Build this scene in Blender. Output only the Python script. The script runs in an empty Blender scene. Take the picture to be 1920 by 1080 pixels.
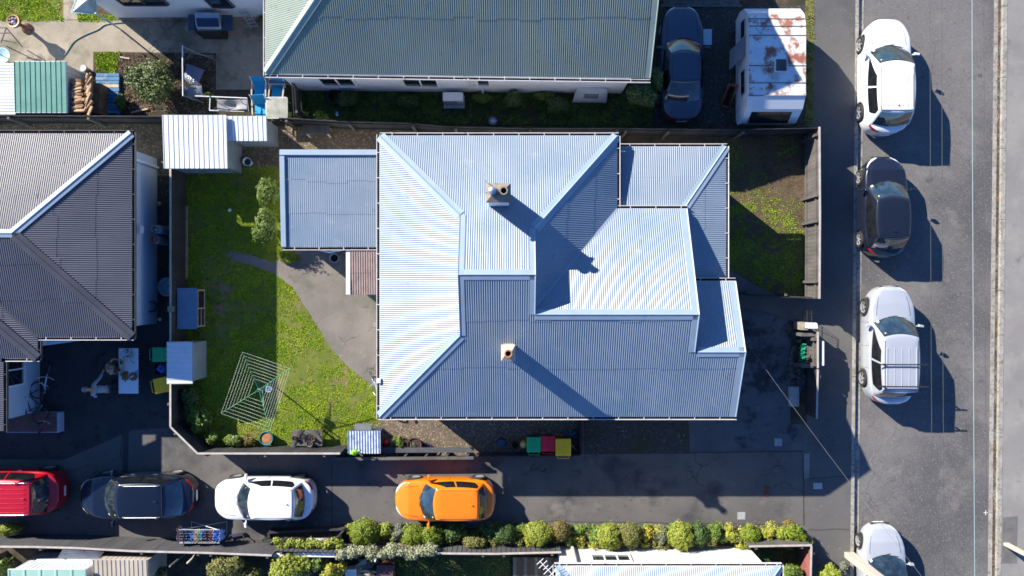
import bpy, bmesh, math, random
import numpy as np
from mathutils import Vector, Matrix, noise
random.seed(7); np.random.seed(7)
R = math.radians
SC = bpy.context.scene
COL = SC.collection
# ------------------------------------------------------------------ camera, sky, sun, exposure
H = 30.0; S = 46.0                       # camera height in metres, pixels per metre on the ground (1920 px wide picture)
cam = bpy.data.cameras.new('camera'); cam.angle = 2*math.atan(960/S/H); cam.clip_end = 2000; cam.clip_start = 1
camo = bpy.data.objects.new('camera', cam); COL.objects.link(camo); camo.location = (0, 0, H); SC.camera = camo
SUN_EL = 28.7; SUN_AZ = math.atan2(-.78, .62)      # sun stands up-left in the picture
world = bpy.data.worlds.new('World'); SC.world = world; world.use_nodes = True
wn = world.node_tree; wn.nodes.clear()
wo = wn.nodes.new('ShaderNodeOutputWorld'); wb = wn.nodes.new('ShaderNodeBackground'); sk = wn.nodes.new('ShaderNodeTexSky')
sk.sky_type = 'NISHITA'; sk.sun_disc = False; sk.sun_elevation = R(SUN_EL); sk.sun_rotation = SUN_AZ % (2*math.pi)
sk.air_density = 1.0; sk.dust_density = .3; sk.ozone_density = 2.0
wb.inputs['Strength'].default_value = .058
wt_ = wn.nodes.new('ShaderNodeMix'); wt_.data_type = 'RGBA'; wt_.blend_type = 'MULTIPLY'; wt_.inputs[0].default_value = 1; wt_.inputs[7].default_value = (.55, .92, 1.5, 1)   # sky tinted bluer to colour the shade, standing in for camera white balance
wn.links.new(sk.outputs[0], wt_.inputs[6]); wn.links.new(wt_.outputs[2], wb.inputs[0]); wn.links.new(wb.outputs[0], wo.inputs[0])
sl = bpy.data.lights.new('sun', 'SUN'); sl.energy = 5.0; sl.angle = R(.53); sl.color = (1, .925, .82)
so = bpy.data.objects.new('sun', sl); COL.objects.link(so)
ce, se = math.cos(R(SUN_EL)), math.sin(R(SUN_EL))
sdir = Vector((.78/.9964*ce, -.62/.9964*ce, -se)); so.rotation_euler = sdir.to_track_quat('-Z', 'Y').to_euler(); so.location = (-30, 25, 40)
SC.view_settings.view_transform = 'Standard'; SC.view_settings.look = 'None'; SC.view_settings.gamma = 1
SC.view_settings.use_curve_mapping = False; SC.view_settings.exposure = 1.15
SC.render.engine = 'CYCLES'
SC.cycles.filter_width = 1.65; SC.cycles.caustics_reflective = False; SC.cycles.caustics_refractive = False; SC.cycles.max_bounces = 6; SC.cycles.transparent_max_bounces = 6; SC.cycles.sample_clamp_indirect = 4

def P(px, py, h=0.0):
    k = (H-h)/H/S
    return Vector(((px-960)*k, (540-py)*k, h))
# ------------------------------------------------------------------ materials
MATS = {}
def mat(name, c1, c2=None, scale=3, detail=5, rough=.7, metal=0, bump=0, bscale=40, lo=.35, hi=.65, coat=0, stains=(), spec=.5, obj=False, alpha=1, trans=0, crack=None, stretch=None, grit=None, emit=0):
    if name in MATS: return MATS[name]
    m = bpy.data.materials.new(name); m.use_nodes = True; nt = m.node_tree; N = nt.nodes; L = nt.links
    b = N['Principled BSDF']
    b.inputs['Roughness'].default_value = rough; b.inputs['Metallic'].default_value = metal
    b.inputs['Coat Weight'].default_value = coat; b.inputs['Coat Roughness'].default_value = .058
    b.inputs['Specular IOR Level'].default_value = spec; b.inputs['Transmission Weight'].default_value = trans
    b.inputs['Alpha'].default_value = alpha
    if obj:
        tc = N.new('ShaderNodeTexCoord'); pos = tc.outputs['Object']
    else:
        g = N.new('ShaderNodeNewGeometry'); pos = g.outputs['Position']
    if stretch:
        mp = N.new('ShaderNodeMapping'); mp.inputs['Scale'].default_value = stretch; L.new(pos, mp.inputs['Vector']); spos = mp.outputs[0]
    else: spos = pos
    def nz(sc, det=5, r=.6, p=None):
        n = N.new('ShaderNodeTexNoise'); n.inputs['Scale'].default_value = sc; n.inputs['Detail'].default_value = det; n.inputs['Roughness'].default_value = r
        L.new(p or spos, n.inputs['Vector']); return n.outputs['Fac']
    def ramp(f, a, c):
        r = N.new('ShaderNodeMapRange'); r.inputs['From Min'].default_value = a; r.inputs['From Max'].default_value = c; L.new(f, r.inputs['Value']); return r.outputs[0]
    def mix(f, a, c):
        x = N.new('ShaderNodeMix'); x.data_type = 'RGBA'; L.new(f, x.inputs[0])
        for k, v in ((6, a), (7, c)):
            if isinstance(v, tuple): x.inputs[k].default_value = v+(1,)
            else: L.new(v, x.inputs[k])
        return x.outputs[2]
    if c2 is None: c2 = tuple(min(1, v*1.25) for v in c1); 
    c = mix(ramp(nz(scale, detail), lo, hi), tuple(c1), tuple(c2))
    for st in stains:
        sc, colr, a, bb = st[:4]
        off = N.new('ShaderNodeMapping'); off.inputs['Location'].default_value = (sc*7.3, sc*3.1, 5); L.new(pos, off.inputs['Vector'])
        f = ramp(nz(sc, st[4] if len(st) > 4 else 6, .62, off.outputs[0]), a, bb)
        c = mix(f, c, tuple(colr))
    if crack:
        csc, ccol, wdt = crack
        nn = N.new('ShaderNodeTexNoise'); nn.inputs['Scale'].default_value = csc*2.5; nn.inputs['Detail'].default_value = 4; L.new(pos, nn.inputs['Vector'])
        va = N.new('ShaderNodeVectorMath'); va.operation = 'MULTIPLY_ADD'; va.inputs[1].default_value = (.5/csc,)*3; L.new(nn.outputs['Color'], va.inputs[0]); L.new(pos, va.inputs[2])
        vo = N.new('ShaderNodeTexVoronoi'); vo.feature = 'DISTANCE_TO_EDGE'; vo.inputs['Scale'].default_value = csc; L.new(va.outputs[0], vo.inputs['Vector'])
        r = N.new('ShaderNodeMapRange'); r.inputs['From Min'].default_value = wdt; r.inputs['From Max'].default_value = 0; L.new(vo.outputs['Distance'], r.inputs['Value'])
        ms = ramp(nz(csc*.9, 3), .5, .62); mm = N.new('ShaderNodeMath'); mm.operation = 'MULTIPLY'; L.new(ms, mm.inputs[0]); L.new(r.outputs[0], mm.inputs[1])
        c = mix(mm.outputs[0], c, tuple(ccol))
    if grit:
        gs, gc, th = grit
        vo = N.new('ShaderNodeTexVoronoi'); vo.inputs['Scale'].default_value = gs; L.new(pos, vo.inputs['Vector'])
        sp = N.new('ShaderNodeSeparateColor'); L.new(vo.outputs['Color'], sp.inputs[0])
        c = mix(ramp(sp.outputs[0], th, th+.05), c, tuple(gc))
    L.new(c, b.inputs['Base Color'])
    if bump:
        bp = N.new('ShaderNodeBump'); bp.inputs['Strength'].default_value = min(1, bump); bp.inputs['Distance'].default_value = .02
        L.new(nz(bscale, 4), bp.inputs['Height']); L.new(bp.outputs[0], b.inputs['Normal'])
    MATS[name] = m; return m
WHITE = mat('white_paint', (.72, .74, .76), (.80, .81, .82), 2, rough=.5, stains=[(1.1, (.55, .56, .54), .62, .8)])
ROOF = mat('pale_roof_iron', (.185, .238, .30), (.215, .27, .335), .7, rough=.33, spec=.5, stains=[(.45, (.15, .22, .295), .48, .7), (1.7, (.25, .30, .35), .6, .72), (3.4, (.17, .2, .23), .64, .72), (24, (.14, .15, .17), .69, .73)])
FLASH = mat('pale_flashing', (.24, .32, .40), (.28, .36, .44), 1.2, rough=.45)
DROOF = mat('dark_roof_iron', (.085, .088, .105), (.10, .103, .12), .8, rough=.4, spec=.5)
DFLASH = mat('dark_flashing', (.06, .062, .075), (.08, .082, .095), 1, rough=.4)
GROOF = mat('green_roof_iron', (.19, .235, .195), (.23, .27, .22), .5, rough=.42, stains=[(.35, (.22, .28, .24), .5, .72), (2.2, (.10, .16, .155), .62, .78), (9, (.3, .22, .14), .72, .78)])
GFLASH = mat('green_flashing', (.24, .31, .27), (.32, .38, .32), 1, rough=.5)
RIMW = mat('gutter_paint', (.62, .6, .6), (.7, .7, .7), 3, rough=.5, stains=[(6, (.3, .12, .08), .62, .72)])
DGUT = mat('dark_gutter_paint', (.05, .05, .055), (.08, .08, .085), 3, rough=.5)
SILT = mat('gutter_silt', (.02, .015, .012), (.05, .035, .025), 9, rough=.95)  # also colours the painted kerb shadow strip
ASPH = mat('driveway_asphalt', (.09, .085, .081), (.128, .12, .112), .45, 8, rough=.85, bump=.5, bscale=70, stains=[(.42, (.045, .047, .05), .53, .66), (1.3, (.16, .152, .14), .6, .76), (3.1, (.06, .06, .062), .6, .72), (26, (.17, .165, .155), .66, .72)], crack=(.55, (.03, .03, .03), .012), grit=(38, (.26, .25, .23), .988))
ROADM = mat('road_asphalt', (.115, .110, .108), (.165, .156, .15), .22, 8, rough=.9, bump=.9, bscale=55, stains=[(.16, (.085, .083, .083), .48, .62), (.9, (.185, .172, .16), .55, .75), (18, (.215, .205, .19), .56, .66), (13, (.06, .06, .06), .6, .68), (2.6, (.075, .073, .073), .62, .74)], stretch=(1, .35, 1), crack=(.22, (.05, .05, .05), .004))
FOOT = mat('footpath_asphalt', (.095, .093, .090), (.12, .116, .11), .5, 7, rough=.88, bump=.5, bscale=60, stains=[(.5, (.075, .074, .075), .5, .7)], grit=(22, (.35, .33, .28), .985))
FOOTE = mat('east_footpath', (.19, .182, .17), (.25, .238, .22), .35, 7, rough=.9, bump=.3, bscale=60, stains=[(.8, (.28, .265, .245), .5, .7), (1.9, (.15, .145, .135), .6, .72), (22, (.17, .165, .155), .6, .72)])
KERB = mat('kerb_concrete', (.24, .225, .2), (.38, .36, .32), 2.5, 7, rough=.9, bump=.8, bscale=30, stains=[(7, (.16, .145, .12), .5, .65), (1.6, (.20, .21, .10), .6, .72)])
CONC = mat('patio_concrete', (.27, .225, .165), (.36, .31, .235), .9, 8, rough=.9, bump=.5, bscale=30, stains=[(.55, (.13, .13, .085), .52, .68), (1.3, (.15, .13, .10), .55, .7), (2.3, (.38, .34, .28), .6, .75), (14, (.17, .15, .12), .6, .7)], crack=(.35, (.07, .06, .05), .008))
OLDC = mat('old_path_asphalt', (.145, .13, .112), (.21, .185, .158), .8, 8, rough=.9, bump=.6, bscale=30, stains=[(.7, (.12, .125, .085), .57, .7), (1.8, (.08, .08, .085), .62, .74), (13, (.22, .20, .18), .62, .7)], crack=(.8, (.035, .035, .035), .02), grit=(7, (.5, .5, .48), .99))
SOIL = mat('soil', (.045, .032, .022), (.095, .068, .045), 3, 8, rough=1, bump=1, bscale=25, stains=[(9, (.16, .13, .09), .6, .7), (1.3, (.03, .035, .015), .5, .65)])
GRAV = mat('gravel', (.10, .075, .05), (.2, .155, .105), 20, 4, rough=1, bump=1, bscale=30, stains=[(1.2, (.07, .055, .04), .5, .7)], grit=(26, (.36, .30, .21), .86))
DGRAV = mat('dark_gravel', (.035, .035, .035), (.07, .068, .06), 8, 6, rough=1, bump=1, bscale=30, stains=[(1, (.04, .05, .02), .5, .66)], grit=(20, (.25, .25, .25), .965))
LAWN = mat('lawn_ground', (.10, .13, .015), (.15, .17, .025), 1.5, 8, rough=1, bump=1, bscale=22, stains=[(1.1, (.22, .15, .08), .56, .63), (5, (.045, .07, .012), .55, .65)])
ELAWN = mat('worn_lawn_ground', (.075, .055, .03), (.12, .09, .05), 1.2, 8, rough=1, bump=1, bscale=22, stains=[(.7, (.09, .11, .025), .55, .62), (6, (.05, .035, .022), .55, .65)])
BLADE = mat('grass_blade', (.20, .34, .004), (.36, .46, .008), 1.3, 6, rough=.6, spec=.3, stains=[(9, (.09, .165, .008), .54, .62), (.9, (.33, .36, .035), .58, .7)])
EBLADE = mat('worn_grass_blade', (.20, .31, .015), (.33, .42, .03), 1.1, 6, rough=.7, spec=.3, stains=[(11, (.09, .12, .015), .52, .62)])
BFEN = mat('black_stained_timber', (.022, .023, .025), (.045, .045, .047), 2, 6, rough=.7, stains=[(9, (.075, .072, .068), .6, .7)], stretch=(1, 1, .15), bump=.3)
GFEN = mat('grey_stained_timber', (.055, .056, .062), (.085, .086, .09), 1.6, 6, rough=.75, stains=[(8, (.15, .15, .15), .62, .72)], stretch=(1, 1, .2), bump=.3)
WFEN = mat('weathered_timber', (.07, .066, .062), (.125, .115, .105), 2, 6, rough=.85, stains=[(6, (.08, .07, .06), .55, .7)], stretch=(1, 1, .2), bump=.4)
PALET = mat('pale_timber', (.42, .34, .24), (.55, .46, .33), 3, 6, rough=.8, stains=[(6, (.3, .22, .14), .6, .7)])
NEWT = mat('raw_pine', (.3, .2, .11), (.42, .3, .17), 5, 6, rough=.8)
CAPT = mat('pale_weathered_cap', (.36, .32, .28), (.48, .44, .4), 4, 6, rough=.85)
GLASS = mat('dark_glass', (.008, .012, .016), (.012, .018, .024), 1, rough=.04, spec=1.0)
CGLASS = mat('car_glass', (.012, .02, .028), (.03, .05, .062), 3.2, 3, rough=.05, spec=1.0, obj=True, lo=.42, hi=.62, coat=1)
BLACKP = mat('black_plastic', (.015, .015, .016), (.025, .025, .026), 5, rough=.55)
RUBBER = mat('tyre_rubber', (.012, .012, .012), (.022, .022, .022), 8, rough=.8)
ALLOY = mat('alloy', (.5, .51, .53), (.62, .63, .65), 5, rough=.3, metal=.6)
CHROME = mat('chrome', (.7, .72, .74), (.8, .8, .82), 4, rough=.15, metal=1)
STEEL = mat('galvanised_steel', (.42, .45, .48), (.52, .55, .58), 6, rough=.4, metal=.7)
LENS = mat('headlamp_lens', (.5, .52, .54), (.8, .82, .84), 20, rough=.1, coat=1)
REDL = mat('tail_lamp_red', (.42, .008, .01), (.55, .015, .015), 9, rough=.15, coat=1)
STICK = mat('sticker_paper', (.75, .77, .75), (.85, .85, .82), 9, rough=.6)
YSTICK = mat('yellow_sticker', (.7, .6, .05), (.8, .7, .1), 9, rough=.6)
# ------------------------------------------------------------------ mesh helpers
ORG = {}
class MB:
    def __init__(s): s.v = []; s.f = []; s.mi = []; s.cur = 0
    def add(s, vs, fs):
        n = len(s.v); s.v.extend([tuple(v) for v in vs]); s.f.extend([tuple(i+n for i in f) for f in fs]); s.mi.extend([s.cur]*len(fs)); return s
    def hexa(s, p):   # 8 points: bottom 4 ccw, top 4 ccw
        return s.add(p, [(3, 2, 1, 0), (4, 5, 6, 7), (0, 1, 5, 4), (1, 2, 6, 5), (2, 3, 7, 6), (3, 0, 4, 7)])
    def box(s, x0, y0, z0, x1, y1, z1):
        return s.hexa([(x0, y0, z0), (x1, y0, z0), (x1, y1, z0), (x0, y1, z0), (x0, y0, z1), (x1, y0, z1), (x1, y1, z1), (x0, y1, z1)])
    def bar(s, a, b, w, h, up=Vector((0, 0, 1))):     # rectangular bar from a to b, centred
        a, b = Vector(a), Vector(b); d = (b-a).normalized()
        if abs(d.dot(up)) > .98: up = Vector((0, 1, 0))
        sx = d.cross(up).normalized()*w/2; sz = sx.cross(d).normalized()*h/2
        return s.hexa([a-sx-sz, a+sx-sz, b+sx-sz, b-sx-sz, a-sx+sz, a+sx+sz, b+sx+sz, b-sx+sz])
    def tube(s, pts, r, n=8, close=False):
        pts = [Vector(p) for p in pts]; m = len(pts); rr = r if isinstance(r, (list, tuple)) else [r]*m
        rings = []; last = None
        for i, p in enumerate(pts):
            if close: d = pts[(i+1) % m]-pts[i-1]
            else: d = pts[min(i+1, m-1)]-pts[max(i-1, 0)]
            d.normalize()
            u = last if last is not None else (Vector((0, 0, 1)) if abs(d.z) < .9 else Vector((1, 0, 0)))
            u = (u-d*u.dot(d)).normalized(); last = u; w = d.cross(u)
            rings.append([p+(u*math.cos(t)+w*math.sin(t))*rr[i] for t in [2*math.pi*k/n for k in range(n)]])
        vs = [v for r_ in rings for v in r_]; fs = []
        for i in range(m if close else m-1):
            j = (i+1) % m
            for k in range(n): fs.append((i*n+k, i*n+(k+1) % n, j*n+(k+1) % n, j*n+k))
        if not close: fs.append(tuple(range(n))[::-1]); fs.append(tuple((m-1)*n+k for k in range(n)))
        return s.add(vs, fs)
    def lathe(s, prof, c=(0, 0, 0), n=24, axis='z'):   # prof: list of (r, z)
        vs = []; fs = []
        for (r, z) in prof:
            for k in range(n):
                t = 2*math.pi*k/n; x, y = r*math.cos(t), r*math.sin(t)
                if axis == 'z': q = (c[0]+x, c[1]+y, c[2]+z)
                elif axis == 'y': q = (c[0]+x, c[1]+z, c[2]+y)
                else: q = (c[0]+z, c[1]+x, c[2]+y)
                vs.append(q)
        for i in range(len(prof)-1):
            for k in range(n): fs.append((i*n+k, i*n+(k+1) % n, (i+1)*n+(k+1) % n, (i+1)*n+k))
        return s.add(vs, fs)
    def prism(s, pts, z0, z1, top=True, bot=True):
        n = len(pts); vs = [(p[0], p[1], z0) for p in pts]+[(p[0], p[1], z1) for p in pts]
        fs = [(i, (i+1) % n, n+(i+1) % n, n+i) for i in range(n)]
        if top: fs.append(tuple(range(n, 2*n)))
        if bot: fs.append(tuple(range(n))[::-1])
        return s.add(vs, fs)
    def poly(s, pts): return s.add(pts, [tuple(range(len(pts)))])
def worg(p):
    o = Vector((0, 0, 0))
    while p is not None: o += Vector(ORG.get(p.name, (0, 0, 0))); p = None
    return o
def obj(name, mb, mats, parent=None, smooth=False, world=True, kind=None, label=None, bevel=0):
    me = bpy.data.meshes.new(name)
    off = Vector(ORG[parent.name]) if (parent is not None and world) else Vector((0, 0, 0))
    me.from_pydata([(v[0]-off.x, v[1]-off.y, v[2]-off.z) for v in mb.v], [], mb.f); me.validate()
    if not isinstance(mats, (list, tuple)): mats = [mats]
    for m in mats: me.materials.append(m)
    if len(mats) > 1: me.polygons.foreach_set('material_index', [min(i, len(mats)-1) for i in mb.mi][:len(me.polygons)])
    if smooth: me.polygons.foreach_set('use_smooth', [True]*len(me.polygons))
    o = bpy.data.objects.new(name, me); COL.objects.link(o)
    if parent is not None: o.parent = parent; ORG[o.name] = tuple(ORG[parent.name]) if world else (0, 0, 0)
    else: ORG[o.name] = (0, 0, 0)
    if kind: o['kind'] = kind
    if label: o['label'] = label
    if bevel:
        b = o.modifiers.new('b', 'BEVEL'); b.width = bevel; b.segments = 2; b.limit_method = 'ANGLE'
    return o
def thing(name, label, cat, loc=(0, 0, 0), rz=0, group=None):
    o = bpy.data.objects.new(name, None); o.empty_display_size = .2; COL.objects.link(o); o.location = loc; o.rotation_euler = (0, 0, rz)
    o['label'] = label; o['category'] = cat
    if group: o['group'] = group
    ORG[o.name] = tuple(loc) if rz == 0 else (0, 0, 0)
    return o
def tag(o, label, cat, group=None):
    o['label'] = label; o['category'] = cat
    if group: o['group'] = group
    return o
def dup(root, loc=None, rz=None, label=None, group=None):
    r = root.copy(); COL.objects.link(r)
    if loc is not None: r.location = loc
    if rz is not None: r.rotation_euler = (0, 0, rz)
    if label: r['label'] = label
    if group: r['group'] = group
    for ch in list(root.children):
        c = ch.copy(); COL.objects.link(c); c.parent = r
        for g in ch.children:
            d = g.copy(); COL.objects.link(d); d.parent = c
    return r
def inst(src, parent, loc, rz=0, name=None, scale=None):     # one more object sharing src's mesh (loc in the parent's frame)
    o = bpy.data.objects.new(name or src.name.split('.')[0], src.data); COL.objects.link(o); o.parent = parent; o.location = loc; o.rotation_euler = (0, 0, rz)
    if scale: o.scale = scale
    return o
def struct(name, mb, m, **k):
    o = obj(name, mb, m, **k); o['kind'] = 'structure'; return o
# corrugated sheet over a planar polygon
def corr(name, poly, rib, m, parent, pitch=.0765, amp=.0088, seg=6, flat=False, wav=.003, laps=True, box_rib=False, smooth=True, lift=0):
    poly = [Vector(p) for p in poly]; n = Vector((0, 0, 0))
    for i in range(len(poly)):
        a, b = poly[i], poly[(i+1) % len(poly)]
        n += Vector(((a.y-b.y)*(a.z+b.z), (a.z-b.z)*(a.x+b.x), (a.x-b.x)*(a.y+b.y)))
    n.normalize()
    if n.z < 0 and abs(n.z) > .02: n = -n
    v = Vector(rib); v = (v-n*v.dot(n)).normalized(); u = v.cross(n).normalized()
    o = poly[0]; q = [((p-o).dot(u), (p-o).dot(v)) for p in poly]
    u0, u1 = min(a for a, _ in q), max(a for a, _ in q)
    if box_rib:    # pan with narrow raised ribs
        prof = [(0, 1), (.10, 1), (.16, 0), (.94, 0)]
        us = []; k0 = math.floor(u0/pitch)
        for k in range(k0, int(u1/pitch)+2):
            for f, h in prof: us.append(((k+f)*pitch, h*amp*2))
    else:
        k0 = math.floor(u0/pitch*seg); us = [(k*pitch/seg, amp*math.cos(2*math.pi*k/seg)) for k in range(k0, int(u1/pitch*seg)+2)]
        ph = random.random()*9
        us = [(a+.012*noise.noise(Vector((a*.6+ph, 1, 2)))+.004*noise.noise(Vector((math.floor(a/.765)*5.1+ph, 7, 2))), h) for a, h in us]
    us = [(a, h) for a, h in us if u0+1e-4 < a < u1-1e-4]; us = [(u0+1e-4, us[0][1] if us else 0)]+us+[(u1-1e-4, us[-1][1] if us else 0)]
    def iv(x):
        r = []
        for i in range(len(q)):
            (a, b), (c, d) = q[i], q[(i+1) % len(q)]
            if (a <= x < c) or (c <= x < a): r.append(b+(d-b)*(x-a)/(c-a))
        r.sort(); return r
    mb = MB(); prev = None; seedn = random.random()*50
    va, vb = min(b for _, b in q), max(b for _, b in q); sgn = 1 if v.z > 0 else -1
    lapv = [va+(vb-va)*f for f in ((.36, .7) if vb-va > 3.2 else (.52,))] if (laps and not box_rib and vb-va > 1.6) else []
    for (x, h) in us:
        r = iv(x)
        if len(r) < 2: prev = None; continue
        vmin, vmax = r[0], r[-1]
        K = max(1, int((q_len := (max(b for _, b in q)-min(b for _, b in q)))/.7)) if wav else 1
        row = []
        samp = [vmin+(vmax-vmin)*k/K for k in range(K+1)]
        for lv in lapv:
            lv += .18*noise.noise(Vector((math.floor(x/.765)*2.3+seedn, lv, 9)))
            for e_ in (-.002, .002): samp.append(min(max(lv+e_, vmin), vmax))
        samp.sort(); K = len(samp)-1
        for y in samp:
            w = noise.noise(Vector((x*.55+seedn, y*.7, 0)))*wav*2+noise.noise(Vector((math.floor(x/.76)*3.7+seedn, y*.35, 3)))*wav if wav else 0
            st_ = sum(.007 for lv in lapv if (y-lv-.18*noise.noise(Vector((math.floor(x/.765)*2.3+seedn, lv, 9))))*sgn > 0)
            row.append(o+u*x+v*y+n*(h+w+lift+st_))
        base = len(mb.v); mb.v.extend([tuple(p) for p in row])
        if prev is not None and prev[1] == K:
            for k in range(K):
                if samp[k+1]-samp[k] > .0045: mb.f.append((prev[0]+k, base+k, base+k+1, prev[0]+k+1)); mb.mi.append(0)      # sheets overlap at a lap: no face across the step
        prev = (base, K)
    ob = obj(name, mb, m, parent, smooth=smooth and not box_rib)
    return ob
def cap(name, p, q, m, parent, dn1, dn2, w=.2, lift=.03, drop=None):   # folded flashing along p-q; dn1/dn2: directions of the two wings
    p, q = Vector(p), Vector(q); d = (q-p).normalized()
    def wing(dn):
        dn = Vector(dn); dn = (dn-d*dn.dot(d)).normalized(); return dn*w
    a, b = wing(dn1), wing(dn2); L = Vector((0, 0, lift)); rr = Vector((0, 0, .025))
    mb = MB(); N = max(1, int((q-p).length/1.5))
    for i in range(N):
        s, e = p+(q-p)*i/N, p+(q-p)*(i+1)/N; t = Vector((0, 0, .003*(i % 2)))
        c = a.normalized()*.035; g = b.normalized()*.035
        mb.add([s+a+L+t, s+c+L+t, s+L+rr+t, s+g+L+t, s+b+L+t, e+a+L+t, e+c+L+t, e+L+rr+t, e+g+L+t, e+b+L+t], [(j, j+1, j+6, j+5) for j in range(4)])
    return obj(name, mb, m, parent)
def gutter(name, p, q, out, m, parent, w=.12, d=.1, lift=0):
    p, q, o = Vector(p), Vector(q), Vector(out).normalized(); mb = MB()
    z = Vector((0, 0, 1)); p = p+z*(lift-.01); q = q+z*(lift-.01)
    def U(s):   # cross section points inner top .. outer lip
        return [s, s-z*d, s-z*d+o*w, s+o*w, s+o*(w-.018), s-z*(d-.012)+o*(w-.018), s-z*(d-.012)+o*.012, s+o*.012]
    A, B = U(p), U(q)
    mb.add(A+B, [(i, (i+1) % 8, 8+(i+1) % 8, 8+i) for i in range(8)])
    g = obj(name, mb, m, parent)
    sb = MB(); a, b = p-z*(d-.03)+o*.014, q-z*(d-.03)+o*.014
    sb.poly([a, b, b+o*(w-.034), a+o*(w-.034)]); si = obj('gutter_silt', sb, SILT, g)
    tb = MB(); L = (q-p).length; dd = (q-p).normalized(); k = .45
    while k < L: c = p+dd*k; tb.bar(c+z*.006-o*.02, c+o*w+z*.006, .022, .004); k += .92
    obj('gutter_strap', tb, m, g)['kind'] = 'stuff'
    return g
def window(parent, c, right, up, w, h, panes=2, fm=None, outn=None, curt=None):
    """window on a wall: c = centre, right/up = unit vectors in the wall plane"""
    c, r, u = Vector(c), Vector(right), Vector(up); n = r.cross(u).normalized(); fm = fm or WHITE
    mb = MB()
    def bar(a, b, wd, dp): mb.bar(a+n*dp/2, b+n*dp/2, wd, dp, up=n)
    t = .07
    bar(c-r*w/2-u*(h/2+t/2), c-r*w/2+u*(h/2+t/2), t, .05); bar(c+r*w/2-u*(h/2+t/2), c+r*w/2+u*(h/2+t/2), t, .05)
    bar(c-r*(w/2-t/2)+u*h/2, c+r*(w/2-t/2)+u*h/2, t, .047); bar(c-r*(w/2-t/2)-u*h/2, c+r*(w/2-t/2)-u*h/2, t+.02, .08)
    for i in range(1, panes): x = -w/2+w*i/panes; bar(c+r*x-u*(h/2-t/2), c+r*x+u*(h/2-t/2), .05, .04)
    wo = obj('window', mb, fm, parent)
    for i in range(panes):
        x0, x1 = -w/2+w*i/panes, -w/2+w*(i+1)/panes; g = MB(); e = .012
        g.poly([c+r*x0-u*h/2+n*e, c+r*x1-u*h/2+n*e, c+r*x1+u*h/2+n*e, c+r*x0+u*h/2+n*e]); obj('pane', g, GLASS, wo)
    return wo
# ------------------------------------------------------------------ ground, road, paths
def kx(y): return 13.91+y/11.74*.11
def ex(y): return 19.61+y/11.74*.13
def sheet(name, pts, z, m): 
    mb = MB(); mb.poly([(p[0], p[1], z) for p in pts]); return struct(name, mb, m)
def psheet(name, px, z, m): return sheet(name, [P(x, y)[:2] for x, y in px], z, m)
mb = MB(); mb.poly([(-500, -500, -.4), (500, -500, -.4), (500, 500, -.4), (-500, 500, -.4)]); struct('ground', mb, LAWN)
Y0, Y1 = -90, 90
sheet('block_ground', [(-90, Y0), (kx(Y0), Y0), (kx(Y1), Y1), (-90, Y1)], 0, SOIL)
sheet('road', [(kx(Y0)-.1, Y0), (ex(Y0)+.5, Y0), (ex(Y1)+.5, Y1), (kx(Y1)-.1, Y1)], -.13, ROADM)
sheet('east_footpath', [(ex(Y0)+.4, Y0), (60, Y0), (60, Y1), (ex(Y1)+.4, Y1)], .0, FOOTE)
# kerbs: cast lengths with joints
def strip(fx, o0, o1, z0, z1, name, m, L=3.6):
    k = Y0; seg = MB()
    while k < Y1:
        e = min(Y1, k+L-.02); a, b = fx(k), fx(e)
        seg.hexa([(a+o0, k, z0), (a+o1, k, z0), (b+o1, e, z0), (b+o0, e, z0), (a+o0, k, z1), (a+o1, k, z1), (b+o1, e, z1), (b+o0, e, z1)]); k += L
    return struct(name, seg, m)
strip(kx, -.02, .12, -.3, .012, 'west_kerb', KERB)
strip(kx, .19, .38, -.3, -.118, 'west_channel', KERB, 7)
strip(ex, .0, .16, -.3, -.116, 'east_channel', KERB, 5)
strip(ex, .28, .45, -.3, .012, 'east_kerb', KERB, 2.9)
sheet('gutter_shade', [(kx(Y0)+.12, Y0), (kx(Y0)+.19, Y0), (kx(Y1)+.19, Y1), (kx(Y1)+.12, Y1)], -.125, SILT)  # dark strip painting the kerb's cast shadow along its foot
LITT = mat('leaf_litter', (.05, .042, .034), (.12, .10, .08), 14, rough=1, bump=1, stains=[(2, (.24, .13, .07), .64, .7), (.7, (.2, .19, .17), .5, .6), (9, (.03, .02, .015), .5, .6)])
sheet('litter_strip', [(ex(Y0)+.16, Y0), (ex(Y0)+.28, Y0), (ex(Y1)+.28, Y1), (ex(Y1)+.16, Y1)], -.122, LITT)
# loose dry leaves in the east channel (too many to count)
lb = MB()
for i in range(420):
    y = random.uniform(-14, 14); 
    if noise.noise(Vector((y*.8, 3, 1))) < -.05: continue
    x = ex(y)+random.gauss(.22, .05); a = random.random()*6.3; s = random.uniform(.02, .05); z = -.118+random.random()*.03
    lb.add([(x+s*math.cos(a), y+s*math.sin(a)*2, z), (x+s*.5*math.cos(a+2), y+s*.5*math.sin(a+2), z+.01), (x-s*math.cos(a), y-s*2*math.sin(a), z)], [(0, 1, 2)])
DRYL = mat('dry_leaf', (.35, .13, .04), (.28, .2, .1), 8, rough=.9)
o = obj('dry_leaves', lb, DRYL, kind='stuff'); tag(o, 'dry orange leaves gathered along the far kerb of the road', 'leaves')
psheet('driveway', [(-1500, 600), (322, 600), (322, 800), (374, 848), (1092, 852), (1092, 700), (1370, 700), (1370, 565), (1514, 600), (1516, 1002), (1300, 994), (640, 988), (640, 1012), (-1500, 1012)], .004, ASPH)
psheet('footpath', [(1522, -3000), (1530, -3000), (1530, 230), (1515, 250), (1513, 1002), (1516, 1020), (1518, 4000)] [:0] or [(1524, -2500), (1660, -2500), (1604, 0), (1596, 1080), (1572, 4500), (1518, 4500), (1513, 1000), (1512, 560), (1516, 240)], .008, FOOT)
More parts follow.
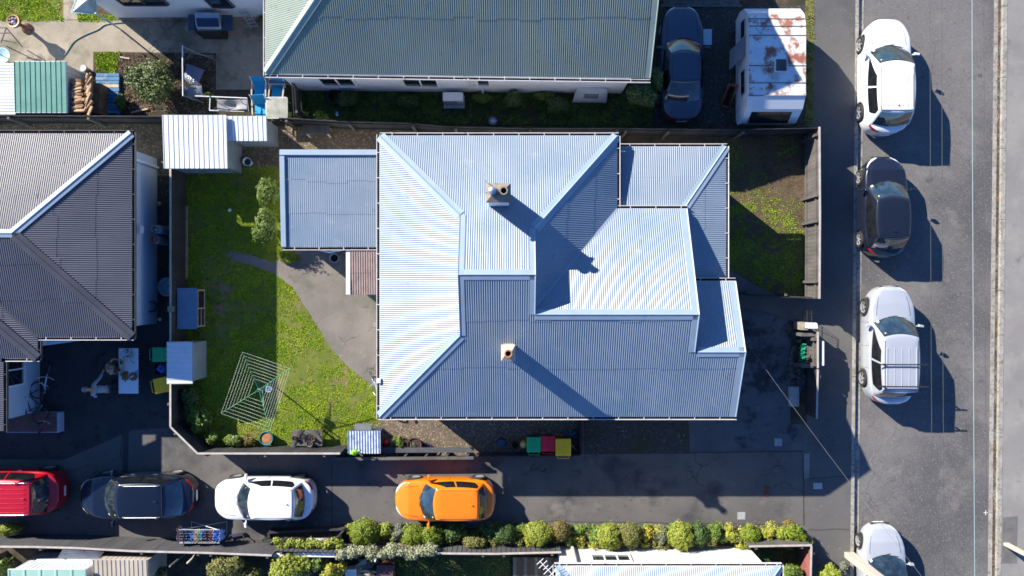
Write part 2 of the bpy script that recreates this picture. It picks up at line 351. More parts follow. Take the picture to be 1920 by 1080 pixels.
psheet('patio', [(-1500, 38), (520, 38), (520, 168), (405, 168), (405, 100), (175, 97), (175, 135), (-1500, 135)], .004, CONC)
psheet('garden_path', [(119, -1500), (146, -1500), (146, 37), (119, 37)], .006, CONC)
psheet('back_lawn', [(-1500, -1500), (119, -1500), (119, 38), (-1500, 38)], .003, LAWN)
psheet('gravel_strip', [(-900, 232), (240, 232), (1165, 246), (1165, 330), (712, 330), (240, 330), (-900, 330)], .003, GRAV)
psheet('side_strip', [(240, 330), (345, 330), (345, 605), (240, 605)], .003, DGRAV)
psheet('lawn', [(345, 330), (720, 300), (720, 800), (690, 850), (374, 850), (345, 815)], .006, LAWN)
PATH = [(428, 470), (470, 478), (512, 492), (545, 478), (560, 466), (716, 466), (716, 740), (690, 716), (655, 690), (622, 655), (582, 590), (548, 538), (514, 512), (472, 497), (430, 487)]
psheet('yard_path', PATH, .014, OLDC)
psheet('gravel_bed', [(650, 832), (690, 800), (722, 783), (1090, 783), (1090, 852), (640, 862)], .010, GRAV)
psheet('gravel_parking', [(1094, 770), (1288, 770), (1292, 800), (1294, 850), (1094, 852)], .010, DGRAV)
psheet('east_yard', [(1340, 240), (1512, 240), (1512, 556), (1340, 556)], .006, ELAWN)
psheet('east_path', [(1345, 485), (1365, 503), (1408, 530), (1450, 551), (1513, 557), (1513, 606), (1345, 560)], .012, mat('dark_concrete', (.09, .09, .09), (.13, .128, .12), 1, 7, rough=.9, bump=.4, stains=[(1.5, (.16, .155, .14), .6, .72)]))
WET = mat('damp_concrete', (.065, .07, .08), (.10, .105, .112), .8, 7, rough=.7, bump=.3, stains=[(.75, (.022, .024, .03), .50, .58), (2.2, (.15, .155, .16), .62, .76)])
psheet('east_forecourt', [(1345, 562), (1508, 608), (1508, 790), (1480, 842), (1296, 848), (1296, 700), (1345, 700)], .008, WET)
psheet('car_pad', [(1225, 10), (1522, 10), (1520, 232), (1225, 236)], .004, DGRAV)
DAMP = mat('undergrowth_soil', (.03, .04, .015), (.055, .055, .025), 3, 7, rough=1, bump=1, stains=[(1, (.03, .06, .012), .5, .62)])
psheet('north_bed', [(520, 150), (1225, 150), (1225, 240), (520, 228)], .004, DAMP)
psheet('verge', [(1510, -400), (1526, -400), (1526, 236), (1510, 236)], .012, mat('mossy_verge', (.10, .12, .03), (.2, .18, .05), 4, 6, rough=1, bump=1, stains=[(3, (.06, .045, .03), .5, .6)]))
psheet('garden_bed', [(640, 988), (1516, 1000), (1516, 1030), (640, 1045)], .012, SOIL)
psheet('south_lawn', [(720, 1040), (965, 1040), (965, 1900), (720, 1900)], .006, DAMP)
# block paving at the top of the parking pad: individual blocks, joints recessed
PB = [mat('paving_block', (.09, .088, .085), (.15, .145, .135), 4, 6, rough=.9, bump=.5, stains=[(10, (.05, .06, .03), .6, .7)])]
pave = MB(); pave.poly([P(1240, -60)+Vector((0, 0, .006)), P(1390, -60)+Vector((0, 0, .006)), P(1390, 12)+Vector((0, 0, .006)), P(1240, 12)+Vector((0, 0, .006))])
pv = struct('block_paving', pave, SILT)
bb = MB(); bb.box(-.098, -.058, 0, .098, .058, .05); first = None; y = P(0, 11).y; r = 0
while y < P(0, -22).y:
    x = P(1243, 0).x+(r % 2)*.1
    while x < P(1388, 0).x:
        if first is None: first = obj('paver', bb, PB[0], pv, bevel=0); first.location = (x, y, .004)
        else: inst(first, pv, (x, y, .004+random.uniform(-.004, .004)), random.uniform(-.03, .03))
        x += .208
    y += .127; r += 1
# covers and marks on the ground
def cover(px, py, w, h, label, cat, m1, rows=0, rz=0, name='drain_cover'):
    c = P(px, py); t = thing(name, label, cat, (c.x, c.y, .010), rz)
    f = MB(); f.box(-w/2, -h/2, 0, w/2, h/2, .012); obj('rim', f, m1, t, world=False, bevel=.003)
    if rows:
        g = MB()
        for i in range(rows):
            for j in range(rows):
                x, y = -w/2+w*(i+.5)/rows, -h/2+h*(j+.5)/rows; g.box(x-w/rows*.22, y-h/rows*.22, .0125, x+w/rows*.22, y+h/rows*.22, .013)
        obj('slot', g, BLACKP, t, world=False)['kind'] = 'stuff'
    else:
        g = MB(); g.box(-w/2+.03, -h/2+.03, .0125, w/2-.03, h/2-.03, .016); obj('lid', g, m1, t, world=False)
    return t
CVR = mat('cover_iron', (.32, .34, .36), (.45, .46, .47), 9, rough=.7)
cover(1459, 829, .3, .3, 'square slotted drain cover on the forecourt in shade', 'drain cover', CVR, 5)
cover(1390, 967, .32, .3, 'square slotted drain cover by the sunlit hedge side of the driveway', 'drain cover', CVR, 5)
cover(1533, 911, .37, .25, 'pale rectangular lid in the footpath', 'service lid', CVR)
for i, (x, y) in enumerate(((1437, 915), (1437, 927))):
    c = P(x, y); m_ = MB(); m_.lathe([(0, .02), (.10, .02), (.115, .012), (.12, .005)], (c.x, c.y, 0), 16)
    tag(obj('access_cap', m_, mat('rusty_iron', (.10, .04, .025), (.16, .06, .04), 9, rough=.9)), ('round rusty cap in the driveway, the upper of two', 'round rusty cap in the driveway, the lower of two')[i], 'pipe cap', 'rusty caps in the driveway')
# driveway joints and patches
JNT = mat('tar_joint', (.03, .03, .032), (.05, .05, .05), 6, rough=.8)
def ribbon(name, pts, w, z, m, jit=0):
    ps = [P(*p) for p in pts]; mb = MB()
    for i in range(len(ps)-1):
        a, b = ps[i], ps[i+1]; d = (b-a).normalized(); s = Vector((-d.y, d.x, 0))*w/2; L = (b-a).length; n = max(1, int(L/.5))
        for k in range(n):
            j1 = noise.noise(Vector((k*.7, i, 4)))*jit; j2 = noise.noise(Vector(((k+1)*.7, i, 4)))*jit if k < n-1 else noise.noise(Vector((0, i+1, 4)))*jit
            p, q = a+(b-a)*k/n, a+(b-a)*(k+1)/n; nn = Vector((-d.y, d.x, 0))
            mb.poly([(p-s+nn*j1)+Vector((0, 0, z)), (q-s+nn*j2)+Vector((0, 0, z)), (q+s+nn*j2)+Vector((0, 0, z)), (p+s+nn*j1)+Vector((0, 0, z))])
    return struct(name, mb, m)
ribbon('tar_joint', [(622, 868), (623, 992)], .03, .009, JNT)
ribbon('tar_joint', [(1095, 851), (1505, 846)], .05, .013, JNT, .03)
ribbon('tar_joint', [(1506, 850), (1507, 985)], .04, .013, JNT, .02)
ribbon('tar_joint', [(1513, 897), (1594, 893)], .03, .014, JNT, .05)
ribbon('tar_joint', [(1516, 993), (1592, 993)], .03, .014, JNT, .05)
ribbon('tar_joint', [(1000, 977), (1500, 984)], .025, .009, JNT, .06)
ribbon('driveway_crack', [(232, 800), (226, 850), (238, 890)], .03, .009, JNT, .05)
psheet('tar_patch', [(231, 770), (242, 770), (240, 890), (230, 890)], .0095, mat('fresh_tar', (.02, .02, .022), (.03, .03, .032), 5, rough=.6))
psheet('yard_asphalt', [(-1500, 600), (322, 600), (322, 802), (250, 806), (120, 862), (-1500, 850)], .0075, mat('dark_yard_asphalt', (.028, .029, .032), (.05, .05, .052), .5, 7, rough=.8, bump=.4, stains=[(.8, (.07, .07, .07), .6, .75), (2.4, (.02, .02, .022), .55, .65)]))  # darker asphalt sheet over the car yard
psheet('concrete_inlay', [(1507, 850), (1518, 850), (1517, 898), (1507, 898)], .0125, FOOTE)
psheet('road_patch', [(1880, 970), (1908, 968), (1906, 1056), (1878, 1056)], .006, mat('dark_patch', (.10, .097, .093), (.15, .145, .14), 2, 6, rough=.9))
# white survey cross painted on the road
sv = MB(); c = P(1852, 963); sv.box(c.x-.09, c.y-.012, -.126, c.x+.09, c.y+.012, -.124); sv.box(c.x-.012, c.y-.1, -.1235, c.x+.012, c.y+.1, -.122); struct('painted_mark', sv, WHITE)
# ------------------------------------------------------------------ house A: pale blue iron roof in the middle
TA = .466
def zN(y): return 3.3+(5.52-y)*TA
def zS(y): return 5.667-(.44-y)*TA
hA = thing('house', 'pale blue corrugated iron roofed house in the middle with two chimneys', 'house', (1.6, .5, 0))
def rs(poly, rib, m=ROOF, par=None, **k): return corr('roof_slope', poly, rib, m, par or hA, **k)
NW, NE = (-4.80, 5.52, 3.3), (3.81, 5.52, 3.3)
A1, A2, A3 = (-1.79, 2.515, 4.70), (-1.79, -1.64, 4.70), (-1.79, .44, 5.667)
B1, B3, B4, B5 = (.785, 2.04, 4.92), (.785, .44, 5.667), (.785, -.60, 4.92), (.785, -.90, zS(-.90))
V0 = (3.81, 2.877, 3.3)
ye = -4.67
rs([NW, NE, B1, B3, A3, A1], (0, 1, 0))
rs([NW, A1, A2, (-4.80, ye, 3.29)], (1, 0, 0))
rs([NE, V0, B4, B1], (1, 0, 0))
rs([V0, (6.35, 2.877, 3.3), (6.35, -.90, zS(-.90)), B5, B4], (0, 1, 0))
rs([(-4.80, ye, zS(ye)), (8.12, ye, zS(ye)), (8.12, -2.23, zS(-2.23)), (6.33, -2.23, zS(-2.23)), (6.33, -.90, zS(-.90)), (.785, -.90, zS(-.90)), (.785, .44, 5.667), (-1.79, .44, 5.667), (-1.79, -1.64, zS(-1.64))], (0, 1, 0))
zp = lambda y: zS(-2.23)-TA*(y+2.23)
rs([(6.36, .25, zp(.25)), (8.12, .25, zp(.25)), (8.12, -2.23, zp(-2.23)), (6.36, -2.23, zp(-2.23))], (0, 1, 0))
zq = lambda x: 2.85+(7.89-x)*.174
rs([(3.86, 5.21, 2.85), (7.89, 5.21, 2.85), (6.28, 2.90, 3.13), (3.86, 2.90, 3.13)], (0, 1, 0))
rs([(7.89, 5.21, 2.85), (6.28, 2.90, 3.13), (6.38, 2.88, zq(6.38)), (6.38, .25, zq(6.38)), (7.89, .25, 2.85)], (1, 0, 0))
fl = lambda p, q, a, b, w=.2, **k: cap('ridge_flashing', p, q, FLASH, hA, a, b, w, **k)
Ndn, Sdn, Wdn, Edn = (0, 1, -TA), (0, -1, -TA), (-1, 0, -TA), (1, 0, -.5355)
fl(NW, A1, Ndn, Wdn, .2); fl((-4.80, ye, 3.29), A2, Sdn, Wdn, .2); fl(NE, B1, Ndn, Edn, .2)
fl(A3, B3, Ndn, Sdn, .19); fl(A1, A3, (1, 0, 0), (0, 0, -1), .2); fl(A3, A2, (1, 0, 0), (0, 0, -1), .2)
fl(B1, B3, (-1, 0, 0), (0, 0, -1), .2); fl(B3, B5, (-1, 0, 0), (0, 0, -1), .2)
fl(B5, (6.35, -.90, zS(-.90)), Ndn, Sdn, .2)
fl((6.35, 2.877, 3.3), (6.35, -.90, zS(-.9)), (-1, 0, 0), (0, 0, -1), .24); fl((6.35, -.90, zS(-.9)), (6.35, -2.23, zS(-2.23)), (-1, 0, 0), (0, 0, -1), .22)
fl((6.45, -2.23, zS(-2.23)), (8.12, -2.23, zS(-2.23)), Ndn, Sdn, .19)
fl((8.12, .25, zp(.25)), (8.12, -2.23, zp(-2.23)), (-1, 0, 0), (0, 0, -1), .22); fl((8.12, -2.23, zp(-2.23)), (8.12, ye, zS(ye)), (-1, 0, 0), (0, 0, -1), .22)
fl((7.89, 5.21, 2.85), (6.28, 2.90, 3.13), (0, 1, -.12), (1, 0, -.174), .17)
# gablet walls closing the raised ridges
for x, pts in ((-1.77, [(2.5, 4.68), (.44, 5.64), (-1.62, 4.68)]), (.765, [(2.03, 4.9), (.44, 5.64), (-.9, 5.02), (-.6, 4.9)]), (6.30, [(2.6, 3.3), (-.9, 5.0), (-2.23, 4.38), (-2.23, 3.0), (2.6, 3.0)]), (7.84, [(.0, 3.26), (-2.23, 4.38), (-4.3, 3.4), (-4.3, 3.22), (0, 3.22)])):
    gw = MB(); gw.poly([(x, a, b) for a, b in pts]); obj('gable_wall', gw, WHITE, hA)
vg = MB(); vg.bar(Vector(V0)+Vector((0, 0, .0)), Vector(B4), .16, .03); obj('valley_flashing', vg, FLASH, hA)
w = MB(); w.prism([(-4.4, 5.1), (3.5, 5.1), (3.5, 4.85), (7.55, 4.85), (7.55, -.01), (7.85, -.01), (7.85, -4.27), (-4.4, -4.27)][::-1], 0, 2.8)
w.prism([(-4.4, 5.1), (3.5, 5.1), (3.5, 2.6), (6.3, 2.6), (6.3, 0), (7.85, 0), (7.85, -4.27), (-4.4, -4.27)][::-1], 2.802, 3.2, bot=False); obj('wall', w, WHITE, hA)
for (p, q, ou) in (((-4.8, 5.52, 3.3), (3.87, 5.52, 3.3), (0, 1, 0)), ((-4.8, ye-.06, 3.29), (-4.8, 5.58, 3.3), (-1, 0, 0)), ((-4.86, ye, 3.28), (8.16, ye, 3.28), (0, -1, 0)),
                   ((3.81, 5.52, 3.3), (3.81, 2.95, 3.3), (1, 0, 0)), ((3.85, 2.877, 3.3), (6.37, 2.877, 3.3), (0, 1, 0)), ((3.9, 5.21, 2.85), (7.93, 5.21, 2.85), (0, 1, 0)),
                   ((7.89, 5.24, 2.85), (7.89, .28, 2.85), (1, 0, 0)), ((6.4, .25, 3.26), (8.12, .25, 3.26), (0, 1, 0))):
    gutter('gutter', p, q, ou, RIMW, hA)
fb = MB(); fb.box(-4.72, ye+.02, 3.05, 8.05, ye+.05, 3.23); fb.box(-4.76, ye+.06, 3.05, -4.73, 5.4, 3.24); obj('fascia', fb, WHITE, hA)
window(hA, (1.0, -4.272, 1.6), (1, 0, 0), (0, 0, 1), 1.8, 1.2, 2); window(hA, (5, -4.272, 1.6), (1, 0, 0), (0, 0, 1), 1.4, 1.2, 2); window(hA, (7.852, -2, 1.6), (0, 1, 0), (0, 0, 1), 1.6, 1.2, 2)
# lean-to wing on the west
zl = lambda y: 2.42+(y-1.54)*.055
x0, x1, yn, ys = -8.55, -4.82, 5.1, 1.54
rs([(x0+.1, yn-.1, zl(yn)), (x1, yn-.1, zl(yn)), (x1, ys, zl(ys)), (x0+.1, ys, zl(ys))], (0, 1, 0), wav=.002, amp=.0065)
pm = MB(); pm.hexa([(x0-.08, yn-.2, zl(yn)-.1), (x1, yn-.2, zl(yn)-.1), (x1, yn+.04, zl(yn)-.1), (x0-.08, yn+.04, zl(yn)-.1), (x0-.08, yn-.16, zl(yn)+.09), (x1, yn-.16, zl(yn)+.09), (x1, yn+.04, zl(yn)+.07), (x0-.08, yn+.04, zl(yn)+.07)])
pm.hexa([(x0-.08, ys, zl(ys)-.1), (x0+.1, ys, zl(ys)-.1), (x0+.1, yn-.2, zl(yn)-.1), (x0-.08, yn-.2, zl(yn)-.1), (x0-.08, ys, zl(ys)+.08), (x0+.1, ys, zl(ys)+.08), (x0+.1, yn-.2, zl(yn)+.09), (x0-.08, yn-.2, zl(yn)+.085)])
obj('parapet_flashing', pm, FLASH, hA)
w = MB(); w.prism([(x0+.05, yn-.02), (x0+.05, ys+.22), (-4.42, ys+.22), (-4.42, yn-.02)], 0, 2.3); obj('wing_wall', w, WHITE, hA)
gutter('gutter', (x0-.05, ys, zl(ys)), (x1, ys, zl(ys)), (0, -1, 0), RIMW, hA)
pc = mat('brown_porch_iron', (.21, .15, .14), (.27, .2, .18), 3, rough=.5, stains=[(8, (.3, .24, .22), .62, .72)])
zb = lambda y: 2.28+(y+.25)*.05
corr('porch_roof', [(-6.07, 1.45, zb(1.45)), (-4.86, 1.45, zb(1.45)), (-4.86, -.25, zb(-.25)), (-6.07, -.25, zb(-.25))], (0, 1, 0), pc, hA, pitch=.09, amp=.012)
w = MB(); w.box(-6.24, -.24, 2.02, -6.09, 1.5, 2.34); w.box(-6.15, .9, 0, -6.1, 1.6, 2.0); obj('porch_fascia', w, WHITE, hA)
w = MB(); w.tube([(-6.2, ys-.05, 2.2), (-6.9, 1.35, 2.2), (-8.2, 1.66, 2.3)], .035, 8); obj('downpipe', w, WHITE, hA)
sp = MB(); c = P(711, 714, 3.4); sp.box(c.x-.07, c.y-.08, 3.3, c.x+.05, c.y+.08, 3.42); obj('security_light', sp, WHITE, hA)
# chimneys
CH1 = mat('chimney_concrete', (.22, .195, .15), (.32, .28, .22), 3, 7, rough=.95, bump=.8, stains=[(5, (.10, .09, .075), .55, .68)])
CH2 = mat('pale_chimney_render', (.42, .35, .27), (.52, .44, .34), 3, 7, rough=.95, bump=.6, stains=[(7, (.2, .1, .06), .64, .74)])
POT = mat('terracotta_pot', (.36, .13, .06), (.46, .2, .1), 6, rough=.85)
SOOT = mat('soot', (.006, .005, .005), (.012, .01, .01), 6, rough=1)
def chimney(parent, c, w, d, z0, z1, zc, capm, bodym, pots, over=.06):
    b = MB(); b.box(c[0]-w/2, c[1]-d/2, z0, c[0]+w/2, c[1]+d/2, z1); ch = obj('chimney', b, bodym, parent)
    w2, d2 = w/2+over, d/2+over; k = MB()
    k.hexa([(c[0]-w2, c[1]-d2, z1+.002), (c[0]+w2, c[1]-d2, z1+.002), (c[0]+w2, c[1]+d2, z1+.002), (c[0]-w2, c[1]+d2, z1+.002), (c[0]-w2, c[1]-d2, z1+.08), (c[0]+w2, c[1]-d2, z1+.08), (c[0]+w2, c[1]+d2, z1+.08), (c[0]-w2, c[1]+d2, z1+.08)])
    i = .55
    k.hexa([(c[0]-w2+.01, c[1]-d2+.01, z1+.081), (c[0]+w2-.01, c[1]-d2+.01, z1+.081), (c[0]+w2-.01, c[1]+d2-.01, z1+.081), (c[0]-w2+.01, c[1]+d2-.01, z1+.081), (c[0]-w2*i, c[1]-d2*i*.6, zc), (c[0]+w2*i, c[1]-d2*i*.6, zc), (c[0]+w2*i, c[1]+d2*i*.6, zc), (c[0]-w2*i, c[1]+d2*i*.6, zc)])
    obj('chimney_cap', k, capm, ch, bevel=.01)
    for (px, py, r, m) in pots:
        t = MB(); t.lathe([(r*1.05, zc-.12), (r, zc+.16), (r*1.12, zc+.17), (r*1.12, zc+.22), (r*.8, zc+.22), (r*.72, zc-.05)], (px, py, 0), 20); q = obj('chimney_pot', t, m, ch, smooth=False)
        t = MB(); t.lathe([(0, zc+.02), (r*.75, zc+.02)], (px, py, 0), 20); obj('flue', t, SOOT, ch)
    return ch
c1 = P(934, 361, 6.3); chimney(hA, (c1.x, c1.y), .68, .5, 4.3, 6.15, 6.36, CH1, WHITE, [(c1.x-.18, c1.y+.03, .125, STEEL), (c1.x+.18, c1.y+.03, .12, CH1)])
k = MB(); k.lathe([(.12, 6.62), (.05, 6.66), (0, 6.67)], (c1.x-.18, c1.y+.03, 0), 16); obj('flue_cowl', k, STEEL, hA)
k = MB(); k.tube([(c1.x-.34, c1.y+.25, 5.2), (c1.x-.42, c1.y+.42, 6.7)], .012, 6); obj('aerial', k, STEEL, hA)
c2 = P(953, 662, 5.9); chimney(hA, (c2.x, c2.y), .36, .42, 4.2, 5.72, 5.92, CH2, CH2, [(c2.x, c2.y, .115, POT)])
# ------------------------------------------------------------------ house B: dark roof on the left
hB = thing('house', 'dark grey corrugated hip roofed house with pale blue walls beside the car yard', 'house', (-18, 1, 0))
TB = .2547
def ds(poly, rib): return corr('roof_slope', poly, rib, DROOF, hB, pitch=.0765, amp=.0095)
ds([(-13.95, 5.67, 3), (-17.68, 1.935, 3.95), (-27, 1.935, 3.95), (-27, 5.67, 3)], (0, 1, 0))
ds([(-13.95, 5.67, 3), (-13.95, -1.80, 3), (-17.68, 1.935, 3.95)], (1, 0, 0))
ds([(-13.95, -1.80, 3), (-17.68, 1.935, 3.95), (-21.145, 1.935, 3.95), (-17.41, -1.80, 3)], (0, 1, 0))
ds([(-17.41, -1.80, 3), (-21.145, 1.935, 3.95), (-21.145, 1.155, 3.95), (-17.41, -2.58, 3)], (1, 0, 0))
ds([(-17.41, -2.58, 3), (-21.145, 1.155, 3.95), (-27, 1.155, 3.95), (-27, -2.58, 3)], (0, 1, 0))
ds([(-18.66, -2.7, 3.0), (-18.66, -5.24, 3.0), (-22, -5.24, 3.85), (-22, -2.7, 3.85)], (1, 0, 0))
bf = lambda p, q, a, b, w=.17, m=DFLASH: cap('ridge_flashing', p, q, m, hB, a, b, w)
bN, bS, bE = (0, 1, -TB), (0, -1, -TB), (1, 0, -TB)
bf((-13.95, 5.67, 3.02), (-17.68, 1.935, 3.97), bN, bE, .16, FLASH); bf((-13.95, -1.80, 3.02), (-17.68, 1.935, 3.97), bS, bE, .2); bf((-17.68, 1.935, 3.97), (-27, 1.935, 3.97), bN, bS, .15, FLASH)  # north hip and ridge take the pale flashing to paint their sunlit side
bf((-17.41, -2.58, 3.02), (-21.145, 1.155, 3.97), bS, bE, .2)
vb = MB(); vb.bar((-17.41, -1.80, 3.0), (-21.145, 1.935, 3.95), .14, .02); obj('valley_flashing', vb, DFLASH, hB)
for (p, q, ou) in (((-27, 5.67, 3), (-13.9, 5.67, 3), (0, 1, 0)), ((-13.95, 5.73, 3), (-13.95, -1.86, 3), (1, 0, 0)), ((-13.89, -1.80, 3), (-17.38, -1.80, 3), (0, -1, 0)), ((-17.41, -1.83, 3), (-17.41, -2.64, 3), (1, 0, 0)), ((-17.35, -2.58, 3), (-18.6, -2.58, 3), (0, -1, 0)), ((-18.66, -2.72, 3), (-18.66, -5.28, 3), (1, 0, 0))):
    gutter('gutter', p, q, ou, DGUT if ou[1] != -1 else RIMW, hB)
w = MB(); w.prism([(-14.46, 5.27), (-27, 5.27), (-27, -5.0), (-19.24, -5.0), (-19.24, -2.2), (-17.9, -2.2), (-17.9, -1.451), (-14.46, -1.451)], 0, 2.93)
WALLB = mat('pale_blue_cladding', (.48, .56, .64), (.52, .60, .68), 1, rough=.5); obj('wall', w, WALLB, hB)
# cladding boards on the two visible east walls
bd = MB(); bd.box(0, -3.355, 0, .018, 3.355, .17); b0 = None; z = .25; i = 0
while z < 2.8:
    if b0 is None: b0 = obj('weatherboard', bd, WALLB, hB); b0.location = Vector((-14.459, 1.91, z))-Vector(hB.location); b0.rotation_euler = (0, R(-3.5), 0)
    # later boards share the mesh
    else: o = inst(b0, hB, Vector((-14.459, 1.91, z))-Vector(hB.location)); o.rotation_euler = (0, R(-3.5), 0)
    z += .178
me0 = b0.data
for v in me0.vertices: v.co += Vector(hB.location)     # stored relative to the house origin: bring the board back to its own origin
z = .25; bs = None; bd = MB(); bd.box(0, -1.39, 0, .018, 1.39, .17)
while z < 2.8:
    p_ = Vector((-19.239, -3.61, z))-Vector(hB.location)
    if bs is None: bs = obj('weatherboard', bd, WALLB, hB, world=False); bs.location = p_
    else: inst(bs, hB, p_)
    (bs if z < .3 else COL.objects[-1]).rotation_euler = (0, R(-3.5), 0); z += .178
window(hB, (-19.21, -3.15, 1.75), (0, 1, 0), (0, 0, 1), 1.25, 1.35, 2)
dp = MB(); dp.tube([(-13.98, 4.95, 2.9), (-14.35, 4.9, 2.75), (-14.38, 4.88, .1)], .05, 10); obj('downpipe', dp, WHITE, hB)
mt = MB(); c = P(262, 430, 1.6); mt.box(-14.45, c.y-.15, 1.45, -14.28, c.y+.15, 1.75); obj('meter_box', mt, WALLB, hB)
bm_ = MB(); bm_.bar((-17.2, -2.05, 2.7), (-16.0, -1.87, 2.75), .14, .14); bm_.bar((-17.0, -2.0, 0), (-17.0, -2.0, 2.65), .1, .1); obj('porch_beam', bm_, WALLB, hB)
# deck at the corner
dk = thing('deck', 'red brown timber deck with clutter at the corner of the dark roofed house', 'deck', (-19.3, -5.5, 0))
DECK = mat('red_brown_decking', (.11, .05, .04), (.17, .08, .065), 3, rough=.7)
pl = MB(); pl.box(-1.05, -.058, -.02, 1.05, .058, .0); d0 = None
for i in range(6):
    pp = (-.05, .42-i*.13, .42)
    if d0 is None: d0 = obj('plank', pl, DECK, dk, world=False); d0.location = pp
    else: inst(d0, dk, pp)
fr = MB(); fr.box(.6, -.32, 0, 1.05, .48, .38); fr.box(-1.05, -.32, 0, .58, .48, .38); obj('deck_frame', fr, WALLB, dk, world=False)
# ------------------------------------------------------------------ house C: green roof at the top
hC = thing('house', 'green corrugated roofed house with white weatherboards above the north fence', 'house', (-2, 10, 0))
TC = .62
def gs(poly, rib): return corr('roof_slope', poly, rib, GROOF, hC, pitch=.0765, amp=.0095)
zt = 3.2+4.8*TC
gs([(-8.97, 7.82, 3.2), (5.03, 7.63, 3.2), (5.10, 12.6, zt), (-4.17, 12.62, zt)], (0, 1, 0))
gs([(-8.97, 7.82, 3.2), (-4.17, 12.62, zt), (-8.97, 17.4, 3.2)], (1, 0, 0))
gs([(-8.97, 17.4, 3.2), (-4.17, 12.62, zt), (5.10, 12.6, zt), (5.1, 17.4, 3.2)], (0, 1, 0))
gf = lambda p, q, a, b, w: cap('ridge_flashing', p, q, GFLASH, hC, a, b, w)
gf((-8.97, 7.82, 3.2), (-4.17, 12.62, zt), (0, -1, -TC), (-1, 0, -TC), .2); gf((5.03, 7.63, 3.2), (5.10, 12.6, zt), (-1, 0, 0), (0, 0, -1), .2); gf((-4.17, 12.62, zt), (5.1, 12.6, zt), (0, -1, -TC), (0, 1, -TC), .2)
gutter('gutter', (-9.0, 7.80, 3.18), (5.05, 7.61, 3.18), (0, -1, 0), RIMW, hC); gutter('gutter', (-8.99, 7.75, 3.18), (-8.99, 17.4, 3.18), (-1, 0, 0), RIMW, hC, w=.08)
w = MB(); w.prism([(-8.74, 8.05), (4.45, 7.92), (4.5, 17.1), (-8.74, 17.1)], 0, 3.1); obj('wall', w, WHITE, hC)
w = MB(); w.poly([(4.51, 8.0, 3.1), (4.51, 12.6, zt-.1), (4.51, 17.1, 3.1)]); obj('gable_wall', w, WHITE, hC)
ang = math.atan2(7.92-8.05, 13.19); L = math.hypot(13.19, .13)
bd = MB(); bd.hexa([(0, -.022, 0), (L, -.022, 0), (L, 0, 0), (0, 0, 0), (0, -.006, .175), (L, -.006, .175), (L, 0, .175), (0, 0, .175)]); b0 = None; z = .22
while z < 2.95:
    p_ = Vector((-8.74, 8.049, z))-Vector(hC.location)
    if b0 is None: b0 = obj('weatherboard', bd, WHITE, hC, world=False); b0.location = p_; b0.rotation_euler = (0, 0, ang)
    else: inst(b0, hC, p_, ang)
    z += .168
du = Vector((math.cos(ang), math.sin(ang), 0))
for (x0_, x1_, zc_, hh, pn) in ((588, 660, 1.68, 1.3, 2), (748, 820, 1.68, 1.3, 2), (890, 920, 1.78, 1.0, 1)):
    k_ = (H-2.2)/H/S; xa, xb = (x0_-960)*k_, (x1_-960)*k_; cx = (xa+xb)/2; yy = 8.05+(cx+8.74)*math.tan(ang)-.028
    window(hC, (cx, yy, zc_-.1), du, (0, 0, 1), xb-xa-.12, hh, pn)
d_ = MB(); xx = P(872, 0, 2.6).x; d_.tube([(xx, 7.6, 3.1), (xx, 7.93, 2.75), (xx+.03, 7.93, 1.5), (xx+.03, 7.93, .3)], .035, 8); d_.tube([(xx+.14, 7.62, 3.1), (xx+.16, 7.92, 2.7), (xx+.2, 7.91, 1.2), (xx+.55, 7.88, 1.0), (xx+.6, 7.85, .2)], .04, 8); obj('downpipe', d_, WHITE, hC)
# ------------------------------------------------------------------ house D: white house at the top left
hD = thing('house', 'white walled house at the back of the patio behind the barbecue', 'house', (-12.5, 14, 0))
WD = mat('white_render', (.62, .66, .70), (.70, .73, .76), 1, rough=.6)
w = MB(); w.prism([(-16.04, 10.97), (-9.4, 11.02), (-9.4, 17), (-16.04, 17)], 0, 3.0); obj('wall', w, WD, hD)
w = MB(); w.prism([(-15.95, 10.9), (-9.45, 10.93), (-9.45, 11.05), (-15.95, 11.05)], 0, .12); obj('plinth', w, CONC, hD)
corr('roof_slope', [(-16.35, 10.62, 3.02), (-9.3, 10.62, 3.02), (-9.3, 14, 4.6), (-16.35, 14, 4.6)], (0, 1, 0), ROOF, hD); corr('roof_slope', [(-16.35, 17.4, 3.02), (-9.3, 17.4, 3.02), (-9.3, 14, 4.6), (-16.35, 14, 4.6)], (0, 1, 0), ROOF, hD)
window(hD, (P(263, 0, 2.0).x, 10.965, 2.05), (1, 0, 0), (0, 0, 1), 1.75, .95, 2, fm=DGUT); window(hD, (P(411, 0, 1.7).x, 10.985, 1.75), (1, 0, 0), (0, 0, 1), .85, .9, 1, fm=DGUT)
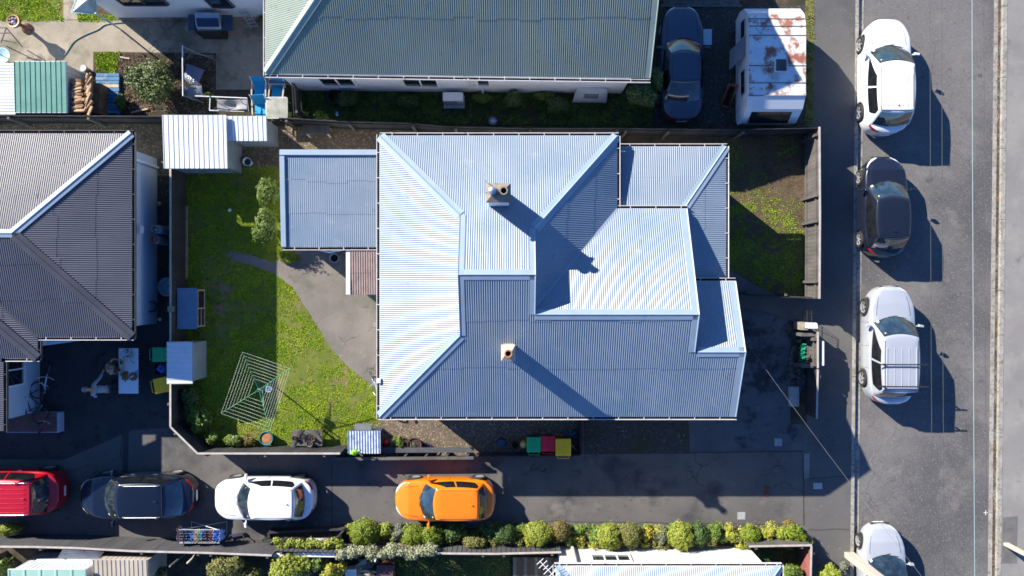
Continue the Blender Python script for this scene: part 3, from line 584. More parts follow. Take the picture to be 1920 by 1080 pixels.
# ------------------------------------------------------------------ house E: white house at the bottom
hE = thing('house', 'white rendered house with pale roof behind the clipped hedge at the bottom', 'house', (6, -13, 0))
WE = mat('cream_render', (.62, .61, .56), (.7, .69, .64), 1.2, rough=.7); zE = 2.8
ROOFE = mat('pale_zinc_roof', (.26, .32, .38), (.31, .37, .43), .8, rough=.4, metal=.2)
w = MB(); w.prism([(1.87, -10.52), (1.87, -20), (9.6, -20), (9.6, -10.52)], 0, 2.72); obj('wall', w, WE, hE)
def es(p, r): return corr('roof_slope', p, r, ROOFE, hE, pitch=.0765)
es([(1.63, -10.3, zE), (9.92, -10.3, zE), (5.8, -14.43, 4.7), (5.76, -14.43, 4.7)], (0, 1, 0)); es([(1.63, -10.3, zE), (5.76, -14.43, 4.7), (5.76, -16, 4.7), (1.63, -20.2, zE)], (1, 0, 0)); es([(9.92, -10.3, zE), (5.8, -14.43, 4.7), (5.8, -16, 4.7), (9.92, -20.2, zE)], (1, 0, 0)); es([(1.63, -20.2, zE), (9.92, -20.2, zE), (5.8, -16, 4.7), (5.76, -16, 4.7)], (0, 1, 0))
cap('ridge_flashing', (1.63, -10.3, zE), (5.76, -14.43, 4.7), FLASH, hE, (0, 1, -.46), (-1, 0, -.46), .17); cap('ridge_flashing', (9.92, -10.3, zE), (5.8, -14.43, 4.7), FLASH, hE, (0, 1, -.46), (1, 0, -.46), .17)
gutter('gutter', (1.57, -10.3, zE), (9.98, -10.3, zE), (0, 1, 0), RIMW, hE); gutter('gutter', (1.63, -10.25, zE), (1.63, -20, zE), (-1, 0, 0), RIMW, hE); gutter('gutter', (9.92, -10.25, zE), (9.92, -20, zE), (1, 0, 0), RIMW, hE)
window(hE, (P(1145, 0, 1.3).x, -10.515, 1.36), (-1, 0, 0), (0, 0, 1), 1.5, .72, 3)
d_ = MB(); d_.tube([(P(1073, 0, .3).x, -10.42, .1), (P(1073, 0, .3).x, -10.42, 2.6)], .07, 10); obj('soil_pipe', d_, mat('cream_pipe', (.5, .47, .38), None, rough=.6), hE)
# ------------------------------------------------------------------ fences
def fence(label, pts, h, m, group=None, pw=.15, gap=.006, posts=(), postside=-1, capm=None, railm=None, zj=.012, h0=0.0, name='fence', th=.018, postw=.09, brace=0):
    ps = [P(x, y, h) for x, y in pts]; o = ps[0]; t = thing(name, label, 'fence', (o.x, o.y, 0), group=group)
    pb = MB(); pb.box(-pw/2+gap/2, -th/2, h0, pw/2-gap/2, th/2, h); p0 = None
    r_ = MB(); po = []; cp = MB()
    for i in range(len(ps)-1):
        a, b = ps[i]-o, ps[i+1]-o; a.z = b.z = 0; d = b-a; L = d.length; d.normalize(); ang = math.atan2(d.y, d.x); nn = Vector((-d.y, d.x, 0))*postside
        n = max(1, round(L/pw))
        for k in range(n):
            c = a+d*(k+.5)*L/n; c = c+nn*random.uniform(-.004, .004); c.z = random.uniform(-zj, zj) if h0 == 0 else 0
            rz = ang+random.uniform(-.02, .02)
            if p0 is None: p0 = obj('paling', pb, m, t, world=False); p0.location = c; p0.rotation_euler = (0, 0, rz)
            else: inst(p0, t, c, rz)
        for z in (.25, h-.25):
            r_.bar(a+nn*(.012+th/2+.02)+Vector((0, 0, z)), b+nn*(.012+th/2+.02)+Vector((0, 0, z)), .045, .09)
        if capm: cp.bar(a+Vector((0, 0, h+.024)), b+Vector((0, 0, h+.024)), .07, .022)
        k = .3
        while k < L: po.append((a+d*k+nn*.1, ang)); k += posts or 2.4
    obj('rail', r_, railm or m, t, world=False)
    if capm: obj('fence_cap', cp, capm, t, world=False)
    q0 = None
    for c, ang in po:
        if q0 is None: q = MB(); q.box(-postw/2, -postw/2, 0, postw/2, postw/2, h-.02); q0 = obj('post', q, railm or WFEN, t, world=False); q0.location = c; q0.rotation_euler = (0, 0, ang)
        else: inst(q0, t, c, ang)
    return t
fence('long black stained paling fence between the middle house and the green roofed house', [(522, 221), (640, 227), (760, 230), (840, 237), (980, 240), (1160, 240), (1240, 241), (1380, 243), (1535, 240)], 1.4, BFEN, posts=3.4, pw=.11)
fence('dark fence behind the white shed and the dark roofed house', [(-60, 214), (0, 216), (150, 217), (310, 218)], 1.35, BFEN, posts=3.2, pw=.12)
fence('black stained fence between the dark roofed house and the lawn, bending at the yard corner', [(320, 300), (320, 800), (371, 850), (638, 850)], 1.4, BFEN, posts=2.3, postside=-1, capm=CAPT, pw=.14)
fence('grey paling fence along the footpath beside the worn east lawn', [(1536, 238), (1537, 400), (1536, 560)], 1.45, WFEN, posts=2.35, postside=-1, capm=CAPT, pw=.155, postw=.1)
fence('short dark fence closing the south end of the east lawn', [(1390, 553), (1460, 557), (1533, 560)], 1.0, BFEN, posts=1.4, postside=1)
fence('grey fence panel behind the street number board by the green hose', [(1533, 622), (1533, 690)], 1.15, WFEN, posts=1.0, postside=-1, capm=CAPT, pw=.15, postw=.12)
fence('black shaded fence panel beside the footpath below the hose corner', [(1533, 692), (1531, 785)], 1.1, BFEN, posts=2.0, postside=1, capm=CAPT)
fence('long grey stained board fence at the bottom behind the clothes rack', [(-60, 1024), (60, 1025), (140, 1027), (250, 1033), (380, 1036), (510, 1041)], 1.45, GFEN, posts=2.2, postside=-1, capm=CAPT, pw=.15)
fence('open slatted fence under the silvery creeper', [(512, 1033), (660, 1037)], 1.3, GFEN, posts=2.2, postside=-1, pw=.19, gap=.03)
fence('open slatted black fence behind the clipped round shrubs', [(800, 1037), (930, 1038), (1052, 1035)], 1.2, GFEN, posts=1.9, postside=-1, pw=.2, gap=.03, capm=CAPT)
fence('weathered grey fence at the street end of the clipped hedge', [(1404, 1024), (1522, 1022)], 1.2, WFEN, posts=1.8, postside=-1, capm=CAPT, pw=.16)
fence('red painted fence running south from the white letterbox', [(1521, 1024), (1519, 1100)], 1.2, mat('faded_red_timber', (.22, .07, .055), (.3, .11, .09), 2, rough=.8), posts=1.5, postside=1, capm=CAPT, railm=WFEN, pw=.16)
fence('low dark fence enclosing the wheelie bins', [(1088, 785), (1088, 854), (892, 856)], .7, BFEN, posts=1.6, postside=1, pw=.14)
fence('old stick trellis fence beside the glass table', [(545, 128), (551, 216)], 1.3, WFEN, posts=1.4, postside=1, pw=.06, gap=.03)
# low terraced retaining wall of black boards below the polycarbonate box
rt = thing('retaining_wall', 'black board retaining wall stepping down from the gravel bed to the driveway', 'wall', (P(625, 862).x, P(0, 862).y, 0))
bx_ = MB(); a, b = P(625, 863, .6), P(888, 861, .6)
for j, (zz, off) in enumerate(((.12, 0), (.32, .02), (.52, .04))):
    m_ = MB(); m_.bar((a.x, a.y+off, zz), (b.x, b.y+off, zz), .03, .19, up=Vector((0, 0, 1))); obj('plank', m_, GFEN, rt)
m_ = MB(); m_.bar((a.x, a.y+.06, .63), (b.x, b.y+.06, .63), .12, .03); obj('top_board', m_, WFEN, rt)
k = a.x+.3
while k < b.x: m_ = MB(); m_.hexa([(k-.03, a.y+.07, 0), (k+.03, a.y+.07, 0), (k+.16, a.y+.3, 0), (k+.1, a.y+.3, 0), (k-.03, a.y+.07, .6), (k+.03, a.y+.07, .6), (k+.16, a.y+.22, .45), (k+.1, a.y+.22, .45)]); obj('buttress', m_, BFEN, rt); k += .83
m_ = MB(); m_.bar((a.x+.2, a.y+.36, .42), (b.x, b.y+.33, .42), .2, .04); obj('step_board', m_, GFEN, rt)
# ------------------------------------------------------------------ vehicles
def paint(name, c, metal=0, rough=.28): return mat(name, c, tuple(v*1.04 for v in c), .8, rough=rough, metal=metal, coat=.8, obj=True)
def smooths(a, b, x): t = max(0, min(1, (x-a)/(b-a))); return t*t*(3-2*t)
def interp(xs, ys, x):
    if x <= xs[0]: return ys[0]
    for i in range(len(xs)-1):
        if x <= xs[i+1]: t = (x-xs[i])/(xs[i+1]-xs[i]); t = t*t*(3-2*t) if False else t; return ys[i]+(ys[i+1]-ys[i])*t
    return ys[-1]
def car(name, label, cat, loc, heading, L=4.4, W=1.76, belt=.95, roof=1.55, pnt=None, cowl=1.0, head=1.85, rh=3.6, rb=4.1, bonnet=.98, nose=.72, deck=None, tail=None, wheelr=.32, rack=False, ribs=0, rails=False, nf=3.2, nr=5.0, tumble=.16, wb=(.82, .78), glassz=None, fin=True, boot=False, rimm=None, hl=LENS, tl=REDL, roofm=None, dark_lower=False, seam=True):
    t = thing(name, label, cat, loc, heading, )
    hw = W/2; xf, xr = L/2, -L/2; clear = .19
    axf, axr = xf-wb[0], xr+wb[1]; ar = wheelr+.05
    deck = deck or belt+.02; tail = tail or deck-.03
    def half(x):
        s = 2*x/L; n = nf*2.2 if s > 0 else nr*2.2
        return hw*max(0.0, 1-abs(s)**n)**(1/2.4)*(1-(.05 if s > 0 else .03)*abs(s)**2)
    def zc(x):
        d = xf-x
        z = interp([0, .05, .16, cowl*.6, cowl+.15, rb-.1, rb, L-.12, L-.03, L], [nose-.16, nose-.03, nose+.05, bonnet-.04, bonnet+.02, belt+.02, deck, tail, tail-.05, tail-.16], d)
        return z
    def zl(x):
        z = clear+.10*(abs(2*x/L)**6)
        for ax in (axf, axr):
            dd = abs(x-ax)
            if dd < ar: z = max(z, wheelr+math.sqrt(ar*ar-dd*dd))
        return z
    J = 8
    def sec(x):
        w, a, c = half(x), zl(x), zc(x); sh = min(c-.03, belt-.06) if c > belt-.03 else c-.05; sh = max(sh, a+.06); h = sh-a
        return [(w*.955, a), (w*.985, a+.18*h), (w*1.0, a+.5*h), (w*.992, a+.8*h), (w*.965, sh), (w*.90, sh+(c-sh)*.55), (w*.62, c-.012), (w*.30, c), (0, c+.004)]
    def bp(x, j, side):
        s = sec(x); i = min(int(j), J-1); f = j-i; y, z = s[i][0]+(s[i+1][0]-s[i][0])*f, s[i][1]+(s[i+1][1]-s[i][1])*f
        return Vector((x, y*side, z))
    N = 84; xs = [xf*math.cos(math.pi*i/N)*.9995 if True else 0 for i in range(N+1)]
    extra = [ax+ar*q for ax in (axf, axr) for q in (-1.01, -.99, -.95, -.8, -.5, 0, .5, .8, .95, .99, 1.01)]
    xs = sorted(set(round(x, 4) for x in xs+extra), reverse=True)
    mb = MB(); K = 2*J+1
    for x in xs:
        s = sec(x); mb.v += [(x, y, z) for y, z in s]+[(x, -y, z) for y, z in s[:-1][::-1]]
    for i in range(len(xs)-1):
        for k in range(K-1): a = i*K+k; mb.f.append((a, a+1, a+K+1, a+K)); mb.mi.append(0)
    mb.f.append(tuple(range(K))); mb.f.append(tuple(range((len(xs)-1)*K, len(xs)*K))); mb.mi += [0, 0]
    body = obj('body', mb, pnt, t, smooth=True, world=False)
    u = MB(); u.box(xr+.5, -hw*.74, .16, xf-.5, hw*.74, .6); obj('underbody', u, BLACKP, t, world=False)  # dark box added inside the body to block light
    # cabin: ruled shell between the waist outline and the roof outline
    def outline(fx, rx, yb, bf, br, taper_f, taper_r, z, nfr=14, nsd=22):
        pts = []
        yf, yr = yb*taper_f, yb*taper_r
        for k in range(nfr+1): q = -1+2*k/nfr; pts.append((fx-bf*q*q, yf*q))
        for k in range(1, nsd): q = k/nsd; y = yf+(yr-yf)*q+(yb-(yf+yr)/2)*(1-(2*q-1)**2); pts.append((fx-bf+(rx+br-fx+bf)*q, y))
        for k in range(nfr+1): q = 1-2*k/nfr; pts.append((rx+br*q*q, yr*q))
        for k in range(1, nsd): q = 1-k/nsd; y = yf+(yr-yf)*q+(yb-(yf+yr)/2)*(1-(2*q-1)**2); pts.append((fx-bf+(rx+br-fx+bf)*q, -y))
        return [Vector((x, y, z)) for x, y in pts]
    nfr, nsd = 14, 22
    bo = outline(xf-cowl, xf-rb, hw*.955, .30, .14, .90, .88, belt-.035)
    ro = outline(xf-head, xf-rh, hw-tumble-.04, .12, .07, .93, .92, roof-.055)
    M_ = len(bo)
    def shell(s, tt, off=0.0):
        s = s % M_; i = int(s); f = s-i; a = bo[i].lerp(bo[(i+1) % M_], f); b = ro[i].lerp(ro[(i+1) % M_], f); p = a.lerp(b, tt)
        c = (shell_c-p); c.z = 0; n = -c.normalized() if c.length > 0 else Vector((1, 0, 0))
        bul = .035*4*tt*(1-tt)*.7
        return p+n*(bul+off)+Vector((0, 0, off*.8))
    shell_c = Vector(((xf-cowl+xf-rb)/2, 0, 0))
    cb = MB(); T = 6
    for q in range(T+1):
        for i in range(M_): cb.v.append(tuple(shell(i, q/T)))
    for q in range(T):
        for i in range(M_): cb.f.append((q*M_+i, q*M_+(i+1) % M_, (q+1)*M_+(i+1) % M_, (q+1)*M_+i)); cb.mi.append(0)
    obj('cabin', cb, pnt, t, smooth=True, world=False)
    rc = sum((p for p in ro), Vector())/M_; rf = MB(); rings = [(1, 0), (.97, .022), (.9, .038), (.7, .05), (.4, .056)]
    for sc_, dz in rings:
        for p in ro: v = rc+(p-rc)*sc_; rf.v.append((v.x, v.y, roof-.055+dz))
    for q in range(len(rings)-1):
        for i in range(M_): rf.f.append((q*M_+i, q*M_+(i+1) % M_, (q+1)*M_+(i+1) % M_, (q+1)*M_+i)); rf.mi.append(0)
    rf.f.append(tuple((len(rings)-1)*M_+i for i in range(M_))); rf.mi.append(0)
    rfo = obj('roof', rf, roofm or pnt, t, smooth=True, world=False)
    def gpatch(nm, s0, s1, t0, t1, m=CGLASS, off=.008, inset=None, ns=12, par=None):
        g = MB(); nt = 5
        for a in range(ns+1):
            s = s0+(s1-s0)*a/ns; e0, e1 = t0, t1
            if inset: e0, e1 = inset(a/ns, t0, t1)
            for b in range(nt+1): g.v.append(tuple(shell(s, e0+(e1-e0)*b/nt, off)))
        for a in range(ns):
            for b in range(nt): k = a*(nt+1)+b; g.f.append((k, k+nt+1, k+nt+2, k+1)); g.mi.append(0)
        return obj(nm, g, m, par or t, smooth=True, world=False)
    gpatch('windscreen_seal', .15, nfr-.15, .0, .985, BLACKP, .004); ws = gpatch('windscreen', .45, nfr-.45, .08, .955, CGLASS, .009)
    r0 = nfr+nsd; gpatch('rear_window', r0+.7, r0+nfr-.7, .12 if not boot else .05, .93, CGLASS, .009)
    gl = mat('side_glass', (.006, .007, .009), (.014, .015, .018), 4, rough=.08, spec=.8, obj=True)
    for side in (0, 1):
        def S_(q): return (nfr+q*nsd) if side == 0 else (2*nfr+2*nsd-q*nsd)
        def ins(qa, qb):
            def f(u_, a, b):
                q = qa+(qb-qa)*u_; lo, hi = a, b
                if q < .26: hi = min(hi, a+(b-a)*max(.04, (q-.03)/.23))
                if q > .84: lo = max(lo, a+(b-a)*min(.93, (q-.84)/.13*.75))
                return lo, hi
            return f
        for qa, qb in ((.05, .47), (.50, .955)):
            gpatch('side_window', S_(qa), S_(qb), .12, .90, gl, .008, ins(qa, qb))
    # lamps, lines and handles laid on the body surface
    def bpatch(nm, xa, xb, ja, jb, side, m, off=.006, n=8, f=None, par=None):
        g = MB(); nj = 4
        for a in range(n+1):
            x = xa+(xb-xa)*a/n; j0, j1 = (ja, jb) if f is None else f(a/n)
            for b in range(nj+1):
                j = j0+(j1-j0)*b/nj; p = bp(x, j, side); e = 1e-2
                du_ = bp(x+e if x < xf-.03 else x-e, j, side)-p; dj = bp(x, min(J-.01, j+.05), side)-bp(x, max(0, j-.05), side); nn = du_.cross(dj)
                nn = nn.normalized() if nn.length > 1e-9 else Vector((0, side, 0))
                if nn.dot(Vector((.4*p.x/L, side*.6, .8))) < 0: nn = -nn
                g.v.append(tuple(p+nn*off))
        for a in range(n):
            for b in range(nj): k = a*(nj+1)+b; g.f.append((k, k+nj+1, k+nj+2, k+1)); g.mi.append(0)
        return obj(nm, g, m, par or t, smooth=True, world=False)
    for sd in (1, -1):
        bpatch('headlight', xf-.06, xf-.50, 3.0, 5.6, sd, hl, .008, f=lambda u_: (3.9-.2*u_, 5.9-1.9*u_))
        bpatch('taillight', xr+.05, xr+.34, 2.8, 5.0, sd, tl, .008, f=lambda u_: (2.9+.5*u_, 5.1-1.0*u_))
        SEAM = mat('shut_line', (.01, .01, .01), (.015, .015, .015), 4, rough=.8)
        if seam:
            for xx in (xf-cowl-.28, xf-cowl-1.22, xf-cowl-2.1): bpatch('shut_line', xx, xx-.012, .6, 4.2, sd, SEAM, .004, 1)
            bpatch('shut_line', xf-.42, xf-cowl-.02, 5.55, 5.62, sd, SEAM, .004, 10)
        for xx in (xf-cowl-1.12, xf-cowl-2.02):
            p = bp(xx, 3.6, sd); h = MB(); h.box(xx-.08, min(p.y, p.y+.03*sd), p.z-.015, xx+.08, max(p.y, p.y+.03*sd), p.z+.015); obj('door_handle', h, CHROME if pnt.name.startswith(('navy', 'red')) else pnt, t, world=False, bevel=.006)
        mx = xf-cowl-.42; p = Vector((mx, sd*(hw+.02), belt+.06)); h = MB()
        h.hexa([(mx-.03, p.y-.0*sd, p.z-.06), (mx+.09, p.y, p.z-.06), (mx+.05, p.y+.2*sd, p.z-.06), (mx-.05, p.y+.2*sd, p.z-.06), (mx-.03, p.y, p.z+.07), (mx+.07, p.y, p.z+.07), (mx+.03, p.y+.19*sd, p.z+.07), (mx-.05, p.y+.19*sd, p.z+.07)])
        h.bar((mx, sd*(hw-.06), p.z-.03), (mx, sd*(hw+.04), p.z-.02), .05, .04); obj('mirror', h, pnt, t, world=False, bevel=.02)
        for ax in (axf, axr):
            wy = sd*(half(ax)-.085); wt = MB(); ro_, ri = wheelr, wheelr*.66; wdt = .1
            prof = [(ri, -wdt), (ro_-.03, -wdt), (ro_, -wdt+.03), (ro_, wdt-.03), (ro_-.03, wdt), (ri, wdt-.01), (ri, -wdt)]
            wt.lathe(prof, (ax, wy, wheelr), 28, 'y'); wh = obj('wheel', wt, RUBBER, t, smooth=False, world=False)
            rm = MB(); s_ = sd*(wdt-.02)
            rm.lathe([(ri+.005, s_+sd*.012), (ri-.03, s_-sd*.005), (ri-.035, s_-sd*.04)], (ax, wy, wheelr), 24, 'y')
            for k in range(5):
                a = 2*math.pi*k/5+.3; d_ = Vector((math.cos(a), 0, math.sin(a))); c_ = Vector((ax, wy+s_-sd*.01, wheelr))
                rm.bar(c_, c_+d_*(ri-.02), .05, .02, up=Vector((0, 1, 0)))
            rm.lathe([(0, s_+sd*.005), (.05, s_), (.05, s_-sd*.04)], (ax, wy, wheelr), 12, 'y'); obj('rim', rm, rimm or ALLOY, wh, world=False)
            dk_ = MB(); dk_.lathe([(0, s_-sd*.05), (ri, s_-sd*.05)], (ax, wy, wheelr), 20, 'y'); obj('brake', dk_, BLACKP, wh, world=False)
    # grille, plates, wipers, roof details
    g = MB(); z_ = nose-.22; g.box(xf-.03, -.38, z_-.05, xf+.006, .38, z_+.07); obj('grille', g, BLACKP, t, world=False, bevel=.01)
    g = MB(); g.box(xf+.0, -.2, z_-.13, xf+.014, .2, z_-.06); obj('number_plate', g, STICK, t, world=False); g = MB(); g.box(xr-.014, -.2, .55, xr+.0, .2, .66); obj('number_plate', g, STICK, t, world=False)
    for k, (s0_, s1_) in enumerate(((5.2, 9.0), (2.2, 6.2))):
        wv = MB(); a, b = shell(s0_, .02, .03), shell(s1_, .10, .02); wv.tube([a, a.lerp(b, .5)+Vector((0, 0, .01)), b], .012, 5); obj('wiper', wv, BLACKP, t, world=False)
    for s_, tt, m in ((12.7, .12, STICK), (12.6, .84, YSTICK)):
        c_ = shell(s_, tt, .014); st = MB(); st.v = []; n1 = (shell(s_+.4, tt, .014)-c_).normalized(); n2 = (shell(s_, min(1, tt+.1), .014)-c_).normalized()
        q = .045 if m is STICK else .025; st.poly([c_-n1*q-n2*q, c_+n1*q-n2*q, c_+n1*q+n2*q, c_-n1*q+n2*q]); obj('sticker', st, m, ws, world=False)
    zr = roof+.0
    if fin: f_ = MB(); x = xf-rh+.35; f_.hexa([(x-.09, -.02, zr-.02), (x+.09, -.012, zr-.02), (x+.09, .012, zr-.02), (x-.09, .02, zr-.02), (x-.08, -.008, zr+.06), (x-.05, -.006, zr+.06), (x-.05, .006, zr+.06), (x-.08, .008, zr+.06)]); obj('roof_fin', f_, pnt, t, world=False)
    for k in range(ribs):
        y = -(hw-.36)+2*(hw-.36)*k/(ribs-1); r_ = MB(); xa, xb = xf-head-.45, xf-rh+.25; r_.hexa([(xb, y-.02, zr-.02), (xa, y-.02, zr-.02), (xa, y+.02, zr-.02), (xb, y+.02, zr-.02), (xb, y-.012, zr+.009), (xa-.1, y-.012, zr+.012), (xa-.1, y+.012, zr+.012), (xb, y+.012, zr+.009)]); obj('roof_rib', r_, pnt, t, world=False)
    for sd in (1, -1):
        y = sd*(hw-tumble-.13); r_ = MB(); r_.box(xf-rh+.1, y-.006, zr-.03, xf-head-.25, y+.006, zr-.008+(.0 if not rails else 0)); obj('roof_gutter', r_, BLACKP if seam else pnt, t, world=False)
        if rails: r_ = MB(); r_.tube([(xf-rh+.15, y, zr-.02), (xf-rh+.25, y, zr+.04), (xf-head-.4, y, zr+.04), (xf-head-.3, y, zr-.02)], .012, 6); obj('roof_rail', r_, STEEL, t, world=False)
    r_ = MB(); r_.box(xf-rh+.07, -(hw-tumble-.13), zr-.03, xf-rh+.085, (hw-tumble-.13), zr-.004); obj('tailgate_seam', r_, BLACKP, t, world=False)
    if rack:
        for dx in (head+1.15, head+2.0):
            r_ = MB(); x = xf-dx; r_.bar((x, -hw-.06, zr+.1), (x, hw+.06, zr+.1), .045, .03); r_.box(x-.03, -hw+.2, zr-.03, x+.03, -hw+.24, zr+.09); r_.box(x-.03, hw-.24, zr-.03, x+.03, hw-.2, zr+.09); obj('roof_bar', r_, BLACKP, t, world=False)
    return t
UP = math.pi/2
pw = paint('white_car_paint', (.72, .73, .75)); ps_ = paint('silver_car_paint', (.50, .53, .57), .35, .35); pg = paint('graphite_car_paint', (.012, .016, .03), .2); po_ = paint('orange_car_paint', (.80, .19, .004)); pn = paint('navy_car_paint', (.006, .010, .022), .2); pr = paint('red_car_paint', (.40, .006, .018)); pb = paint('faded_blue_car_paint', (.035, .065, .105), .2, .38)
car('parked_car', 'large white family car with ribbed roof at the top of the street', 'car', (14.93, 8.45, -.13), UP, L=4.62, W=1.86, belt=1.02, roof=1.66, pnt=pw, cowl=1.12, head=1.95, rh=3.95, rb=4.42, bonnet=1.02, nose=.82, ribs=7, wheelr=.35, wb=(.93, .95), nf=2.3, nr=3.2)
car('parked_car', 'dark graphite hatchback parked between the white and the silver car in the street', 'car', (14.86, 3.26, -.13), UP+.01, L=4.02, W=1.76, belt=.97, roof=1.53, pnt=pg, cowl=.98, head=1.72, rh=3.35, rb=3.78, bonnet=.98, nose=.72, wheelr=.32, wb=(.8, .72), nf=2.0, nr=2.6)
car('parked_car', 'silver estate car with two black roof bars beside the footpath', 'car', (15.07, -2.27, -.13), UP-.005, L=4.70, W=1.86, belt=1.05, roof=1.70, pnt=ps_, cowl=1.16, head=1.88, rh=4.15, rb=4.46, bonnet=1.06, nose=.88, rack=True, ribs=5, wheelr=.35, wb=(.85, .98), nf=2.2, nr=3.4, fin=False)
car('parked_car', 'silver rounded hatchback cut off by the bottom edge of the street', 'car', (14.83, -11.5, -.13), UP+.015, L=4.1, W=1.72, belt=.95, roof=1.48, pnt=ps_, cowl=1.08, head=1.85, rh=3.5, rb=3.9, bonnet=.94, nose=.70, wheelr=.30, wb=(.78, .7), nf=1.9, nr=2.4)
car('parked_car', 'faded blue three box saloon standing in the shade beside the green roofed house', 'car', (6.76, 8.95, .008), UP, L=4.60, W=1.70, belt=.90, roof=1.36, pnt=pb, cowl=1.35, head=2.0, rh=3.25, rb=3.95, bonnet=.90, nose=.70, deck=.93, tail=.88, wheelr=.31, wb=(.85, .95), nf=2.2, nr=3.2, boot=True, fin=False, tumble=.20)
car('parked_car', 'bright orange hatchback parked alone along the clipped hedge', 'car', (-2.68, -8.42, .006), math.pi, L=4.0, W=1.68, belt=.95, roof=1.46, pnt=po_, cowl=.98, head=1.62, rh=3.42, rb=3.72, bonnet=.97, nose=.70, wheelr=.30, wb=(.78, .66), nf=2.6, nr=3.8)
car('parked_car', 'small white hatchback parked on the driveway between the navy and orange cars', 'car', (-9.87, -8.38, .006), math.pi, L=4.02, W=1.68, belt=.95, roof=1.46, pnt=pw, cowl=.98, head=1.62, rh=3.42, rb=3.74, bonnet=.97, nose=.70, wheelr=.30, wb=(.78, .66), nf=2.6, nr=3.8)
car('parked_car', 'dark navy hatchback with chrome door handles parked behind the white hatchback', 'car', (-14.92, -8.28, .006), math.pi+.005, L=4.66, W=1.80, belt=.95, roof=1.50, pnt=pn, cowl=1.12, head=1.85, rh=3.75, rb=4.35, bonnet=.93, nose=.68, wheelr=.33, wb=(.95, .92), nf=2.1, nr=2.6, rails=True, seam=False)
car('parked_car', 'red people carrier with ribbed roof cut off by the left edge', 'car', (-20.15, -8.1, .006), math.pi+.005, L=4.6, W=1.80, belt=1.05, roof=1.76, pnt=pr, cowl=1.0, head=1.8, rh=4.0, rb=4.30, bonnet=1.05, nose=.85, wheelr=.33, ribs=7, rails=True, nf=2, nr=3.2, seam=False)
# ------------------------------------------------------------------ caravan
cv = thing('caravan', 'white caravan with peeling red brown roof paint and rooflight', 'caravan', (10.0, 9.0, .008))
CW = mat('caravan_white', (.66, .68, .70), (.74, .75, .76), 1.5, rough=.55, stains=[(2.5, (.5, .5, .45), .62, .75)])
CP = mat('peeling_caravan_roof', (.66, .66, .66), (.76, .76, .76), 2, rough=.6, stains=[(1.9, (.52, .42, .36), .50, .53, 9), (1.9, (.30, .11, .07), .535, .60, 12), (.8, (.5, .5, .46), .6, .7)])
hz = 2.05; k_ = (H-hz)/H/S
X0, X1 = (1404-960)*k_, (1511-960)*k_; Yf, Yb = (540-12)*k_, (540-200)*k_     # roof extents
bx0, bx1 = (1382+24-960)/S-.1, X1-.05; X0b = (1388-960)*(H-.9)/H/S
cb_ = MB()   # lower hull, upper hull with sloped ends
y0b, y1b = (540-232)*(H-.9)/H/S, Yf+.18
W0, W1 = X0+.0, X1
prof = [(y0b+.25, .42), (y0b, .62), (y0b-.02, 1.05), (Yb-.02, 1.75), (Yb+.42, hz-.02), (Yb+.46, hz), (Yf-.95, hz+.03), (Yf-.9, hz+.03), (Yf-.25, hz-.12), (Yf+.12, 1.5), (Yf+.2, .95), (Yf+.05, .42)]
n = len(prof); cb_.v = [(W0, y, z) for y, z in prof]+[(W1, y, z) for y, z in prof]; cb_.f = [tuple(range(n)), tuple(range(n, 2*n))[::-1]]+[(i, n+i, n+(i+1) % n, (i+1) % n) for i in range(n) if i not in (4, 5, 6, 7)]; cb_.mi = [0]*len(cb_.f)
obj('body', cb_, CW, cv)
for i in (4, 5, 6, 7):
    pass
secs = [(Yb+.42, hz-.02), (Yb+.9, hz+.02), (Yb+1.55, hz+.03), (Yb+2.85-.15, hz+.03), (Yb+3.05, hz+.03), (Yb+3.35, hz-.03), (Yf-.25, hz-.1)]
for i in range(len(secs)-1):
    (ya, za), (yb_, zb_) = secs[i], secs[i+1]; m_ = MB(); m_.hexa([(W0, ya+.012, za-.06), (W1, ya+.012, za-.06), (W1, yb_-.012, zb_-.06), (W0, yb_-.012, zb_-.06), (W0+.01, ya+.012, za), (W1-.01, ya+.012, za), (W1-.01, yb_-.012, zb_), (W0+.01, yb_-.012, zb_)]); obj('roof_panel', m_, CP, cv)
    m_ = MB(); m_.bar((W0, ya, za+.004), (W1, ya, za+.004), .03, .03); obj('roof_seam', m_, mat('sealant', (.12, .11, .1), (.2, .19, .17), 6, rough=.9), cv)
sk_ = MB(); c = P(1465, 122, hz+.1); sk_.box(c.x-.24, c.y-.26, hz, c.x+.24, c.y+.26, hz+.1); so_ = obj('rooflight', sk_, CW, cv, bevel=.02); m_ = MB(); m_.box(c.x-.2, c.y-.22, hz+.08, c.x+.2, c.y+.22, hz+.13); obj('pane', m_, mat('smoked_acrylic', (.06, .065, .06), (.1, .1, .09), 3, rough=.25), so_, bevel=.02)
for i in range(7): m_ = MB(); z = .55+i*.2; m_.box(W0-.012, Yb+.1, z, W0-.002, Yf-.35, z+.012); obj('side_rib', m_, STEEL, cv)
def cvwin(y0_, y1_, z0_, z1_, out=.03, name='side_window'):
    m_ = MB(); m_.box(W0-out, y0_, z0_, W0-.004, y1_, z1_); w_ = obj(name, m_, STEEL, cv, bevel=.01); m_ = MB(); m_.box(W0-out-.006, y0_+.05, z0_+.05, W0-out-.001, y1_-.05, z1_-.05); obj('pane', m_, GLASS, w_)
cvwin(P(0, 178, 1.4).y, P(0, 132, 1.4).y, 1.15, 1.65); cvwin(P(0, 72, 1.4).y, P(0, 38, 1.4).y, 1.15, 1.65)
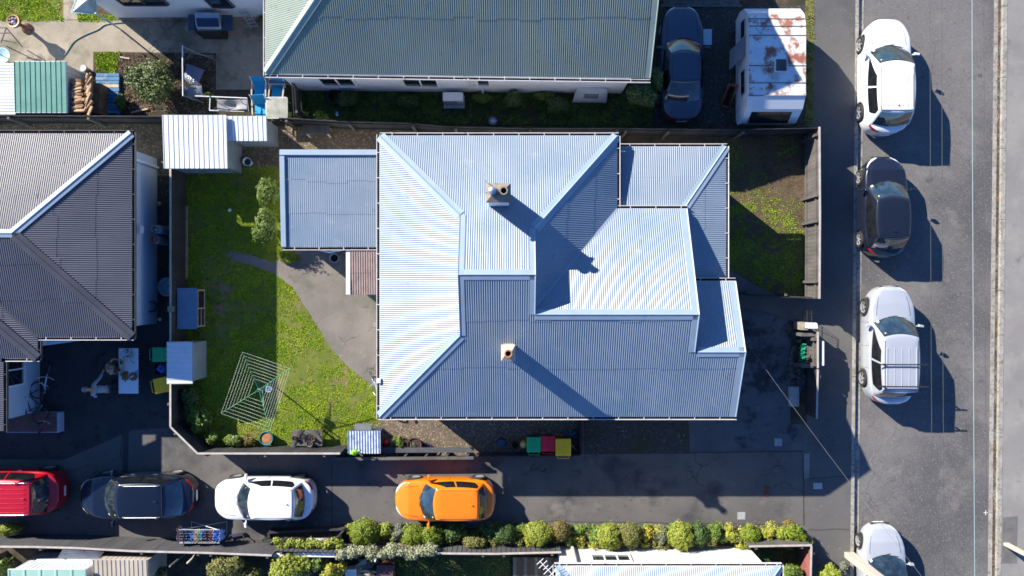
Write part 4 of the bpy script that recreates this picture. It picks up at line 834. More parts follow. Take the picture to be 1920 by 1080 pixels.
m_ = MB(); yy = P(0, 100, 1.4).y; m_.hexa([(W0-.42, yy-.5, .95), (W0-.4, yy+.25, .95), (W0-.38, yy+.25, .97), (W0-.4, yy-.5, .97), (W0-.05, yy-.2, 1.65), (W0-.05, yy+.55, 1.65), (W0-.03, yy+.55, 1.67), (W0-.03, yy-.2, 1.67)]); obj('awning_flap', m_, mat('grey_vinyl', (.14, .17, .2), (.18, .21, .24), 2, rough=.5), cv)
m_ = MB(); y_ = Yb+.0; m_.hexa([(W0+.25, y0b-.03, 1.12), (W1-.35, y0b-.03, 1.12), (W1-.35, y0b, 1.1), (W0+.25, y0b, 1.1), (W0+.25, Yb-.10, 1.62), (W1-.35, Yb-.10, 1.62), (W1-.35, Yb-.07, 1.6), (W0+.25, Yb-.07, 1.6)]); obj('rear_window', m_, GLASS, cv)
for sd in (W0+.12, W1-.12):
    m_ = MB(); m_.lathe([(.14, -.09), (.3, -.09), (.32, -.06), (.32, .06), (.3, .09), (.14, .09)], (sd, (Yf+Yb)/2, .32), 20, 'x'); obj('wheel', m_, RUBBER, cv)
# ------------------------------------------------------------------ sheds and huts
ZINC = mat('white_shed_iron', (.62, .65, .68), (.70, .72, .75), 1, rough=.45, stains=[(3, (.5, .52, .53), .64, .76)])
ZGREY = mat('grey_shed_iron', (.24, .29, .31), (.30, .35, .37), 1, rough=.5)
ZBLUE = mat('blue_shed_iron', (.12, .22, .34), (.16, .27, .40), 1, rough=.45)
def walls_ribbed(parent, x0, y0, x1, y1, zt, m, name='wall', pitch=.19, amp=.008):
    """ribbed sheet walls: thin boxes with upright ribs standing proud"""
    b = MB(); b.box(x0, y0, 0, x1, y1, zt); o = obj(name, b, m, parent); r = MB()
    k = x0+.05
    while k < x1: r.box(k-.012, y0-.012, 0, k+.012, y0-.0, zt-.01); r.box(k-.012, y1, 0, k+.012, y1+.012, zt-.01); k += pitch
    k = y0+.05
    while k < y1: r.box(x0-.012, k-.012, 0, x0, k+.012, zt-.01); r.box(x1, k-.012, 0, x1+.012, k+.012, zt-.01); k += pitch
    obj('wall_rib', r, m, o)['kind'] = 'stuff'; return o
def shed(label, x0, y0, x1, y1, zlo, zhi, rm, wm, rib='y', pitch=.19, ov=.04, high='N', name='garden_shed'):
    t = thing(name, label, 'shed', ((x0+x1)/2, (y0+y1)/2, 0)); walls_ribbed(t, x0+.03, y0+.03, x1-.03, y1-.03, min(zlo, zhi)-.03, wm)
    z = {'N': (zlo, zlo, zhi, zhi), 'S': (zhi, zhi, zlo, zlo), 'W': (zhi, zlo, zlo, zhi), 'E': (zlo, zhi, zhi, zlo)}[high]
    pts = [(x0-ov, y0-ov, z[0]), (x1+ov, y0-ov, z[1]), (x1+ov, y1+ov, z[2]), (x0-ov, y1+ov, z[3])]
    corr('roof', pts, (0, 1, 0) if rib == 'y' else (1, 0, 0), rm, t, pitch=pitch, amp=.01, box_rib=True, wav=.001)
    e = MB(); 
    for a, b in ((0, 1), (1, 2), (2, 3), (3, 0)): e.bar(Vector(pts[a])-Vector((0, 0, .03)), Vector(pts[b])-Vector((0, 0, .03)), .02, .06)
    obj('roof_trim', e, wm, t); return t
shed('larger white ribbed garden shed of the joined pair at the lawn corner', -13.33, 4.64, -10.98, 6.57, 1.72, 1.86, ZINC, ZGREY)
shed('small white ribbed shed joined to the east side of the larger one', -10.92, 5.72, -9.50, 6.57, 1.60, 1.7, ZINC, ZGREY)
shed('narrow white ribbed shed beside the wheelie bins in the shaded yard', -13.28, -3.66, -12.42, -2.12, 1.5, 1.6, ZINC, ZGREY, rib='x', high='W')
gsm = mat('green_shed_iron', (.05, .20, .16), (.08, .26, .21), 1.6, rough=.5, stains=[(5, (.2, .33, .28), .6, .72)])
a = P(30, 118, 1.35); b = P(121, 209, 1.35)
shed('green ribbed roof shed with white side wall beside the stack of firewood', a.x, b.y, b.x+.05, a.y, 1.35, 1.42, gsm, ZINC, pitch=.2)
a = P(-120, 120, 1.3); b = P(29, 212, 1.3)
shed('white corrugated roofed shed at the left edge below the patio', a.x, b.y, b.x-.05, a.y-.03, 1.3, 1.33, ZINC, ZINC, rib='x', pitch=.12)
TANI = mat('cream_shed_iron', (.42, .36, .28), (.50, .44, .35), 1, rough=.55)
a = P(176, 1052, 1.75); b = P(274, 1150, 1.75)
shed('cream ribbed garden shed behind the bottom fence', a.x, b.y, b.x, a.y, 1.6, 1.75, TANI, TANI, pitch=.17)
a = P(20, 1068, 1.9); b = P(160, 1170, 1.9)
sd_ = shed('pale green roofed shed with long cream wall at the bottom left corner', a.x, b.y, b.x, a.y, 1.9, 2.0, mat('pale_green_iron', (.26, .45, .36), (.33, .52, .43), 1.2, rough=.5, stains=[(4, (.45, .55, .5), .6, .7)]), ZINC, pitch=.6)
lt = thing('lean_to', 'low cream roofed lean to in front of the pale green shed', 'lean to', (-18.5, -10.9, 0))
corr('roof', [P(70, 1048, .9), P(172, 1042, .9), P(172, 1066, 1.2), P(52, 1066, 1.2)], (0, 1, 0), ZINC, lt, pitch=.16, amp=.006)
w_ = MB(); a = P(80, 1050, .8); b = P(165, 1066, .8); w_.box(a.x, b.y, 0, b.x, a.y, .8); obj('wall', w_, TANI, lt)
q_ = thing('corrugated_sheets', 'weathered grey corrugated iron sheets leaning against the bottom fence', 'iron sheets', P(150, 1040))
corr('sheet', [P(118, 1029, 1.25), P(196, 1034, 1.25), P(182, 1052, .9), P(107, 1048, .9)], (1, 0, 0), mat('old_grey_iron', (.22, .24, .27), (.34, .36, .39), 2, rough=.6, metal=.3), q_, pitch=.1, amp=.013)
w_ = MB(); a = P(115, 1033, .9); w_.box(a.x, a.y-.3, 0, a.x+1.4, a.y-.25, .85); obj('support', w_, WFEN, q_)
# boarded screen at the bottom left
bs_ = thing('timber_screen', 'brown plank screen running south behind the bottom fence at the left edge', 'screen', P(12, 1030))
pl = MB(); pl.box(-.012, -.07, 0, .012, .07, 1.5); f_ = None
for i in range(9):
    p_ = Vector((0, -.1-i*.145, 0))
    if f_ is None: f_ = obj('plank', pl, mat('brown_plank', (.16, .11, .07), (.24, .17, .11), 2, rough=.8, stretch=(1, 1, .2)), bs_, world=False); f_.location = p_
    else: inst(f_, bs_, p_)
# pole-and-post things behind the fence
for lab, px, py, hh, m in (('slim blue grey steel post behind the bottom fence', 318, 1062, 1.9, STEEL), ('thin green garden stake with a crooked driftwood branch on top', 354, 1056, 1.3, mat('green_stake', (.02, .16, .08), None, rough=.5)), ('white painted post behind the hedge creeper beside the wood offcuts', 703, 1052, 1.5, WHITE)):
    t = MB(); c = P(px, py, hh); t.tube([(c.x, c.y, 0), (c.x, c.y, hh)], .035, 8); o = obj('garden_post', t, m); tag(o, lab, 'post')
    if 'branch' in lab: t = MB(); t.tube([(c.x-.05, c.y, hh), (c.x+.2, c.y+.25, hh+.1), (c.x+.3, c.y+.4, hh+.2)], [.05, .035, .02], 6); obj('branch', t, PALET, o)
# rabbit hutch
a = P(332, 540, 1.0); b = P(367, 617, 1.0); t = thing('rabbit_hutch', 'timber rabbit hutch with blue corrugated lid against the lawn fence', 'hutch', (a.x+.4, (a.y+b.y)/2, 0))
w_ = MB(); w_.box(a.x+.05, b.y+.06, .1, b.x-.02, a.y-.06, .86); obj('box', w_, PALET, t)
corr('lid', [(a.x, b.y, 1.0), (b.x+.02, b.y, .93), (b.x+.02, a.y, .93), (a.x, a.y, 1.0)], (1, 0, 0), ZBLUE, t, pitch=.076, amp=.012)
fx = P(380, 0, .3).x
fr_ = MB()
for yy in (a.y-.1, (a.y+b.y)/2, b.y+.1): fr_.bar((b.x, yy, .86), (fx, yy, .15), .06, .04)
for q in (0.02, .98): fr_.bar((b.x+(fx-b.x)*q, a.y-.07, .86-.71*q), (b.x+(fx-b.x)*q, b.y+.07, .86-.71*q), .06, .04)
fr_.bar((b.x+(fx-b.x)*.5, (a.y+b.y)/2, .5), (b.x+(fx-b.x)*.5, b.y+.07, .5), .05, .04); obj('front_frame', fr_, PALET, t)
w_ = MB(); w_.hexa([(b.x-.01, b.y+.1, .84), (fx-.01, b.y+.1, .13), (fx-.01, a.y-.1, .13), (b.x-.01, a.y-.1, .84), (b.x+.005, b.y+.1, .845), (fx, b.y+.1, .14), (fx, a.y-.1, .14), (b.x+.005, a.y-.1, .845)]); obj('wire_front', w_, SOOT, t)
# polycarbonate topped box
a = P(652, 808, .85); b = P(713, 851, .85); t = thing('storage_box', 'cold frame with clear corrugated lid on the retaining wall', 'cold frame', ((a.x+b.x)/2, (a.y+b.y)/2, 0))
w_ = MB(); w_.box(a.x+.05, b.y+.05, 0, b.x-.04, a.y-.04, .72); obj('box', w_, mat('blue_tub', (.03, .05, .09), (.06, .08, .13), 2, rough=.5), t)
corr('lid', [(a.x, b.y, .80), (b.x, b.y, .80), (b.x, a.y, .86), (a.x, a.y, .86)], (0, 1, 0), mat('cloudy_polycarbonate', (.30, .36, .50), (.52, .57, .66), 5, rough=.3, stains=[(4, (.12, .17, .32), .55, .7)]), t, pitch=.11, amp=.02)
w_ = MB(); c = P(681, 802, .5); w_.box(c.x-.34, c.y-.12, .46, c.x+.32, c.y+.16, .5); obj('slate', w_, mat('slate', (.12, .13, .14), (.16, .17, .18), 3, rough=.7), t)
# ------------------------------------------------------------------ clothesline
hb = P(481, 733, 1.9); t = thing('clothesline', 'green rotary clothesline with white lines on the lawn', 'clothesline', (hb.x, hb.y, 0))
GRN = mat('green_enamel', (.01, .14, .07), (.015, .18, .09), 6, rough=.4); CORD = mat('cord', (.62, .66, .5), (.72, .74, .6), 6, rough=.7)
m_ = MB(); m_.tube([(hb.x, hb.y, 0), (hb.x, hb.y, 1.95)], .027, 10); obj('pole', m_, GRN, t)
tips = [P(455, 660, 2.0), P(544, 691, 2.0), P(506, 808, 2.0), P(415, 775, 2.0)]; ctr = Vector((hb.x, hb.y, 1.62))
for tp in tips: m_ = MB(); m_.tube([ctr, ctr.lerp(tp, .5)+Vector((0, 0, .01)), tp], .017, 7); m_.bar(Vector((hb.x, hb.y, 1.25)), ctr.lerp(tp, .45), .018, .012); obj('arm', m_, GRN, t)
for i in range(8):
    q = 1-i*.1; m_ = MB(); pts = []
    for k in range(4):
        a_, b_ = ctr.lerp(tips[k], q), ctr.lerp(tips[(k+1) % 4], q); pts += [a_, a_.lerp(b_, .5)-Vector((0, 0, .03))]
    m_.tube([p+Vector((0, 0, .02)) for p in pts], .0048, 5, close=True); obj('line', m_, CORD, t)
m_ = MB(); m_.box(hb.x-.05, hb.y-.05, 1.5, hb.x+.05, hb.y+.05, 1.68); obj('hub', m_, STEEL, t)
c = P(503, 730, 1.5); m_ = MB(); m_.lathe([(0, 1.3), (.1, 1.32), (.13, 1.5), (.115, 1.5), (.09, 1.36), (0, 1.35)], (c.x, c.y, 0), 14); m_.tube([(c.x, c.y, 1.5), ((c.x+hb.x)/2, (c.y+hb.y)/2+.02, 1.85)], .006, 5)
o = obj('peg_basket', m_, mat('blue_and_white_basket', (.2, .3, .55), (.75, .8, .8), 14, rough=.6)); tag(o, 'round blue and white peg basket hanging under the clothesline', 'peg basket')
# ------------------------------------------------------------------ wheelie bins
def bin_(label, c, m, rz, s=1.0, group=None, name='wheelie_bin'):
    t = thing(name, label, 'bin', (c.x, c.y, .006), rz, group)
    w, d, h = .28*s, .33*s, .98*s
    b = MB(); b.hexa([(-w*.78, -d*.7, .06), (w*.78, -d*.7, .06), (w*.78, d*.75, .06), (-w*.78, d*.75, .06), (-w, -d*.92, h), (w, -d*.92, h), (w, d*.9, h), (-w, d*.9, h)]); obj('bin_body', b, BLACKP if name == 'wheelie_bin' else m, t, world=False, bevel=.02)
    l = MB(); l.hexa([(-w-.03, -d-.02, h), (w+.03, -d-.02, h), (w+.03, d, h), (-w-.03, d, h), (-w, -d+.02, h+.045), (w, -d+.02, h+.045), (w, d-.03, h+.05), (-w, d-.03, h+.05)]); lo = obj('lid', l, m, t, world=False, bevel=.02)
    l = MB(); l.box(-w*.6, -d*.5, h+.046, w*.6, -d*.5+.02, h+.056); l.box(-w*.6, d*.3, h+.046, w*.6, d*.3+.02, h+.058); obj('lid_ridge', l, m, lo, world=False)
    l = MB(); l.tube([(-w*.8, d+.0, h-.02), (-w*.8, d+.09, h+.01), (w*.8, d+.09, h+.01), (w*.8, d, h-.02)], .016, 6); obj('handle', l, m, t, world=False)
    for sx in (-1, 1): l = MB(); l.lathe([(.0, -.025), (.1, -.025), (.1, .025), (0, .025)], (sx*w*.82, d*.82, .1), 14, 'x'); obj('wheel', l, RUBBER, t, world=False)
    return t
BG = mat('green_lid', (.01, .40, .13), (.015, .46, .16), 5, rough=.45); BR = mat('crimson_lid', (.72, .008, .03), (.8, .015, .04), 5, rough=.45); BY = mat('yellow_lid', (.95, .50, .0), (.98, .56, .01), 5, rough=.45)
bin_('green lidded wheelie bin next to the crimson lidded bin under the house eave', P(1001, 835, 1.0), BG, math.pi, .92, 'wheelie bins under the eave'); bin_('crimson lidded wheelie bin between the green and yellow ones', P(1028, 833, 1.0), BR, math.pi, .92, 'wheelie bins under the eave'); bin_('yellow lidded wheelie bin at the end of the row by the low fence', P(1056, 839, 1.0), BY, math.pi, 1.02, 'wheelie bins under the eave')
bin_('green lidded bin in the shaded yard beside the narrow white shed', P(299, 665, 1.0), BG, math.pi/2, .95); bin_('yellow lidded bin tilted in the shaded yard below the blue crate', P(304, 722, 1.0), BY, math.pi/2+.2, 1.0)
def tub(name, label, cat, c, prof, m, inner=None, z=0, n=24):
    t = MB(); t.lathe(prof, (c.x, c.y, z), n); o = obj(name, t, m); tag(o, label, cat)
    if inner: r = inner[0]; k = MB(); k.lathe([(0, inner[1]+.01), (r*.6, inner[1]+.015), (r, inner[1])], (c.x, c.y, z), n); obj('contents', k, inner[2], o)
    return o
def potp(r, h, tk=.015): return [(r*.72, 0), (r*.98, h*.9), (r*1.05, h*.9), (r*1.05, h), (r*1.05-tk, h), (r*.9, h*.85), (r*.66, .03), (0, .03)]
POTTING = mat('potting_soil', (.03, .02, .014), (.07, .05, .035), 14, rough=1, bump=1)
TQ = mat('turquoise_glaze', (.03, .20, .24), (.05, .28, .32), 5, rough=.3); TERR = mat('terracotta_soil', (.28, .12, .05), (.38, .17, .08), 5, rough=.9)
tub('plant_pot', 'turquoise rimmed pot filled with reddish soil at the bottom of the lawn', 'pot', P(499, 822, .35), potp(.26, .38), TQ, (.22, .32, TERR))
tub('garden_bucket', 'white bucket with dark blue water beside the corner shed', 'bucket', P(463, 303, .3), potp(.17, .3, .01), WHITE, (.13, .2, mat('water_in_bucket', (.02, .05, .1), None, rough=.05)))
tub('pot_ring', 'round white rimmed tub in the shade by the lean to porch', 'tub', P(626, 484, .3), potp(.185, .3, .02), mat('grey_green_tub', (.32, .42, .44), None, rough=.5), (.15, .2, SOOT))
tub('barrel_planter', 'large brown planter with a leafy green weed, nearest the red ball', 'planter', P(757, 835, .42), potp(.29, .42), mat('brown_planter', (.07, .045, .03), (.11, .07, .05), 5, rough=.8), (.26, .36, POTTING), n=14)
tub('barrel_planter', 'large brown planter on the right with dry sprouts', 'planter', P(777, 834, .42), potp(.27, .42), MATS['brown_planter'], (.25, .36, POTTING), n=14)
c = P(797, 838, .2); k = MB(); k.tube([(c.x+.16*math.cos(a/3)*(1+a*.01), c.y+.15*math.sin(a/3), .05+.004*a) for a in range(60)], .02, 6); o = obj('hose_coil', k, mat('navy_hose', (.03, .03, .08), None, rough=.5)); tag(o, 'dark navy hose coiled on the ground right of the planters', 'hose')
k = MB(); c = P(724, 831, .15); k.lathe([(0, 0), (.09, .02), (.125, .12), (.1, .22), (.03, .25), (0, .25)], (c.x, c.y, 0), 18); o = obj('red_container', k, mat('red_plastic', (.5, .01, .01), (.6, .02, .015), 5, rough=.35), smooth=True); tag(o, 'shiny red round container between the cold frame and the planters', 'container')
# watering can
c = P(664, 849, 1.0); t = thing('watering_can', 'lime green watering can on the corner of the clear corrugated lid', 'watering can', (c.x, c.y, .86), .3)
LIME = mat('lime_plastic', (.22, .62, .01), (.3, .72, .02), 4, rough=.4)
k = MB(); k.lathe([(0, 0), (.11, 0), (.115, .14), (.07, .19), (.05, .19)], (0, 0, 0), 18); obj('can_body', k, LIME, t, world=False, smooth=True)
k = MB(); k.tube([(.08, 0, .04), (.2, .02, .12), (.26, .03, .2)], [.03, .02, .02], 8); sp_ = obj('spout', k, LIME, t, world=False); k = MB(); k.lathe([(.02, -.01), (.05, .02), (0, .025)], (.28, .03, .2), 12, 'x'); obj('rose', k, BLACKP, sp_, world=False)
k = MB(); k.tube([(-.1, 0, .04), (-.17, 0, .14), (-.1, 0, .24), (.02, 0, .2)], .014, 7); obj('handle', k, LIME, t, world=False)
# bench with small pots on the lawn
c = P(575, 823, .45); t = thing('potting_table', 'low weathered table crowded with small pots beside the lawn fence', 'table', (c.x, c.y, 0))
w_ = MB()
for i in range(5): k = MB(); y = c.y-.22+i*.13; k.box(c.x-.62, y-.06, .42, c.x+.62, y+.06, .45); obj('plank', k, WFEN, t)
for sx in (-.55, .55):
    for sy in (-.2, .26): k = MB(); k.box(c.x+sx-.03, c.y+sy-.03, 0, c.x+sx+.03, c.y+sy+.03, .42); obj('leg', k, WFEN, t)
k = MB(); k.box(c.x-.7, c.y-.42, .28, c.x+.5, c.y-.3, .33); obj('front_board', k, GFEN, t)
for i, (x, y, r, lab) in enumerate(((-.45, .05, .085, 'small black pot at the left end of the potting table'), (-.12, .12, .12, 'widest black pot on the potting table'), (.13, .12, .1, 'metal rimmed pot at the back of the potting table'), (.15, -.16, .12, 'round grey pot at the front of the potting table'), (.3, .02, .07, 'small terracotta pot at the right of the potting table'), (.02, -.05, .06, 'tiny dark pot in the middle of the potting table'))):
    tub('small_pot', lab, 'pot', Vector((c.x+x, c.y+y, 0)), potp(r, .16, .01), (TERR if i == 4 else (CHROME if i == 2 else BLACKP)) if i != 3 else STEEL, (r*.85, .12, POTTING), z=.451, n=16)
# dark lidded containers beside the wheelie bins
tub('lidded_drum', 'dark blue lidded drum in the shade left of the round buckets', 'drum', P(940, 831, .5), [(.15, 0), (.16, .48), (.17, .5), (.15, .53), (0, .54)], mat('dark_blue_drum', (.02, .04, .08), None, rough=.5))
tub('yellow_ring_bucket', 'black bucket with yellow handle ring beside the yellow lidded tub', 'bucket', P(966, 835, .4), potp(.13, .36), BLACKP, (.11, .3, SOOT))
o = tub('yellow_lidded_tub', 'round yellow lidded tub with white centre label', 'tub', P(981, 834, .4), [(.11, 0), (.12, .36), (.135, .36), (.135, .4), (0, .41)], BY); k = MB(); c = P(981, 834, .4); k.lathe([(0, .413), (.06, .413)], (c.x, c.y, 0), 16); obj('label_disc', k, STICK, o)
k = MB(); a = P(1072, 834, .7); b = P(1086, 853, .1); k.tube([a, b], .014, 6); o = obj('broom_stick', k, PALET); tag(o, 'thin timber stick leaning in the bin enclosure', 'stick')
def rumple(name, label, cat, c, rx, ry, h, m, z=0, seed=1, n=3):
    bm = bmesh.new(); bmesh.ops.create_icosphere(bm, subdivisions=n, radius=1)
    for v in bm.verts:
        d = 1+.35*noise.noise(v.co*2.1+Vector((seed, 0, 0)))+.2*noise.noise(v.co*5+Vector((seed, 4, 0))); v.co = Vector((v.co.x*rx*d, v.co.y*ry*d, max(-.9, v.co.z*d)*h/2+h/2*.9))
    me = bpy.data.meshes.new(name); bm.to_mesh(me); bm.free(); me.materials.append(m); o = bpy.data.objects.new(name, me); COL.objects.link(o); o.location = (c.x, c.y, z); tag(o, label, cat); ORG[o.name] = tuple(o.location); return o
BLB = mat('blue_bag_plastic', (.01, .10, .42), (.15, .35, .75), 14, rough=.3)
o = rumple('rubbish_bag', 'translucent dark plastic bag behind the yellow lidded wheelie bin', 'bag', P(1073, 815, .3), .25, .2, .35, mat('dark_bag', (.02, .03, .06), (.05, .07, .12), 8, rough=.3), seed=3)
cr = P(302, 692, .6); t = thing('storage_crate', 'black crate stuffed with bright blue plastic between the two yard bins', 'crate', (cr.x, cr.y, 0)); k = MB(); k.box(cr.x-.3, cr.y-.24, 0, cr.x+.3, cr.y+.24, .1)
for a_, b_, c_, d_ in ((-.3, -.24, -.28, .24), (.28, -.24, .3, .24), (-.28, -.24, .28, -.22), (-.28, .22, .28, .24)): k.box(cr.x+a_, cr.y+b_, .1, cr.x+c_, cr.y+d_, .55)
obj('crate_shell', k, BLACKP, t); rumple('blue_plastic', 'crumpled bright blue plastic filling the black crate', 'plastic sheeting', cr, .25, .19, .5, BLB, z=.12, seed=9, n=4)
# ------------------------------------------------------------------ trestle table with food
a = P(222, 653, .75); b = P(259, 738, .75); t = thing('trestle_table', 'white folding table with food in the shaded yard', 'table', ((a.x+b.x)/2, (a.y+b.y)/2, .006))
k = MB(); k.box(a.x, b.y, .70, b.x, a.y, .745); obj('table_top', k, WHITE, t, bevel=.015)
for yy in (a.y-.25, b.y+.25): k = MB(); k.tube([(a.x+.1, yy, 0), (a.x+.1, yy, .70), (b.x-.1, yy, .70), (b.x-.1, yy, 0)], .014, 6); obj('leg', k, STEEL, t)
T0 = .746
def onT(px, py): p = P(px, py, .78); return p
c = onT(240, 664); k = MB(); k.lathe([(.12, 0), (.2, .1), (.215, .1), (.2, .09), (.1, .015), (0, .015)], (c.x, c.y, T0), 24); bw = obj('steel_bowl', k, CHROME, smooth=True); tag(bw, 'large steel bowl of pale mushrooms on the white table', 'bowl')
PALE = mat('pale_mushroom', (.6, .58, .52), (.7, .68, .62), 10, rough=.7); k0 = None
for i in range(34):
    aa, rr = random.random()*6.28, .155*math.sqrt(random.random()); k = MB(); k.lathe([(0, 0), (.018, .004), (.024, .014), (.015, .026), (0, .03)], (0, 0, 0), 8)
    p_ = (c.x+rr*math.cos(aa), c.y+rr*math.sin(aa), T0+.04+random.random()*.03)
    if k0 is None: k0 = obj('mushroom', k, PALE, bw, smooth=True); k0.location = p_
    else: inst(k0, bw, p_)
WDB = mat('brown_board', (.22, .09, .04), (.3, .13, .06), 5, rough=.6)
c = onT(234, 704); k = MB(); k.box(c.x-.13, c.y-.18, T0, c.x+.13, c.y+.16, T0+.02); k.box(c.x-.03, c.y-.26, T0, c.x+.03, c.y-.18, T0+.018); o = obj('chopping_board', k, WDB, bevel=.01); tag(o, 'rectangular brown chopping board heaped with herbs', 'board')
c = onT(249, 706); k = MB(); k.lathe([(0, 0), (.17, 0), (.17, .02), (0, .02)], (c.x, c.y, T0+.004), 24); o = obj('chopping_board', k, WDB); tag(o, 'round brown chopping board with a knife across it', 'board')
k = MB(); k.bar((c.x-.12, c.y-.05, T0+.034), (c.x+.04, c.y+.04, T0+.034), .035, .004); o = obj('kitchen_knife', k, CHROME); tag(o, 'pale bladed knife lying across the round board', 'knife'); k = MB(); k.bar((c.x+.04, c.y+.04, T0+.034), (c.x+.13, c.y+.09, T0+.034), .025, .016); obj('handle', k, BLACKP, o)
c = onT(246, 678); k = MB(); k.bar((c.x-.1, c.y+.05, T0+.006), (c.x+.12, c.y-.06, T0+.006), .025, .004); o = obj('serving_spoon', k, CHROME); tag(o, 'steel serving spoon lying below the mushroom bowl', 'spoon')
c = onT(255, 702); k = MB(); k.box(c.x-.05, c.y-.14, T0, c.x+.07, c.y+.16, T0+.003); o = obj('blue_napkin', k, mat('blue_cloth', (.03, .12, .4), (.5, .6, .75), 24, rough=.9)); tag(o, 'blue and white cloth under the round board', 'cloth')
# ------------------------------------------------------------------ bicycles
def bike(label, loc, rz, frame, lean=0.25, s=1.0, rim=STEEL):
    t = thing('bicycle', label, 'bicycle', loc, rz); cl, sl_ = math.cos(lean), math.sin(lean)
    def L(x, z, y=0): return Vector((x*s, (y*cl-z*sl_)*s, (z*cl+y*sl_)*s+.02))
    for cx in (-.52, .52):
        k = MB(); k.tube([L(cx+.33*math.cos(a), .34+.33*math.sin(a)) for a in [2*math.pi*i/24 for i in range(24)]], .02*s, 6, close=True); w = obj('wheel', k, RUBBER, t, world=False)
        k = MB(); k.tube([L(cx+.305*math.cos(a), .34+.305*math.sin(a)) for a in [2*math.pi*i/24 for i in range(24)]], .012*s, 5, close=True)
        for i in range(12): a = 2*math.pi*i/12; k.tube([L(cx, .34), L(cx+.3*math.cos(a), .34+.3*math.sin(a))], .003*s, 3)
        obj('rim', k, rim, w, world=False)
    k = MB()
    for a, b in (((-.52, .34), (-.12, .32)), ((-.12, .32), (.36, .72)), ((-.12, .32), (-.24, .82)), ((-.22, .74), (.34, .84)), ((-.52, .34), (-.22, .74)), ((.34, .9), (.52, .34))): k.tube([L(*a), L(*b)], .02*s, 7)
    obj('bicycle_frame', k, frame, t, world=False)
    k = MB(); k.tube([L(.30, 1.02, -.28), L(.38, 1.0, -.1), L(.36, 1.0, 0), L(.38, 1.0, .1), L(.30, 1.02, .28)], .015*s, 7); k.tube([L(.34, .88), L(.36, 1.0)], .016*s, 6); obj('handlebar', k, STEEL, t, world=False)
    k = MB(); k.hexa([L(-.38, .9, -.07), L(-.1, .92, -.02), L(-.1, .92, .02), L(-.38, .9, .07), L(-.38, .95, -.07), L(-.1, .95, -.02), L(-.1, .95, .02), L(-.38, .95, .07)]); obj('saddle', k, BLACKP, t, world=False, bevel=.01)
    k = MB(); k.tube([L(-.12, .32, -.1), L(-.12, .32, .1)], .03*s, 8); k.bar(L(-.12, .32, .1), L(0, .2, .12), .02, .02); k.bar(L(-.12, .32, -.1), L(-.24, .44, -.12), .02, .02); obj('crank', k, STEEL, t, world=False)
    return t
p_ = P(700, 733, 0); bike('pale blue bicycle leaning under the eave at the lawn corner of the middle house', (p_.x+.1, p_.y, .01), 1.9, mat('pale_blue_frame', (.35, .5, .55), None, rough=.4), .3)
p_ = P(88, 714, 0); bike('white framed bicycle against the blue wall below the window', (p_.x, p_.y, .01), 1.35, mat('white_frame', (.6, .68, .75), None, rough=.4), .5)
p_ = P(88, 752, 0); bike('dark bicycle with one silver rimmed wheel beside the white framed one', (p_.x+.05, p_.y, .01), 1.7, BLACKP, -.4, rim=CHROME)
p_ = P(84, 788, 0); bike('magenta childs bicycle beside the red brown deck', (p_.x, p_.y, .01), 1.1, mat('magenta_frame', (.35, .01, .12), None, rough=.4), .5, .75, CHROME)
# ------------------------------------------------------------------ people (adults busy in the shaded yard)
SKIN = mat('skin', (.42, .23, .15), (.48, .27, .18), 6, rough=.55, obj=True)
def skinfig(name, chains, root, m, parent, sub=2):
    verts = []; rad = []; edges = []; idx = {}
    for ch in chains:
        last = None
        for nm, p, r in ch:
            if nm not in idx: idx[nm] = len(verts); verts.append(p); rad.append(r)
            if last is not None: edges.append((last, idx[nm]))
            last = idx[nm]
    me = bpy.data.meshes.new(name); me.from_pydata(verts, edges, []); o = bpy.data.objects.new(name, me); COL.objects.link(o); o.parent = parent; me.materials.append(m)
    md = o.modifiers.new('skin', 'SKIN'); sv_ = me.skin_vertices[0].data
    for i, r in enumerate(rad): sv_[i].radius = (r, r) if not isinstance(r, tuple) else r
    sv_[idx[root]].use_root = True; md.use_smooth_shade = True
    s_ = o.modifiers.new('sub', 'SUBSURF'); s_.levels = sub; s_.render_levels = sub
    ORG[o.name] = (0, 0, 0); return o
